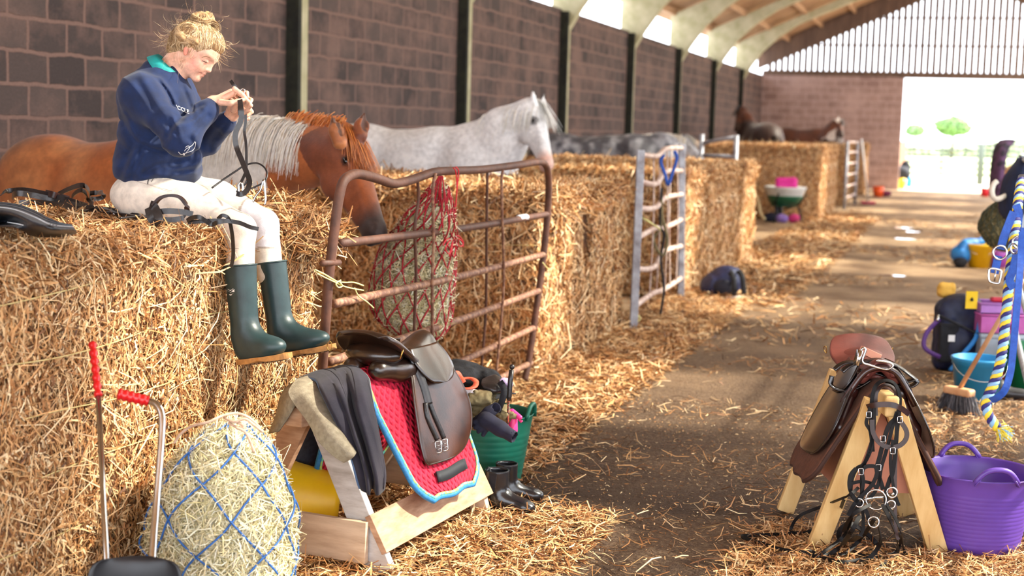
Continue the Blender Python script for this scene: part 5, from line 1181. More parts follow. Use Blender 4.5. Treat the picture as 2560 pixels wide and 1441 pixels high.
fl1 = interp_rows([prow((750, 946, 5.24), (790, 952, 5.12), (806, 985, 4.99), (830, 1030, 4.94), (856, 1085, 4.91), (878, 1140, 4.89), (892, 1200, 4.88), (900, 1222, 4.88)),
                   prow((790, 930, 5.26), (822, 940, 5.14), (846, 975, 4.97), (866, 1030, 4.92), (884, 1085, 4.88), (902, 1140, 4.86), (916, 1195, 4.85), (922, 1238, 4.85)),
                   prow((830, 922, 5.3), (852, 935, 5.16), (866, 975, 5.02), (878, 1030, 4.97), (893, 1085, 4.94), (912, 1140, 4.92), (926, 1185, 4.90), (927, 1222, 4.90)),
                   prow((850, 916, 5.32), (876, 930, 5.14), (886, 975, 4.98), (900, 1030, 4.93), (915, 1085, 4.9), (930, 1140, 4.88), (942, 1190, 4.86), (945, 1236, 4.87)),
                   prow((872, 913, 5.36), (902, 930, 5.18), (918, 975, 5.02), (930, 1030, 4.97), (942, 1085, 4.94), (952, 1140, 4.92), (960, 1190, 4.90), (958, 1226, 4.91)),
                   prow((885, 914, 5.40), (916, 940, 5.24), (926, 975, 5.10), (934, 1030, 5.05), (946, 1085, 5.0), (956, 1140, 4.97), (962, 1190, 4.94), (958, 1215, 4.94))], 70, 46)
_u = np.linspace(0, 1, 70)[:, None]; _v2 = np.linspace(0, 1, 46)[None]
fl1 = fl1+vd0[None, None]*(.022*np.sin(_u*19+_v2*2.5)*(.25+.75*_v2)+.012*np.sin(_u*37-_v2*3+1)*_v2+.006*np.sin(_v2*25+_u*9))[..., None]
obj('fleece', sheet(fl1, .009), M_FLEECE, rug)
obj('edge_tape', tube(fl1[0, :], .005, 6), mat('blue_grey_tape', (72, 96, 130), rough=.8), rug); obj('edge_tape', tube(fl1[-1, :26], .006, 6), mat('grey_tape', (120, 130, 128), rough=.8), rug)
bk = interp_rows([prow((742, 950, 5.2), (720, 1000, 5.35), (728, 1080, 5.45), (735, 1150, 5.5)), prow((800, 930, 5.3), (782, 1000, 5.45), (776, 1090, 5.5), (780, 1165, 5.55)), prow((880, 915, 5.42), (850, 1000, 5.6), (840, 1080, 5.65), (830, 1150, 5.7))], 20, 20)
obj('back_fall', sheet(bk, .009), mat('denim_grey', (66, 72, 84), (54, 58, 70), rough=.95, scale=60), rug)
# ---- yellow tub under the rack
def rot_to(V, c, ax, deg): R = rotm(ax, deg); return (V-c)@R.T+c
cy = (RF+RB+rl*wd_)/2+[0.0, -.05, 0.0]; v, f = lathe([(.0, .0), (.10, .0), (.125, .02), (.165, .24), (.172, .25), (.172, .262), (.158, .262), (.155, .25), (.12, .03), (.0, .022)], (0, 0, 0), 40)
v = v@rotm([0, 1, 0], 84).T@rotm([0, 0, 1], 205).T; v = v+cy-rd*.12+rl*.04; v[:, 2] += -v[:, 2].min()+.004
M_YEL = mat('yellow_plastic', (244, 196, 20), (230, 176, 10), rough=.4, scale=5)
tag(obj('feed_bucket', (v, f), M_YEL), 'yellow plastic bucket lying on its side under the left rack', 'bucket')
# ---- right rack: front legs towards the camera
FLp, FRp, BLp, BRp = G(2040, 1375), G(2344, 1385), G(1962, 1282), G(2268, 1290)
rack2 = thing('saddle_rack', 'pine trestle saddle rack with salmon board panels beside the purple tub', 'saddle rack', (FLp+FRp+BLp+BRp)/4)
M_PINE = mat('yellow_pine', (236, 202, 140), (214, 172, 108), rough=.6, scale=5, stretch=(3, 3, .6), detail=6)
M_SALM = mat('salmon_board', (206, 146, 122), (186, 124, 102), rough=.8, scale=4, detail=6)
fm, bm_ = (FLp+FRp)/2, (BLp+BRp)/2; ax2 = unit(fm-bm_); sd2 = np.cross(Up, ax2); Z2 = .60
tF = W(2212, 992, 5.40); rtop = np.array([tF[0], tF[1], 0]); tF = np.array([tF[0], tF[1], .618]); tB = tF-ax2*.66
v, f = box((tF+tB)/2+ax2*.06-[0, 0, .0], (np.linalg.norm(tB-tF)+.12, .052, .078), np.array([ax2, sd2, Up]).T)
obj('ridge_beam', (v, f), M_PINE, rack2, bevel=.010, nseg=3)
for ft, tp, w in ((FLp, tF-ax2*.015, .075), (FRp, tF-ax2*.015, .075), (BLp, tB, .07), (BRp, tB, .07)):
    sg = np.sign((ft-tp)@sd2); obj('leg', board(ft+Up*.005, tp+sd2*sg*.035-Up*.0, w, .036, ax2), M_PINE, rack2, bevel=.003)
v = np.array([tF+Up*-.03, FLp*.62+tF*.38, FRp*.62+tF*.38]); v[1:, 2] = .235; v = v-ax2*.05
P = np.vstack([v, v-ax2*.012]); P[0] += 0
obj('end_panel', (P, [(0, 1, 2), (5, 4, 3), (0, 3, 4, 1), (1, 4, 5, 2), (2, 5, 3, 0)]), M_SALM, rack2, smooth=False)
for f_, b_, sg in ((FLp, BLp, 1), (FRp, BRp, -1)):
    a = f_*.62+tF*.38; b = b_*.62+tB*.38; a[2] = .24; b[2] = .24; g_ = np.array([[tF-ax2*.06, a-ax2*.04], [tB+ax2*.02, b+ax2*.02]]); obj('side_panel', sheet(np.array([[g_[0, 0], g_[0, 1]], [g_[1, 0], g_[1, 1]]]), .012), M_SALM, rack2, smooth=False)
OR = tF-ax2*.26+Up*.010
pad2 = thing('saddle_pad', 'brown suede saddle pad under the right-hand saddle', 'saddle pad', OR)
fw2 = ax2; lt2 = np.cross(Up, fw2)
def S2f(x, y, z): return OR+lt2*x+fw2*y+Up*z
g_ = padsheet(S2f, .235, .385, -.19, .225, wv=.5)
obj('suede', sheet(g_, .022), mat('brown_suede', (104, 66, 48), (84, 52, 38), rough=.95, scale=20, bump=.3, bscale=90), pad2)
edge = np.vstack([g_[:, 0], g_[-1, 1:], g_[::-1, -1][1:], g_[0, ::-1][1:-1]]); obj('binding', tube(edge, .008, 8, closed=True), mat('dark_brown_binding', (62, 38, 30), rough=.8), pad2)
sad2 = thing('saddle', 'reddish leather saddle with dark knee rolls on the trestle by the purple tub', 'saddle', OR)
S2 = saddle(sad2, OR+Up*.012, ax2, .86, M_RED_L, M_BLKBR, M_DKRED, M_BLKBR, knee=True, spl=.19)
obj('pommel_arch', tube(smoothpts([S2(-.16, .205, -.06), S2(-.115, .205, .02), S2(-.065, .205, .085), S2(0, .21, .108), S2(.065, .205, .085), S2(.115, .205, .02), S2(.16, .205, -.06)], 6), .0125, 8), M_DKRED, sad2)
# stirrup leathers piled on the seat with one iron
pr = [[(2105, 930), (2130, 912), (2180, 905), (2235, 912), (2275, 938), (2292, 955), (2270, 968), (2240, 960)], [(2080, 940), (2078, 962), (2100, 975), (2140, 970), (2175, 950)], [(2085, 925), (2110, 908), (2150, 905), (2200, 900), (2240, 915)], [(2150, 925), (2200, 935), (2250, 955), (2288, 948)]]
lz = 5.52
for q in pr: obj('stirrup_leather', strap(smoothpts([W(x, y, lz) for x, y in q], 6), .020, .005, CM@np.array([.1, 1, .5])), M_BLKBR, sad2)
ir = [(2144, 898), (2149, 880), (2158, 873), (2148, 895), (2142, 908), (2150, 914), (2180, 918), (2215, 922), (2230, 916), (2225, 908), (2195, 906), (2165, 900)]
obj('stirrup_iron', join(tube(smoothpts([W(x, y, 5.46) for x, y in [(2142, 912), (2146, 890), (2156, 872), (2164, 876), (2156, 905), (2175, 914), (2215, 924), (2232, 916), (2222, 907), (2190, 902)]], 6), .0048, 8), board(W(2140, 914, 5.46), W(2150, 876, 5.46), .030, .007, CM@np.array([-1, .2, .6]))), M_STEEL, sad2)
tag(obj('wood_block', box(W(2175, 885, 5.56), (.085, .03, .03), np.array([unit(CM@np.array([1, -.45, -.3])), unit(CM@np.array([.45, 1, 0])), unit(CM@np.array([.2, -.1, 1]))]).T), M_SALM, bevel=.002), 'small pale wood block wedged on the seat of the right saddle', 'wood block')
# ---- bridle hanging from the right rack
M_BRID = mat('bridle_leather', (16, 13, 15), (9, 8, 10), rough=.55, scale=26, spec=.22); M_BRIDB = mat('dark_brown_strap', (56, 30, 26), (36, 20, 19), rough=.4, scale=26, spec=.5)
br = thing('bridle', 'black and brown bridle hanging from the front of the right saddle rack, reins trailing', 'bridle', tF+ax2*.09)
vd = -CM[:, 2]*-1.0; vd = CM@np.array([0, 0, 1.])           # towards the viewer
def st(pts, w, mm=M_BRID, z=5.27, nr=None, nm='strap', t=.004, par=br):
    P = smoothpts([W(p[0], p[1], p[2] if len(p) > 2 else z) for p in pts], 6); P[:, 2] = np.maximum(P[:, 2], .006); return obj(nm, strap(P, w, t, vd if nr is None else nr), mm, par, smooth='auto')
st([(2182, 1130), (2178, 1060), (2180, 1000), (2190, 965), (2212, 952), (2236, 960), (2249, 990), (2248, 1030), (2240, 1100)], .014, M_BRID, 5.30, nr=Up*.7+vd*.6, nm='headpiece')
st([(2190, 1040), (2190, 990), (2200, 970), (2215, 963), (2232, 970), (2240, 990), (2240, 1040)], .013, M_BRIDB, 5.31, nr=Up*.7+vd*.6, nm='headpiece')
st([(2168, 1018, 5.28), (2190, 1013), (2225, 1012), (2250, 1020), (2272, 1036, 5.32)], .020, M_BRIDB, 5.25, nm='browband')
st([(2176, 1018), (2170, 1040), (2166, 1060), (2176, 1080), (2178, 1120), (2160, 1160), (2142, 1172), (2130, 1200), (2128, 1235), (2145, 1260)], .013)
st([(2186, 1020), (2184, 1080), (2172, 1130), (2160, 1165), (2154, 1200), (2156, 1260), (2158, 1320), (2150, 1340)], .012)
st([(2250, 1018), (2240, 1045), (2222, 1065), (2210, 1100), (2200, 1140), (2192, 1175), (2200, 1200), (2208, 1225)], .016, nm='cheekpiece')
st([(2242, 1030), (2228, 1080), (2215, 1130), (2203, 1170), (2196, 1210), (2180, 1240), (2150, 1262), (2130, 1290)], .013)
st([(2244, 1040), (2240, 1110), (2232, 1180), (2224, 1200), (2214, 1240), (2222, 1280)], .015, nm='cheekpiece')
st([(2180, 1050), (2182, 1080), (2196, 1105), (2218, 1118), (2246, 1116), (2264, 1100), (2266, 1078), (2250, 1052)], .017, M_BRIDB, 5.26, nm='noseband')
st([(2160, 1170), (2172, 1166), (2188, 1168), (2192, 1185), (2182, 1210), (2165, 1230), (2140, 1255), (2120, 1290)], .014, z=5.24, nm='cross_strap')
st([(2140, 1172), (2126, 1190), (2124, 1220), (2135, 1245), (2150, 1262), (2165, 1278), (2172, 1300)], .014, z=5.24, nm='cross_strap')
st([(2152, 1170), (2158, 1200), (2156, 1225), (2152, 1250)], .013, z=5.25)
st([(2126, 1210), (2150, 1205), (2175, 1208), (2190, 1220)], .012, z=5.26)
st([(2240, 1110), (2238, 1200), (2238, 1280), (2240, 1330), (2246, 1350)], .012, M_BRIDB, 5.28)
st([(2232, 1100), (2226, 1160), (2236, 1230), (2248, 1265)], .011, z=5.26)
for (x, y, r, z) in ((2190, 1250, .036, 5.23), (2184, 1306, .019, 5.22), (2230, 1232, .018, 5.22), (2228, 1262, .014, 5.22), (2148, 1258, .015, 5.24)):
    c = W(x, y, z); e1, e2 = unit(CM@np.array([1, 0, .25])), unit(CM@np.array([0, 1, 0])); obj('bit_ring', tube([c+(e1*math.cos(a)+e2*math.sin(a))*r for a in np.linspace(0, 2*math.pi, 28, endpoint=False)], .0032, 7, closed=True), M_STEEL, br)
obj('bit', tube(smoothpts([W(2160, 1250, 5.25), W(2185, 1246, 5.28), W(2215, 1244, 5.30), W(2232, 1236, 5.25)], 5), [.006]*16, 8), M_STEEL, br)
for x, y in ((2172, 1038), (2250, 1050), (2196, 1170), (2232, 1128), (2152, 1180), (2207, 1098)):
    c = W(x, y, 5.245); e1, e2 = unit(CM@np.array([1, 0, 0])), unit(CM@np.array([0, 1, 0])); P = []
    pp = [c+e1*a*.009+e2*b*.011 for a, b in ((-1, -1), (1, -1), (1, 1), (-1, 1))]
    for i in range(4): P += [pp[i]+(pp[(i+1) % 4]-pp[i])*u for u in (.1, .5, .9)]
    obj('buckle', tube(P, .0016, 5, closed=True), M_STEEL, br)
def gst(pts, w, mm=M_BRID, nm='rein', par=br, t=.004):
    P = smoothpts([W(p[0], p[1], p[2]) if p[2] > 2 else G(p[0], p[1], p[2]) for p in pts], 7); P[:, 2] = np.maximum(P[:, 2], .032); return obj(nm, strap(P, w, t, Up*.5+vd*.8), mm, par, smooth='auto')
gst([(2146, 1220, 5.26), (2120, 1240, 5.22), (2060, 1265, .16), (2000, 1290, .10), (1978, 1322, .04), (1985, 1340, .02), (2040, 1322, .05), (2090, 1290, .1), (2110, 1250, 5.3)], .012)
gst([(1985, 1342, .02), (1930, 1350, .012), (1868, 1352, .012), (1858, 1358, .01), (1900, 1372, .01), (1960, 1390, .01), (2030, 1396, .012), (2100, 1390, .03), (2150, 1350, .08), (2185, 1300, 5.22)], .014)
gst([(2028, 1392, .012), (2060, 1410, .012), (2110, 1420, .012), (2160, 1408, .02), (2200, 1360, .1), (2195, 1310, 5.22)], .016)
gst([(2150, 1340, 5.2), (2120, 1355, .06), (2098, 1345, .08), (2104, 1322, .12), (2130, 1312, .14), (2160, 1330, .10), (2190, 1360, .04), (2195, 1395, .02), (2165, 1405, .015), (2130, 1380, .03)], .020, nm='looped_strap')
gst([(2206, 1262, 5.22), (2225, 1300, 5.2), (2242, 1350, .12), (2244, 1380, .05), (2225, 1410, .015), (2200, 1428, .012)], .013)
gst([(2216, 1260, 5.22), (2240, 1300, 5.2), (2252, 1330, 5.2), (2258, 1370, .06), (2268, 1400, .012)], .010)
gst([(2250, 1335, 5.2), (2250, 1362, .06), (2232, 1385, .04), (2180, 1398, .02)], .010)
gst([(2176, 1262, 5.22), (2130, 1290, 5.2), (2108, 1330, .12), (2130, 1290, 5.25), (2110, 1340, .1), (2060, 1380, .05), (2036, 1396, .02)], .012)
gst([(2150, 1290, 5.22), (2128, 1330, 5.2), (2096, 1372, .06), (2040, 1400, .02), (2020, 1392, .02), (2030, 1380, .03)], .016)
# ---- bridles lying on the bale top, chaps at the left edge
TOPZ = 1.215
def tst(pts, w, mm=M_LEATH, par=None, t=.004, nm='strap', nr=None):
    P = smoothpts([G(p[0], p[1], TOPZ+p[2]) if p[2] < 2 else W(*p) for p in pts], 7); return obj(nm, strap(P, w, t, (Up*.8+vd*.6) if nr is None else nr), mm, par, smooth='auto')
b2 = thing('bridle', 'black leather bridle lying on the straw beside the rider, left of her', 'bridle', G(200, 520, TOPZ))
side_n = vd
tst([(5, 486, .03), (20, 478, .04), (60, 475, .05), (100, 482, .05), (140, 492, .04), (170, 500, .03), (200, 510, .02), (240, 522, .02), (300, 535, .02), (345, 541, .02)], .022, par=b2, nr=vd)
tst([(34, 494, .02), (32, 488, .04), (50, 484, .05), (90, 490, .04), (150, 504, .02), (210, 518, .02), (270, 532, .015)], .024, par=b2, nr=vd)
tst([(48, 508, .015), (80, 506, .02), (130, 510, .02), (180, 520, .02), (230, 528, .015)], .022, par=b2, nr=vd)
tst([(145, 486, .03), (165, 476, .06), (190, 466, .10), (208, 464, .11), (222, 476, .08), (225, 494, .03), (240, 498, .02), (258, 492, .03), (256, 482, .05), (240, 482, .06), (224, 484, .05)], .020, par=b2, nr=vd)
tst([(180, 492, .02), (192, 480, .06), (205, 476, .08), (216, 486, .05), (222, 500, .02), (232, 510, .015)], .018, par=b2, nr=vd)
tst([(115, 482, .05), (130, 486, .05), (150, 492, .04), (172, 498, .03)], .026, M_BRIDB, par=b2, t=.007, nr=vd, nm='keeper')
tst([(210, 528, .02), (240, 520, .03), (280, 522, .03), (320, 526, .02), (350, 534, .02)], .010, par=b2)
tst([(215, 520, .03), (260, 522, .03), (300, 536, .02), (340, 543, .02), (380, 546, .02), (430, 552, .02)], .010, par=b2)
for cx, cy_, r in ((298, 514, .042),):
    c = G(cx, cy_, TOPZ+.03); e1, e2 = unit(CM@np.array([1, 0, .2])), unit(CM@np.array([0, .75, .6])); obj('bit_ring', tube([c+(e1*math.cos(a)+e2*math.sin(a))*r for a in np.linspace(0, 2*math.pi, 28, endpoint=False)], .0036, 7, closed=True), M_STEEL, b2)
    obj('bit', tube(smoothpts([G(292, 508, TOPZ+.05), G(294, 520, TOPZ+.03), G(286, 536, TOPZ+.02)], 5), .006, 8), M_STEEL, b2)
b3 = thing('bridle', 'black bridle with a padded noseband beside the thigh of the rider', 'bridle', G(430, 560, TOPZ))
lp = lambda pts, w, mm=M_LEATH, t=.004, nr=None, nm='strap': obj(nm, strap(smoothpts([W(*p) for p in pts], 7), w, t, vd if nr is None else nr), mm, b3, smooth='auto')
lp([(372, 520, 5.10), (378, 545, 5.06), (392, 556, 5.03), (398, 548, 5.02), (386, 518, 5.04), (376, 512, 5.08)], .030)
lp([(384, 514, 5.06), (400, 496, 5.05), (425, 489, 5.04), (450, 494, 5.04), (466, 514, 5.04), (466, 532, 5.05), (456, 546, 5.05)], .018, M_BRIDB, .010, Up, 'noseband')
lp([(392, 530, 5.04), (420, 528, 5.03), (455, 530, 5.04), (482, 536, 5.04)], .020)
lp([(396, 548, 5.03), (430, 550, 5.02), (460, 545, 5.02)], .018)
lp([(468, 552, 5.02), (480, 545, 4.99), (498, 543, 4.97), (515, 553, 4.98), (530, 562, 4.99), (545, 556, 4.97), (570, 553, 4.98), (600, 558, 5.02), (625, 568, 5.06), (646, 573, 5.08)], .015, nm='loose_end')
lp([(545, 548, 4.99), (556, 539, 4.98), (570, 545, 4.98), (577, 565, 5.0), (582, 600, 5.04), (583, 640, 5.08), (578, 668, 5.1)], .013, nm='loose_end')
lp([(470, 556, 5.02), (500, 554, 5.0), (530, 552, 4.99), (560, 552, 4.98)], .014)
for i, q in enumerate(([(252, 530), (300, 534), (350, 542), (390, 546)], [(300, 546), (340, 542), (370, 540)])): obj('rein', tube(smoothpts([G(x, y, TOPZ+.025) for x, y in q], 6), .0045, 6), M_LEATH, b3)
ch = thing('half_chap', 'black leather half chap with a long zip at the edge of the bale', 'half chap', G(60, 560, TOPZ))
M_CHAP = mat('soft_black_leather', (34, 40, 48), (22, 26, 32), rough=.38, scale=7, spec=.6, bump=.2, bscale=40)
rows = [[G(-40, 505, TOPZ+.02), G(40, 512, TOPZ+.05), G(90, 530, TOPZ+.05), G(135, 556, TOPZ+.045), G(178, 566, TOPZ+.04)],
        [G(-40, 520, TOPZ+.08), G(30, 528, TOPZ+.09), G(85, 548, TOPZ+.08), G(130, 568, TOPZ+.07), G(184, 572, TOPZ+.055)],
        [G(-40, 545, TOPZ+.06), G(30, 552, TOPZ+.05), G(70, 566, TOPZ+.06), G(125, 584, TOPZ+.03), G(190, 582, TOPZ+.03)],
        [G(-40, 568, TOPZ+.01), G(20, 566, TOPZ+.05), G(50, 572, TOPZ+.05), G(88, 590, TOPZ+.01), G(150, 592, TOPZ+.01)]]
g_ = interp_rows(rows, 34, 40); obj('leather', sheet(g_, .006), M_CHAP, ch)
obj('zip', join(*[tube(g_[i]+[0, 0, .005], .0024, 5) for i in (3, 5, 7)]), mat('zip_tape', (70, 78, 88), rough=.4), ch)
pts = np.vstack([g_[10], ]); stc = [box(p+[0, 0, .0045], (.004, .002, .0015)) for p in resample(g_[10], 70)]+[box(p+[0, 0, .0045], (.004, .002, .0015)) for p in resample(g_[26], 50)]
obj('stitching', join(*stc[:70]), M_WHITE, ch, smooth=False); obj('stitching', join(*stc[70:]), M_WHITE, ch, smooth=False)
# ---- the strap in the rider's hands with stirrup bits and loops
hb = thing('bridle', 'bridle the rider holds up in both hands, its long black strap hanging down', 'bridle', W(600, 240, 5.36))
def hs_(pts, w, mm=M_LEATH, nr=None, nm='strap', t=.004): return obj(nm, strap(smoothpts([W(*p) for p in pts], 7), w, t, vd if nr is None else nr), mm, hb, smooth='auto')
hs_([(577, 202, 5.33), (584, 212, 5.32), (594, 226, 5.32), (600, 240, 5.31), (600, 256, 5.25), (599, 270, 5.225), (600, 288, 5.22)], .013, M_LEATH)
hs_([(600, 250, 5.25), (602, 270, 5.222), (604, 290, 5.22), (600, 308, 5.22), (591, 326, 5.22), (588, 346, 5.22), (592, 370, 5.22), (604, 400, 5.2), (616, 430, 5.18), (624, 455, 5.16), (618, 475, 5.14), (604, 486, 5.13), (592, 484, 5.14)], .019)
hs_([(612, 262, 5.36), (614, 300, 5.36), (611, 330, 5.36), (615, 360, 5.35), (616, 400, 5.34), (614, 430, 5.33), (600, 462, 5.3), (596, 480, 5.28)], .010, M_LEATH)
for q in ([(530, 470, 5.3), (560, 448, 5.34), (590, 428, 5.36), (612, 414, 5.36), (640, 408, 5.36), (660, 418, 5.34), (668, 436, 5.32), (660, 455, 5.3), (636, 468, 5.28), (612, 478, 5.26)], [(592, 480, 5.24), (600, 466, 5.26), (612, 462, 5.26), (618, 450, 5.26)]): obj('rein', tube(smoothpts([W(*p) for p in q], 7), .0035, 6), M_LEATH, hb)
for g__ in (tube(smoothpts([W(*p) for p in [(632, 506, 5.28), (640, 490, 5.28), (652, 474, 5.28), (659, 450, 5.28), (662, 474, 5.28), (664, 500, 5.28), (662, 512, 5.28)]], 6), .004, 7), tube(smoothpts([W(*p) for p in [(600, 456, 5.2), (606, 462, 5.2), (606, 480, 5.2), (598, 482, 5.2), (597, 464, 5.2), (602, 456, 5.2)]], 5), .004, 7)): obj('stirrup_iron', g__, M_STEEL, hb)
obj('buckle', tube([W(607, 228, 5.34)+(CM@np.array([math.cos(a)*.008, math.sin(a)*.009, 0])) for a in np.linspace(0, 6.28, 14, endpoint=False)], .0022, 6, closed=True), M_STEEL, hb)
# ================================================================== tubs, tools, bags and the far end
M_GREENP = mat('green_plastic', (22, 112, 92), (16, 96, 78), rough=.42, scale=6, bump=.03)
M_PURP = mat('purple_plastic', (104, 70, 168), (92, 60, 154), rough=.38, scale=5, detail=5)
def tub(label, c, r0, r1, h, m, ribs=12, handles=((0,),), hm=None, hang=90, name='trug', spread=.42, wob=0, cat_='tub'):
    t = thing(name, label, cat_, c); pf = [(0, 0), (r0*.92, 0), (r0, .012)]
    for i in range(ribs*3+1):
        z = .04+(h*.80-.04)*i/(ribs*3); pf.append((r0+(r1-r0)*z/h+(.0022 if i % 3 == 1 else 0), z))
    pf += [(r0+(r1-r0)*.88, h*.88), (r1, h-.004), (r1+.004, h), (r1, h+.003), (r1-.006, h-.004), (r0+(r1-r0)*.88-.006, h*.88), (r0-.004, .02), (0, .014)]
    fn = (lambda p, a, i: p*np.array([1+wob*math.cos(2*a)*p[2]/h, 1-wob*math.cos(2*a)*p[2]/h, 1])) if wob else None
    obj('body', lathe(pf, c, 72, fn=fn), m, t)
    c = np.array(c, float)
    for a in (math.radians(hang), math.radians(hang+180)):
        P = []; 
        for k in np.linspace(-1, 1, 19):
            b = a+k*spread; lift = .055*(1-abs(k)**2.6); rr = r1*(1+.0*lift)+.004; q = np.array([math.cos(b)*rr*(1+wob*math.cos(2*b)), math.sin(b)*rr*(1-wob*math.cos(2*b)), h-.004+lift]); P.append(c+q)
        obj('handle', tube(P, [.0105]*19, 8), m, t)
        obj('handle_web', strap(np.array([(P[i]+[0, 0, -.012]) if 1 else 0 for i in (0, 1, 2)]), .02, .004), m, t)
        obj('handle_web', strap(np.array([(P[i]+[0, 0, -.012]) for i in (16, 17, 18)]), .02, .004), m, t)
    return t
pc = G(2452, 1395); pc = np.array([pc[0]-.03, pc[1]+.13, 0])
tub('large purple flexible tub on the straw at the right, its two handles up', pc, .168, .228, .318, M_PURP, ribs=13, hang=108, spread=.36)
gc = G(1196, 1200); gc = np.array([-1.93, 5.98, 0.])
tub('green flexible tub full of riding clothes behind the left saddle rack', gc, .150, .205, .345, M_GREENP, ribs=9, hang=0, spread=.3)
top = gc+[0, 0, .34]
M_BLKF = mat('black_fabric', (26, 28, 36), (18, 20, 26), rough=.85, scale=30, bump=.2, bscale=140); M_NVG = mat('navy_fleece_glove', (30, 30, 52), (22, 22, 40), rough=.9, scale=30)
M_OLIVE = mat('olive_cloth', (132, 118, 84), (98, 88, 60), rough=.85, scale=16, bump=.2); M_ORNG = mat('coral_webbing', (236, 108, 78), (220, 90, 64), rough=.6, scale=40)
M_WHC = mat('white_cotton', (236, 238, 240), (222, 224, 230), rough=.85, scale=20)
def lump(P): return -.010*fbm(P, 16, 3, 9)
def rough_(P): return -.030*np.abs(fbm(P*[1, 1, 1.6], 20, 3, 4))+.006
tag(obj('jacket', body([('e', W(1150, 945, 6.1), (.11, .11, .055), None, .03), ('c', W(1130, 930, 6.15), W(1215, 950, 6.1), .05, .055, .03), ('c', W(1210, 955, 6.1), W(1262, 975, 6.05), .05, .035, .03), ('c', W(1225, 960, 6.05), W(1215, 1030, 6.0), .045, .05, .03)], .006, disp=lump), M_BLKF), 'black padded jacket heaped on top of the green tub', 'jacket')
bt = thing('riding_boot_guard', 'black moulded leg guard with a strap on top of the green tub', 'leg guard', W(1245, 985, 5.95))
g_ = interp_rows([prow((1206, 950, 5.92), (1222, 942, 5.94), (1236, 938, 5.96), (1248, 944, 5.98)), prow((1204, 962, 5.86), (1226, 962, 5.86), (1246, 958, 5.88), (1262, 960, 5.92)), prow((1216, 978, 5.86), (1236, 980, 5.84), (1256, 976, 5.86), (1276, 982, 5.9)), prow((1224, 985, 5.9), (1244, 985, 5.88), (1266, 984, 5.9), (1290, 985, 5.94))], 16, 20)
obj('shell', sheet(g_, .006), M_LEATH, bt); obj('strap', strap(smoothpts(prow((1250, 955, 5.85), (1260, 975, 5.82), (1256, 1000, 5.82), (1244, 1030, 5.84)), 5), .026, .004, vd), M_BLKF, bt)
hc = thing('headcollar', 'coral orange padded headcollar on the green tub', 'headcollar', W(1160, 965, 5.85))
obj('noseband', strap(smoothpts(prow((1140, 966, 5.80), (1165, 972, 5.78), (1185, 968, 5.80), (1190, 955, 5.86), (1175, 946, 5.9), (1150, 950, 5.88)), 7, True), .022, .006, Up, closed=True), M_ORNG, hc)
obj('strap', strap(smoothpts(prow((1130, 945, 5.84), (1142, 935, 5.86), (1150, 945, 5.86), (1158, 958, 5.84)), 6), .026, .004, vd), M_ORNG, hc)
tag(obj('towel', body([('b', W(1172, 985, 5.88), (.045, .05, .018), axes(CM@np.array([.15, 1, 0])), .012, .01)], .004, disp=lump), M_WHC), 'white folded cloth under the coral headcollar', 'cloth')
tag(obj('jacket', body([('e', W(1195, 1020, 5.90), (.085, .07, .05), None, .03), ('c', W(1178, 1005, 5.84), W(1212, 1000, 5.84), .032, .03, .02), ('c', W(1225, 1010, 5.9), W(1262, 1040, 5.88), .035, .03, .02), ('e', W(1180, 1050, 5.85), (.05, .05, .03), None, .02)], .005, disp=rough_), M_OLIVE), 'crumpled olive waxed jacket in the green tub', 'jacket')
for nm_, pts, ws in (('pair', [(1195, 1048, 5.80), (1225, 1038, 5.80), (1243, 1022, 5.80)], None),):
    tag(obj('glove', body([('c', W(1190, 1056, 5.80), W(1222, 1032, 5.78), .018, .024, .02), ('c', W(1222, 1032, 5.78), W(1240, 1020, 5.78), .024, .022, .01), ('-c', W(1232, 1026, 5.78), W(1262, 1004, 5.76), .017, .02, .003), ('c', W(1172, 1064, 5.8), W(1195, 1052, 5.8), .012, .018, .01)], .0035), M_NVG), 'navy fleece sleeve or glove rolled at its open cuff, upper of two', 'glove')
gl2 = [('c', W(1215, 1050, 5.76), W(1250, 1072, 5.74), .034, .030, .02), ('c', W(1250, 1072, 5.74), W(1282, 1092, 5.72), .026, .026, .02), ('-c', W(1268, 1083, 5.73), W(1310, 1108, 5.70), .020, .024, .003)]
for a, b in (((1212, 1046), (1186, 1056)), ((1214, 1052), (1188, 1070)), ((1216, 1058), (1196, 1080)), ((1222, 1064), (1208, 1088))): gl2.append(('c', W(*a, 5.76), W(*b, 5.76), .012, .009, .006))
tag(obj('glove', body(gl2, .0035), M_NVG), 'navy fleece glove hanging over the rim of the green tub', 'glove')
wh = thing('riding_whip', 'riding whip with a black taped grip standing in the green tub', 'whip', W(1268, 1068, 5.84))
obj('shaft', tube([W(1267, 1095, 5.84), W(1272, 1000, 5.84)], .0052, 8), mat('braided_cord', (150, 62, 36), (28, 22, 22), scale=160, contrast=(.48, .52)), wh)
obj('grip', tube([W(1272, 1002, 5.84), W(1273, 992, 5.84), W(1276, 950, 5.84), W(1279, 925, 5.84)], [.0075, .0105, .0105, .010], 10), M_LEATH, wh)
obj('knob', body([('e', W(1280, 918, 5.84), (.011, .011, .012), None, .001)], .003), M_LEATH, wh)
sb = thing('spray_bottle', 'pink spray bottle sticking out of the green tub', 'bottle', W(1290, 1070, 5.9)); M_PINK = mat('pink_plastic', (240, 60, 140), (228, 44, 124), rough=.4)
obj('body', body([('c', W(1280, 1075, 5.9), W(1283, 1050, 5.9), .024, .018, .01)], .004), M_PINK, sb); obj('head', body([('c', W(1280, 1032, 5.9), W(1300, 1044, 5.88), .016, .010, .01), ('c', W(1283, 1050, 5.9), W(1282, 1036, 5.9), .010, .012, .008)], .003), M_PINK, sb)
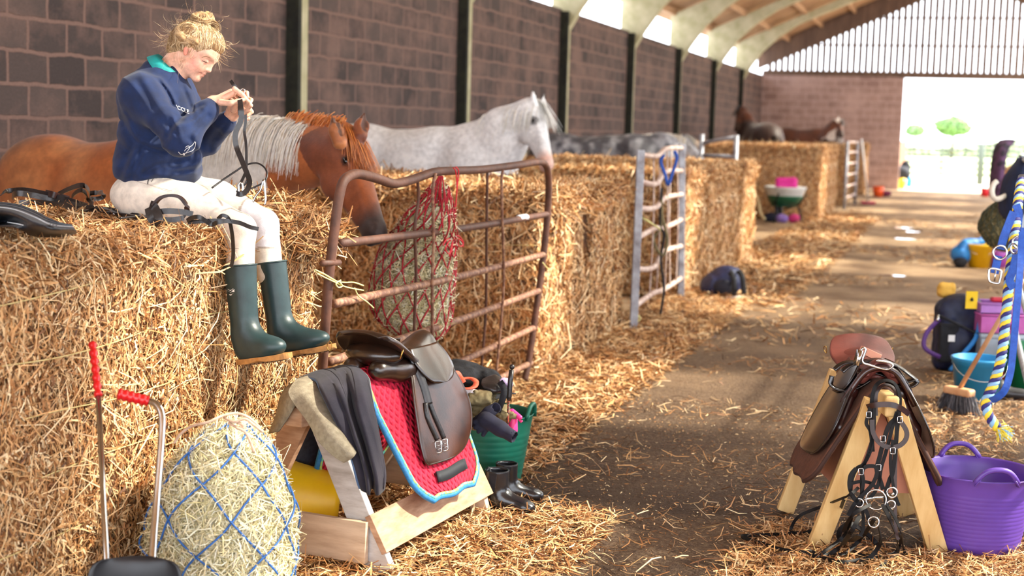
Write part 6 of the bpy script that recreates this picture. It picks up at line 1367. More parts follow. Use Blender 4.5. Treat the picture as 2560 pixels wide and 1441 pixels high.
obj('trigger', tube([W(1296, 1048, 5.88), W(1303, 1056, 5.87), W(1306, 1052, 5.87)], .004, 6), M_PINK, sb)
tag(obj('scrunchie', body([('e', W(1262, 955, 5.9), (.022, .02, .018), None, .01), ('e', W(1272, 962, 5.9), (.018, .02, .016), None, .01)], .004, disp=lambda P: -.006*fbm(P, 60, 2)), mat('lilac_lace', (206, 190, 226), (180, 160, 210), rough=.9, scale=60)), 'lilac patterned cloth tucked beside the whip', 'cloth')
# ankle boots
M_JOD = mat('polished_black', (20, 20, 24), (30, 30, 36), rough=.22, scale=10, spec=.7, bump=.08, bscale=60)
def anklebt(label, heel, fd, s=1.0):
    heel = np.array(heel, float); fd = unit(fd); sd_ = np.cross(Up, fd); R = np.array([fd, sd_, Up]).T
    def B(x, y, z): return heel+(fd*x+sd_*y+Up*z)*s
    t = thing('ankle_boot', label, 'boot', heel+fd*.1)
    obj('upper', body([('c', B(.035, 0, .20), B(.04, 0, .085), .054*s, .047*s, .02), ('e', B(.045, 0, .055), (.055*s, .036*s, .038*s), R, .03), ('c', B(.07, 0, .07), B(.155, 0, .052), .046*s, .036*s, .03), ('e', B(.172, 0, .046), (.048*s, .040*s, .033*s), R, .02), ('-b', B(.035, 0, .235), (.09*s, .09*s, .03*s), None, .002, .002), ('-c', B(.035, 0, .25), B(.038, 0, .10), .048*s, .040*s, .003), ('-b', B(.1, 0, -.02), (.3*s, .1*s, .038*s), None, .002, .002)], .0042), M_JOD, t)
    V = []; n = 40
    for z in (.004, .020):
        for a in np.linspace(0, 2*math.pi, n, endpoint=False): V.append(B(.102+.118*math.cos(a), .040*math.sin(a)*(1.08 if math.cos(a) > 0 else .88), z))
    obj('sole', (np.array(V), [(k, (k+1) % n, n+(k+1) % n, n+k) for k in range(n)]+[tuple(range(n-1, -1, -1)), tuple(n+k for k in range(n))]), M_LEATH, t, smooth=False)
    for q in (1, -1): obj('elastic_gusset', sheet(gridfn(lambda u, v: B(.018+.036*v*(1-.4*u), q*(.0545-.006*u), .20-.09*u), 6, 5), .002), M_BLKF, t, smooth=False)
    obj('pull_tab', strap(smoothpts([B(-.012, 0, .175), B(-.014, 0, .205), B(-.004, 0, .212), B(.004, 0, .19)], 4), .016, .002, -fd), M_BLKF, t)
    obj('rim', tube([B(.035+.0525*math.cos(a), .0525*math.sin(a), .204) for a in np.linspace(0, 2*math.pi, 30, endpoint=False)], .0022*s, 6, closed=True), M_BLKF, t)
    return t
fdb = CM@np.array([1, 0, .35]); fdb[2] = 0
anklebt('nearer black leather ankle boot on the dirt beside the green tub', G(1222, 1284), fdb, .92)
anklebt('farther black leather ankle boot, half hidden behind its pair', G(1246, 1262), CM@np.array([1, 0, -.05])*[1, 1, 0], .88)
# muck tools leaning on the bale
M_REDR = mat('red_rubber_grip', (222, 30, 34), (206, 22, 26), rough=.3, spec=.6)
mk = thing('muck_rake', 'metal-shafted muck rake with a long red ribbed grip leaning on the bale', 'rake', W(275, 1500, 4.0)*[1, 1, 0]+[0, 0, .0])
a, b, c = W(231, 858, 4.35), W(246, 992, 4.25), W(276, 1600, 3.95); c = b+(c-b)*((b[2]-.01)/(b[2]-c[2])); b0 = b
n = 40; P = [a+(b-a)*t for t in np.linspace(0, 1, n)]; obj('grip', tube(P, [.011+.0022*math.sin(i*1.05) for i in range(n)], 10), M_REDR, mk)
obj('shaft', tube([b, (b+c)/2, c], [.0085, .0085, .0085], 10), M_STEEL, mk)
obj('head', tube([c+(CM@np.array([1, 0, 0]))*[1, 1, 0]*x+[0, 0, .006] for x in (-.12, 0, .12)], .007, 6), M_STEEL, mk)
for x in np.linspace(-.11, .11, 7): obj('tine', tube([c+(CM@np.array([1, 0, 0]))*[1, 1, 0]*x+[0, 0, .008], c+(CM@np.array([1, 0, 0]))*[1, 1, 0]*x+(CM@np.array([0, 0, 1.]))*[1, 1, 0]*.05+[0, 0, .006]], .004, 6), M_STEEL, mk)
sc_ = thing('muck_scoop', 'black muck scoop with a bent steel handle and red grip', 'scoop', G(360, 1600))
P = smoothpts([W(368, 1003, 4.25), W(385, 1008, 4.24), W(399, 1022, 4.23), W(405, 1050, 4.22), W(403, 1110, 4.2), W(392, 1250, 4.15), W(384, 1350, 4.1), W(379, 1440, 4.05), W(376, 1475, 4.03)], 8)
obj('handle', tube(P, .0108, 12), M_STEEL, sc_); g0, g1 = W(294, 985, 4.22), W(370, 1003, 4.25)
obj('grip', tube([g0+(g1-g0)*t for t in np.linspace(0, 1, 24)], [.0165+.002*math.sin(i*1.4)-.003*(i == 0) for i in range(24)], 12), M_REDR, sc_)
q0 = W(376, 1440, 4.03); e1 = CM@np.array([1, 0, 0])*[1, 1, 0]; e2 = unit(CM@np.array([0, 0, 1.])*[1, 1, 0]); zb_ = q0[2]
rows = []
for u, wd2, dy, z in ((0, .10, -.02, zb_+.05), (.2, .13, .0, zb_+.01), (.5, .14, .02, .12), (.8, .15, .05, .02), (1, .15, .16, .012)):
    rows.append([q0*[1, 1, 0]+e1*wd2*x-e1*.03+e2*(dy+.05*abs(x)**2)+[0, 0, max(z, .01)] for x in (-1, -.7, -.3, 0, .3, .7, 1)])
obj('pan', sheet(interp_rows(rows, 26, 20), .004), mat('black_plastic', (34, 34, 38), (22, 22, 26), rough=.4, scale=8), sc_)
# ---- second gate (galvanised, worn)
M_OLDG = mat('old_galvanised', (176, 180, 190), (126, 122, 128), rough=.55, metal=.35, scale=9, detail=7); M_OLDR = mat('pale_rusted_rail', (216, 196, 184), (170, 136, 122), rough=.6, metal=.1, scale=8, detail=7)
g2 = thing('field_gate', 'grey weathered tubular gate with hanging lead ropes beyond the rusty gate', 'gate', G(1590, 830))
A0, A1, B0, B1 = G(1583, 832), W(1633, 374, 11.8), G(1702, 752), W(1733, 360, 14.2)
A1 = np.array([A1[0], A0[1]+.02, A1[2]]); B1 = np.array([B1[0], B0[1]+.02, B1[2]])
def sq(a, b, w): return board(a, b, w, w, CM@np.array([0, 0, 1.]))
obj('gate_post', sq(A0, A1, .062), M_OLDG, g2, bevel=.006); obj('gate_post', sq(B0, B1, .062), M_OLDG, g2, bevel=.006)
for i, t in enumerate((.145, .35, .52, .68, .83, .975)):
    a, b = A0+(A1-A0)*t, B0+(B1-B0)*t; md = (a+b)/2; sag = -.05 if i in (1, 4) else .03*(-1)**i
    obj('rail', tube(smoothpts([a, a*.7+b*.3+[.02, 0, sag], a*.4+b*.6+[-.01, 0, -sag*.5], b], 8), .024 if i < 5 else .022, 9), M_OLDR, g2)
for f in (.28, .42, .60, .72, .86):
    a, b = A0*(1-f)+B0*f+[0, 0, .2], A1*(1-f)+B1*f; obj('upright', tube(smoothpts([a, (a+b)/2+[.015*(-1)**int(f*10), 0, 0], b-[0, 0, .04]], 6), .007, 7), M_OLDR, g2)
M_BLUEW = mat('blue_webbing', (38, 88, 182), (28, 70, 158), rough=.7, scale=60, bump=.1, bscale=300)
zz = 12.3
for lab, pts, w, mm in (('blue headcollar strap looped over the top rail of the grey gate', [(1686, 378), (1692, 396), (1682, 430), (1670, 462), (1664, 440), (1652, 405), (1660, 388)], .028, M_BLUEW), ('black lead rope hanging down the grey gate to the ground', [(1655, 470), (1650, 560), (1660, 590), (1652, 650), (1660, 720), (1652, 780), (1646, 832)], .022, M_BLKF), ('olive lead rope twisted round the rails of the grey gate', [(1653, 500), (1654, 560), (1634, 600), (1656, 640), (1668, 600), (1655, 540)], .026, M_OLIVE)):
    P = smoothpts([W(x, y, zz) for x, y in pts], 6); tag(obj('lead_rope', tube(P, w/2, 7) if 'rope' in lab else strap(P, w, .004, vd), mm), lab, 'rope' if 'rope' in lab else 'headcollar strap')
tag(obj('baler_twine', tube(smoothpts([W(1594, 538, 12), W(1620, 552, 11.9), W(1650, 575, 12), W(1640, 566, 11.9), W(1606, 546, 11.9)], 6), .006, 6), M_TW), 'yellow baler twine tied half way up the grey gate', 'twine')
tag(obj('baler_twine', tube(smoothpts([W(1584, 805, 11.7), W(1592, 788, 11.6), W(1600, 798, 11.6), W(1588, 806, 11.6), W(1586, 785, 11.6)], 6), .007, 6), M_TW), 'yellow baler twine at the foot of the grey gate', 'twine')
# gate behind, beyond the third bale
c0, c1 = W(1760, 392, 19.9), W(1858, 356, 19.6)
g3 = thing('field_gate', 'galvanised gate end standing above the last bale of the second divider', 'gate', [c0[0], 19.0, 0])
x0, x1 = XP(1785, 400, -3.3), XP(1860, 400, -2.85); 
p0, p1 = np.array([x0[0], 19.25, 0]), np.array([W(1858, 400, 19.7)[0], 19.1, 0])
for p in (p0, p1): obj('gate_post', tube([[p[0], p[1], 0], [p[0], p[1], 1.58]], .034, 8), M_OLDG, g3)
for z in (.3, .7, 1.1, 1.3, 1.56): obj('rail', tube([[p0[0], p0[1], z-.1*(z > 1.5)], [p1[0], p1[1], z]], .024, 8), M_OLDG, g3)
# silver gate post with chain loops by the third divider
fp = thing('field_gate', 'far galvanised gate seen end-on beside the third divider', 'gate', G(2112, 520)); q0 = G(2110, 524); q1 = q0+[.05, 2.6, 0]
for p in (q0, q1): obj('gate_post', tube([p, p+[0, 0, 1.5]], .035, 8), M_OLDG, fp)
for z in (.25, .5, .75, 1.0, 1.25, 1.48): obj('rail', tube([q0+[0, 0, z], q1+[0, 0, z]], .028, 8), M_OLDR, fp)
# ---- rucksacks
def bag(name, label, base, R, s, m, extras=(), h=.008, cat_='bag'):
    t = thing(name, label, cat_, base); base = np.array(base, float)
    def B(x, y, z): return base+R[:, 0]*x*s+R[:, 1]*y*s+Up*z*s
    return t, B
RV = np.array([unit((CM@np.array([1, 0, 0]))*[1, 1, 0]), unit((CM@np.array([0, 0, -1.]))*[1, 1, 0]), Up]).T    # right, away, up
M_NAVB = mat('navy_nylon', (34, 44, 88), (24, 32, 68), rough=.6, scale=12, bump=.2, bscale=50)
t, B = bag('rucksack', 'navy rucksack slumped on the floor by the grey gate', G(1808, 742), RV, 1.0, M_NAVB)
obj('body', body([('e', B(0, 0, .14), (.20, .15, .135), RV, .05), ('e', B(.04, 0, .22), (.13, .12, .09), RV, .06), ('e', B(-.14, 0, .10), (.10, .12, .10), RV, .05), ('-b', B(0, 0, -.06), (.4, .4, .062), None, .01, .01)], .010, disp=lambda P: -.012*fbm(P, 9, 3, 3)), M_NAVB, t)
obj('pocket', body([('e', B(-.02, -.12, .11), (.10, .05, .08), RV, .02)], .008), mat('dark_navy_panel', (18, 20, 38), rough=.8), t)
for q in (.03, .12): obj('shoulder_strap', strap(smoothpts([B(q, -.10, .27), B(q+.03, -.17, .22), B(q+.05, -.17, .10), B(q+.06, -.14, .03)], 6), .05, .01, vd), M_BLKF, t)
obj('logo_patch', body([('e', B(.075, -.16, .20), (.022, .008, .014), RV, .002)], .005), M_WHITE, t)
obj('base_trim', tube(smoothpts([B(0, -.16, .012), B(.1, -.15, .012), B(.18, -.08, .012)], 5), .012, 6), M_WHITE, t)
# ---- right-hand group
M_BLUB = mat('blue_plastic', (44, 150, 206), (34, 134, 192), rough=.4, scale=6)
def bucket(label, c, r0, r1, h, m, handle=True, name='bucket'):
    t = thing(name, label, 'bucket', c); obj('body', lathe([(0, 0), (r0, 0), (r0+(r1-r0)*.86, h*.86), (r1, h*.86), (r1, h*.93), (r1+.006, h*.94), (r1+.008, h), (r1, h+.004), (r1-.004, h), (r0-.004, .01), (0, .008)], c, 48), m, t)
    if handle: c = np.array(c, float); obj('handle', tube([c+RV[:, 0]*math.cos(a)*(r1+.008)-RV[:, 1]*(.04+.10*math.sin(a))*1+Up*(h*.9-.10*math.sin(a)) for a in np.linspace(0, math.pi, 24)], .003, 6), M_STEEL, t)
    return t
bc = G(2440, 1012); bc = np.array([bc[0], bc[1]+.10, 0])
bucket('bright blue plastic bucket behind the push broom', bc, .120, .158, .275, M_BLUB)
gb = G(2545, 975); gb = np.array([gb[0]+.05, gb[1]+.15, 0]); bucket('green plastic bucket at the right behind the blue webbing', gb, .125, .165, .28, mat('emerald_plastic', (12, 130, 84), (8, 112, 70), rough=.4), False)
pb = thing('push_broom', 'push broom with a pale wooden head and stiff grey bristles leaning on the blue bucket', 'broom', G(2398, 1040))
hd0, hd1 = W(2364, 972, 8.55), W(2432, 986, 8.4); hdm = (hd0+hd1)/2; dd = unit(hd1-hd0)
M_BRW = mat('broom_wood', (222, 176, 134), (202, 150, 108), rough=.5, scale=8)
obj('head', body([('b', hdm, (np.linalg.norm(hd1-hd0)/2, .035, .024), np.array([dd, unit(np.cross(Up, dd)), np.cross(dd, unit(np.cross(Up, dd)))]).T, .016, .001)], .005), M_BRW, pb)
top_ = W(2556, 700, 8.0); obj('handle', tube([hdm+[0, 0, .01], top_], .0135, 10), M_BRW, pb)
n = 900; P = hdm+dd*rng.uniform(-.085, .085, (n, 1))+unit(np.cross(Up, dd))*rng.uniform(-.03, .03, (n, 1)); D = np.tile([0, 0, -1.], (n, 1))+dd*((P-hdm)@dd)[:, None]*4.2+rng.normal(0, .10, (n, 3)); D /= np.linalg.norm(D, axis=1, keepdims=True)
L_ = np.minimum(.145, (P[:, 2]-.004)/np.abs(D[:, 2])); v, q, c = strands(P+D*L_[:, None]/2, D, L_, .0035, D*0+vd, .04, [lin((92, 90, 96)), lin((60, 58, 64)), lin((130, 128, 132))]); obj('bristles', (v, q), M_STRAW, pb, col=c)
t, B = bag('rucksack', 'dark navy and black backpack with a yellow tag at the right of the aisle', G(2385, 932)+[0, .12, 0], RV, 1.22, M_NAVB)
obj('body', body([('b', B(.0, .0, .20), (.152, .10, .244), RV, .07, .03), ('e', B(0, -.09, .14), (.12, .06, .146), RV, .03), ('e', B(.02, .0, .38), (.146, .10, .07), RV, .04)], .008, disp=lambda P: -.008*fbm(P, 14, 2, 3)), mat('midnight_nylon', (22, 34, 72), (14, 20, 44), rough=.6, scale=9, bump=.2), t)
obj('side_panel', body([('b', B(-.075, -.10, .17), (.067, .025, .134), RV, .015, .01)], .006), M_BLKF, t)
obj('yellow_tag', box(B(.035, -.125, .42), (.08, .004, .12), RV), mat('yellow_card', (246, 206, 20), rough=.5), t, smooth=False)
obj('tag_mark', lathe([(0, 0), (.009, 0), (.012, .006), (.008, .016), (0, .028)], B(.035, -.131, .415), 12), M_BLKF, t)
obj('bag_label', box(B(-.065, -.127, .20), (.045, .004, .045), RV), M_WHITE, t, smooth=False)
obj('shoulder_strap', strap(smoothpts([B(.10, -.10, .36), B(.06, -.17, .22), B(-.02, -.20, .12), B(-.09, -.22, .03)], 6), .030, .005, vd), mat('bright_blue_strap', (30, 120, 196), rough=.6), t)
obj('shoulder_strap', strap(smoothpts([B(-.12, -.06, .30), B(-.20, -.10, .22), B(-.21, -.12, .14), B(-.12, -.12, .09)], 6), .030, .006, vd), mat('purple_strap', (84, 44, 120), rough=.6), t)
for a, b in ((B(-.15, -.14, .33), B(.10, -.16, .22)), (B(-.15, -.14, .33), B(-.16, -.16, .30))): obj('buckle_bar', tube([a, b], .010, 8), M_STEEL if a is not b and np.linalg.norm(a-b) < .1 else M_BLKF, t)
tag(obj('sponge_bag', body([('b', B(-.05, .06, .455), (.06, .04, .05), RV, .03, .01)], .006, disp=lump), mat('mustard_cloth', (232, 184, 84), (210, 160, 66), rough=.9)), 'mustard cloth bag poking out behind the dark backpack', 'bag')
# crates and boxes
M_CLEAR = mat('clear_plastic', (188, 200, 214), (170, 184, 200), rough=.25, spec=.6)
def crate(name, label, c, s, m, lid=None, R=RV, extra=None, cat_='box'):
    c = np.array(c, float); t = thing(name, label, cat_, c); w, d, h = s; th = .005; X, Y_ = R[:, 0], R[:, 1]
    P = [box(c+Up*th/2, (w, d, th), R), box(c-Y_*(d/2)+Up*h/2, (w, th, h), R), box(c+Y_*(d/2)+Up*h/2, (w, th, h), R), box(c-X*w/2+Up*h/2, (th, d, h), R), box(c+X*w/2+Up*h/2, (th, d, h), R)]
    obj('body', join(*P), m, t, smooth=False)
    obj('rim', tube([c+X*a*w/2+Y_*b*d/2+Up*h for a, b in ((-1, -1), (-.0, -1), (1, -1), (1, 0), (1, 1), (0, 1), (-1, 1), (-1, 0))], .010, 6, closed=True), m, t)
    if lid: obj('lid', box(c+Up*(h+.012), (w*1.04, d*1.04, .02), R), lid, t, bevel=.006)
    return t
cb = G(2510, 965); cb = np.array([cb[0]+.02, cb[1]+.55, 0.0])
crate('storage_box', 'clear plastic storage box behind the blue bucket', cb, (.46, .32, .27), M_CLEAR, lid=M_CLEAR)
M_PNK = mat('orchid_plastic', (206, 110, 186), (190, 92, 170), rough=.4); M_LIL = mat('lilac_plastic', (184, 128, 204), (168, 112, 190), rough=.4)
zt = .30
lidb = crate('tack_box', 'orchid pink grooming box standing on the clear storage box', cb+[0, -.02, .30], (.46, .28, .12), M_PNK)
crate('tack_box', 'lilac grooming tray on top of the pink grooming box', cb+[-.02, 0, .432], (.42, .24, .06), M_LIL)
tag(obj('brush', body([('b', cb+[-.06, -.09, .52], (.07, .03, .018), RV, .015, .01)], .005), mat('crimson_plastic', (196, 30, 60), rough=.4)), 'crimson dandy brush on the lilac tray', 'brush')
tag(obj('tail_bandage', body([('c', cb+[.06, -.10, .55], cb+[.12, -.10, .55], .035, .035, .005)], .005), mat('blue_camo', (30, 60, 110), (110, 170, 210), rough=.9, scale=40, contrast=(.5, .56))), 'blue patterned roll standing on the lilac tray', 'bandage')
tag(obj('sponge', body([('b', cb+[.02, -.10, .37], (.07, .03, .03), RV, .02, .01)], .005), mat('amber_sponge', (240, 182, 60), (220, 160, 46), rough=.9)), 'amber sponge in the pink grooming box', 'sponge')
tag(obj('shoe', body([('c', G(2490, 1000)+[0, .05, .04], G(2555, 1005)+[0, .05, .035], .045, .038, .03), ('e', G(2494, 999)+[0, .05, .075], (.05, .045, .05), None, .05)], .007), M_LEATH), 'black shoe lying beside the green bucket', 'shoe')
tag(obj('riding_hat', body([('e', cb+[-.20, -.36, .085], (.10, .085, .08), RV, .02), ('-b', cb+[-.2, -.36, -.03], (.2, .2, .03), None, .003, .003)], .006), mat('grey_helmet', (104, 100, 106), (80, 78, 84), rough=.6)), 'grey rounded riding hat between backpack and blue bucket', 'hat')
tag(obj('red_can', lathe([(0, 0), (.03, 0), (.032, .004), (.032, .09), (.028, .096), (0, .096)], cb+[-.03, -.30, 0], 20), mat('red_tin', (210, 34, 44), rough=.4)), 'small red tin by the green bucket', 'tin')
# yellow bucket with blue coat farther down
yc = G(2447, 672); yc = np.array([yc[0], yc[1]+.15, 0]); bucket('yellow bucket farther down the right of the aisle', yc, .125, .172, .30, M_YEL)
tag(obj('coat', body([('e', yc-RV[:, 0]*.24+Up*.16, (.12, .12, .12), RV, .05), ('c', yc-RV[:, 0]*.20+Up*.28, yc+RV[:, 1]*.08+RV[:, 0]*.06+Up*.34, .07, .05, .05), ('-b', yc+[0, 0, -.06], (1, 1, .062), None, .01, .01)], .012, disp=lambda P: -.014*fbm(P, 9, 3, 5)), mat('azure_nylon', (30, 130, 200), (18, 90, 160), rough=.5, scale=8)), 'azure waterproof coat slumped against the yellow bucket', 'coat')
tag(obj('bag', body([('e', yc-RV[:, 0]*.26+Up*.07-RV[:, 1]*.08, (.09, .09, .07), RV, .03)], .012), M_BLKF), 'small black bag under the azure coat', 'bag')
tag(obj('bucket_purple', lathe([(0, 0), (.10, 0), (.13, .24), (.125, .245), (.095, .01), (0, .008)], yc+RV[:, 0]*.27+RV[:, 1]*.05, 30), mat('violet_plastic', (170, 80, 180), rough=.4)), 'violet tub just right of the yellow bucket', 'tub')
# gate on the right edge with rug, hay net, lead rope and headcollar
rg = thing('field_gate', 'galvanised gate end at the right edge, with a rug and ropes hung on it', 'gate', G(2556, 1150)); pz = 4.9
pa = W(2560, 388, 9.9); pa0 = np.array([pa[0], pa[1], 0]); obj('gate_post', sq(pa0, pa, .055), M_GALV, rg, bevel=.004)
pb_ = W(2700, 425, 4.95); pb0 = np.array([pb_[0], pb_[1], 0]); obj('gate_post', sq(pb0, pb_, .05), M_GALV, rg, bevel=.004)
for z in (.35, .65, .95, 1.25, pb_[2]-.03): obj('rail', tube([pb0+[0, 0, z], pa0+[0, 0, min(z, pa[2]-.02)]], .019, 8), M_GALV, rg)
obj('tie_bar', tube([pb_-[0, 0, .03], W(2549, 447, 4.92)], .015, 8), M_GALV, rg)
rgd = unit(pa0-pb0)
g_ = interp_rows([prow((2546, 398, 9.90), (2530, 420, 9.88), (2510, 450, 9.86), (2500, 500, 9.85), (2502, 530, 9.84), (2516, 548, 9.82)), prow((2556, 396, 9.80), (2540, 425, 9.72), (2528, 460, 9.68), (2520, 505, 9.66), (2522, 535, 9.66), (2530, 550, 9.66)), prow((2575, 396, 9.80), (2560, 430, 9.65), (2550, 470, 9.60), (2545, 510, 9.60), (2542, 532, 9.60), (2540, 548, 9.62)), prow((2600, 400, 9.80), (2590, 440, 9.70), (2580, 480, 9.65), (2570, 510, 9.65), (2560, 530, 9.65), (2550, 545, 9.65))], 30, 30)
nr_ = thing('horse_rug', 'dark navy rug with maroon edge hung on the gate at the right edge', 'rug', W(2535, 550, 9.7)); obj('fleece', sheet(g_, .02), mat('ink_blue_fleece', (24, 40, 76), (16, 28, 56), rough=.9, scale=12), nr_)
obj('binding', tube(g_[0]+vd*.004, .012, 6), mat('maroon_binding', (96, 24, 52), rough=.8), nr_)
obj('rack_arm', tube(smoothpts([W(2493, 453, 9.6), W(2484, 462, 9.6), W(2480, 478, 9.6), W(2484, 494, 9.6), W(2496, 498, 9.6), W(2520, 488, 9.75), pa-[0, 0, .28]], 6), .018, 10), mat('cream_plastic_hook', (226, 218, 206), rough=.5), rg)
haynet('dark olive hay net hanging by the right-hand gate', [(W(2552, 480, 9.95), .01), (W(2512, 508, 9.98), .03), (W(2496, 540, 10.0), .083), (W(2490, 578, 10.0), .108), (W(2494, 608, 10.0), .085), (W(2498, 626, 10.0), .03)], M_GRNN, 6000, .03, .004, 14, 9, pal=[lin((120, 108, 70)), lin((96, 92, 60)), lin((146, 130, 90))], rope=.004)
# plaited rope: strands wound round each other
def plait(pts, r, cols, turns, nm, label, par=None):
    P = resample(smoothpts(pts, 10), 260); T = np.gradient(P, axis=0); t = thing(nm, label, 'rope', P[-1]); s = None
    ts = [unit(q) for q in T]; s0 = frame(ts[0])[1]; S_ = []
    for q in ts: s0 = unit(s0-q*np.dot(s0, q)); S_.append(s0)
    for k, mm in enumerate(cols):
        a = np.linspace(0, turns*2*math.pi, len(P))+2*math.pi*k/len(cols); C = np.array([P[i]+r*.55*(math.cos(a[i])*S_[i]+math.sin(a[i])*np.cross(ts[i], S_[i])) for i in range(len(P))])
        obj('strand', tube(C, r*.62, 7), mm, t)
    return t
M_RY, M_RB, M_RN = mat('rope_yellow', (238, 208, 60), rough=.7), mat('rope_sky', (140, 184, 222), rough=.7), mat('rope_navy', (44, 40, 110), rough=.7)
rp = plait([W(2553, 452, 4.9), W(2546, 500, 4.82), W(2536, 590, 4.72), W(2524, 690, 4.66), (W(2514, 800, 4.62)), W(2502, 900, 4.6), W(2484, 960, 4.6), W(2466, 1002, 4.6), W(2468, 1030, 4.6), W(2482, 1056, 4.6), W(2494, 1070, 4.6)], .0145, [M_RY, M_RB, M_RN], 22, 'lead_rope', 'yellow, navy and sky blue plaited lead rope hanging at the right edge')
tip = W(2497, 1073, 4.6); n = 260; D = (CM@np.array([.7, -.55, 0]))[None]+rng.normal(0, .35, (n, 3)); v, q, c = strands(tip+D*.018, D, .045, .003, D*0+vd, .2, [lin((240, 214, 70)), lin((150, 190, 226)), lin((240, 214, 70))]); obj('frayed_end', (v, q), M_STRAW, rp, col=c)
hcl = thing('headcollar', 'royal blue webbing headcollar with steel rings hanging at the right edge', 'headcollar', W(2530, 700, 4.6)); zz = 4.62
def hl(pts, w=.026, z=zz, nm='webbing'): return obj(nm, strap(smoothpts([W(p[0], p[1], p[2] if len(p) > 2 else z) for p in pts], 6), w, .004, vd), M_BLUEW, hcl, smooth=False)
hl([(2534, 530), (2520, 565), (2508, 598), (2502, 624)]); hl([(2496, 640), (2491, 662), (2486, 684)]); hl([(2540, 512, 4.75), (2546, 530, 4.75), (2545, 560, 4.75), (2541, 590, 4.75), (2544, 600, 4.75)])
hl([(2542, 634), (2534, 670), (2524, 700), (2534, 722)]); hl([(2556, 580, 4.55), (2552, 640, 4.55), (2548, 700, 4.52), (2541, 780, 4.5), (2534, 860, 4.5), (2526, 930, 4.5), (2512, 975, 4.5), (2494, 994, 4.52), (2478, 1002, 4.55)], .022, nm='lead_strap'); hl([(2562, 570), (2558, 610), (2560, 660)])
def ring(c, r, th=.0034, sx=1, nm='ring'): obj(nm, tube([c+CM@np.array([math.cos(a)*r*sx, math.sin(a)*r, 0]) for a in np.linspace(0, 2*math.pi, 26, endpoint=False)], th, 7, closed=True), M_STEEL, hcl)
ring(W(2500, 632, 4.6), .022); ring(W(2547, 606, 4.6), .020); ring(W(2536, 622, 4.58), .016, sx=.7, nm='snap_hook')
bk_ = [W(x, y, 4.57) for x, y in ((2472, 680), (2476, 672), (2500, 676), (2503, 684), (2499, 704), (2494, 709), (2476, 706), (2472, 698))]; obj('buckle', join(tube(smoothpts(bk_, 3, True), .0038, 7, closed=True)), M_STEEL, hcl); obj('buckle_tongue', tube([W(2489, 676, 4.56), W(2486, 704, 4.56)], .0028, 6), M_STEEL, hcl)
# plaid rug over the far right bale
M_PLAID = mat('plaid_rug', (92, 62, 96), (44, 36, 50), rough=.95, scale=7, contrast=(.48, .52)); 
pr_ = interp_rows([prow((2500, 352, 20.2), (2486, 372, 20.0), (2478, 420, 19.9), (2474, 470, 19.9), (2476, 492, 19.9)), prow((2520, 350, 20.0), (2505, 372, 19.7), (2498, 420, 19.6), (2494, 470, 19.6), (2494, 490, 19.6)), prow((2540, 352, 20.0), (2520, 378, 19.7), (2512, 420, 19.6), (2508, 450, 19.6), (2506, 470, 19.6))], 20, 20)
tag(obj('horse_rug', sheet(pr_, .03), M_PLAID), 'purple plaid rug hanging far down the right of the aisle', 'rug')
tag(obj('bucket', lathe([(0, 0), (.10, 0), (.13, .25), (.125, .25), (.09, .01), (0, .01)], G(2462, 492), 24), mat('scarlet_plastic', (214, 24, 44), rough=.4)), 'scarlet bucket at the foot of the plaid rug', 'bucket')
# ---- wheelbarrow with pink sack
wc = G(1962, 556); wb = thing('wheelbarrow', 'green wheelbarrow with a white-rimmed tray and pink sack in front of the far bale', 'wheelbarrow', wc)
def Wb(x, y, z): return np.array(wc)+RV[:, 0]*x+RV[:, 1]*y+Up*z
rows = [[Wb(a*w_, y, z) for a in (-1, -.5, 0, .5, 1)] for w_, y, z in ((.36, -.20, .68), (.33, -.16, .62), (.24, -.08, .36), (.22, .25, .34), (.30, .45, .55), (.34, .5, .66))]
M_WBT = mat('barrow_tray', (214, 214, 210), (196, 198, 196), rough=.5); 
obj('tray', lathe([(0, .30), (.22, .30), (.28, .42), (.345, .60), (.37, .64), (.36, .655), (.335, .61), (.27, .43), (.21, .315), (0, .312)], Wb(0, .1, 0), 36, fn=lambda p, a, i: np.array([p[0]*1.06, p[1]*1.15, p[2]])), M_WBT, wb)
obj('hull', lathe([(0, .285), (.225, .285), (.30, .44), (.315, .48), (.31, .49), (.20, .30)], Wb(0, .1, 0), 36, fn=lambda p, a, i: np.array([p[0]*1.05, p[1]*1.14, p[2]])), mat('dark_green_hull', (22, 92, 62), (16, 76, 50), rough=.4), wb)
for q in (-1, 1): obj('leg', tube(smoothpts([Wb(.20*q, -.2, .30), Wb(.23*q, -.25, .15), Wb(.25*q, -.28, .0)], 4), .018, 8), M_BLKF, wb); obj('handle', tube([Wb(.25*q, -.6, .55), Wb(.22*q, -.1, .33), Wb(.08*q, .6, .2)], .016, 8), M_BLKF, wb)
v, f = tube([Wb(math.cos(a)*0, .62+.17*math.cos(a), .19+.17*math.sin(a)) for a in np.linspace(0, 2*math.pi, 26, endpoint=False)], .035, 8, closed=True); obj('wheel', (v, f), M_BLKF, wb)
tag(obj('feed_sack', body([('b', Wb(-.02, -.06, .66), (.20, .06, .17), RV, .05, .02)], .016, disp=lambda P: -.01*fbm(P, 7, 2)), mat('magenta_sack', (232, 40, 160), (214, 26, 140), rough=.6)), 'magenta sack standing in the wheelbarrow', 'sack')
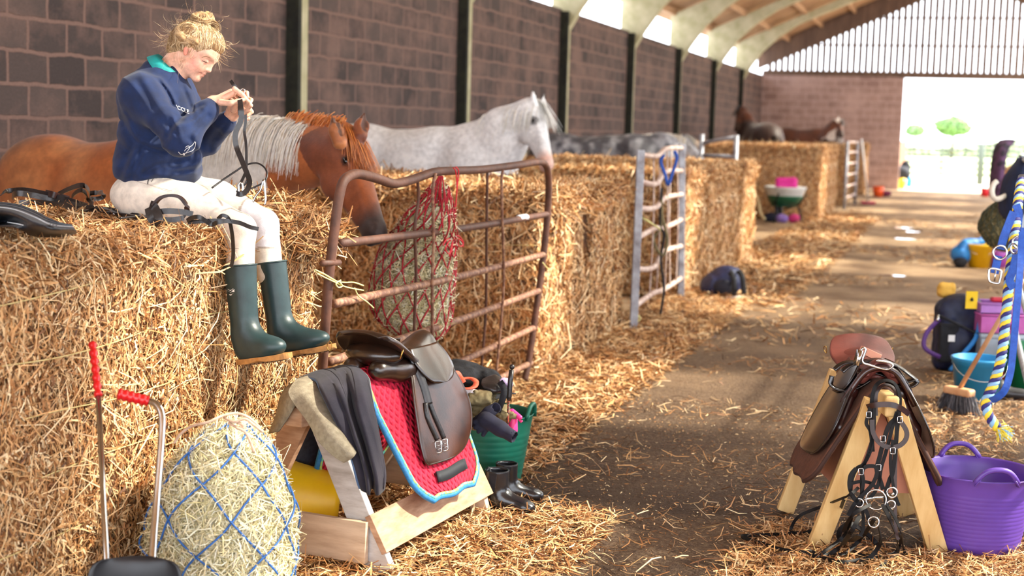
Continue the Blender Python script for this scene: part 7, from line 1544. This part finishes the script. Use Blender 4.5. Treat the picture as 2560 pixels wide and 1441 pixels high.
for x, y, r, mm, lb in ((-.28, -.05, .10, M_NVG, 'navy bag under the wheelbarrow, at its left'), (-.08, -.10, .09, mat('lavender_cloth', (150, 120, 190), (110, 84, 160), rough=.8), 'lavender bundle under the middle of the wheelbarrow'), (.16, -.08, .09, mat('rose_cloth', (220, 60, 130), (180, 40, 100), rough=.8), 'rose pink bundle under the right of the wheelbarrow')):
    tag(obj('bag', body([('e', Wb(x, y, r*.8), (r*1.3, r, r), RV, .03), ('-b', Wb(x, y, -.05), (.4, .4, .053), None, .005, .005)], .012, disp=lambda P: -.008*fbm(P, 14, 2)), mm), lb, 'bag')
tag(obj('hose', tube(smoothpts([W(1876, 480, 26.5), W(1890, 490, 26.5), W(1897, 510, 26.5), (W(1902, 535, 26.4)), W(1912, 548, 26.2)], 6), .022, 8), mat('cream_hose', (224, 206, 160), rough=.6)), 'cream rope hanging between the bales left of the wheelbarrow', 'rope')
# far broom, buckets, panel
fb = thing('push_broom', 'far broom with a white handle and dark pink head against the bales', 'broom', G(2170, 512)); hb0 = G(2170, 512)
obj('handle', tube([hb0+[0, 0, .06], W(2154, 350, 31.6)], .022, 8), M_WHC, fb); obj('head', box(hb0+[0, 0, .05], (.34, .08, .06), RV), mat('dusky_pink', (190, 70, 90), rough=.6), fb, bevel=.01); obj('bristles', box(hb0+[0, 0, .015], (.33, .07, .03), RV), M_DKRED, fb)
tag(obj('bucket', lathe([(0, 0), (.12, 0), (.16, .28), (.155, .28), (.11, .01), (0, .01)], G(2195, 492), 24), mat('orange_plastic', (240, 90, 30), rough=.4)), 'orange bucket near the far doorway', 'bucket')
tag(obj('bag', body([('e', G(2214, 492)+[0, 0, .09], (.16, .12, .09), RV, .02)], .02), mat('plum_cloth', (110, 40, 70), rough=.8)), 'plum bag beside the orange bucket', 'bag')
tag(obj('bucket', lathe([(0, 0), (.14, 0), (.2, .34), (.19, .34), (.13, .01), (0, .01)], G(2250, 472), 24), M_YEL), 'small yellow bucket by the doorway jamb', 'bucket')
tag(obj('coat', body([('e', G(2246, 472)+[0, 0, .50], (.36, .2, .24), RV, .04), ('e', G(2262, 472)+[0, 0, .62], (.16, .14, .26), RV, .05)], .026, disp=lambda P: -.03*fbm(P, 5, 2)), M_BLKF), 'black coats heaped over the yellow bucket by the doorway', 'coat')
tag(obj('bucket', lathe([(0, 0), (.10, 0), (.12, .36), (.115, .36), (.09, .01), (0, .01)], G(2272, 468), 24), M_BLUB), 'light blue container by the doorway jamb', 'container')
pa_ = G(2238, 468); tag(obj('board_panel', box(pa_+[0, .6, .75], (.55, .05, 1.5), RV), mat('peach_board', (222, 186, 160), (206, 166, 138), rough=.8, scale=3), bevel=.004), 'peach chipboard sheet standing by the far doorway', 'board')
# puddles and scraps on the aisle floor
def blob(c, rx, ry, seed, z=.004):
    th = np.linspace(0, 2*math.pi, 40, endpoint=False); rr = 1+.35*np.array([noise3(np.array([[math.cos(a)*1.5, math.sin(a)*1.5, seed]]), 1.0, seed)[0] for a in th])
    V = [[c[0], c[1], z]]+[[c[0]+math.cos(a)*rx*r, c[1]+math.sin(a)*ry*r, z] for a, r in zip(th, rr)]; return np.array(V), [(0, i+1, (i+1) % 40+1) for i in range(40)]
M_WET = mat('puddle_water', (96, 82, 66), rough=.05, spec=.8)
for i, (px, py, rx, ry) in enumerate(((2198, 550, .16, .22), (2226, 560, .13, .16), (2252, 570, .20, .20), (2278, 580, .12, .20), (2262, 598, .16, .12), (2235, 690, .15, .10))):
    tag(obj('puddle', blob(G(px, py), rx, ry, i+3), M_WET, smooth=False), ('farthest of the small bright puddles in the aisle', 'second farthest small puddle in the aisle', 'middle puddle of the bright broken row', 'right-hand puddle of the bright broken row', 'nearest puddle of the bright broken row', 'lone small puddle half way down the aisle')[i], 'puddle', 'broken row of puddles')
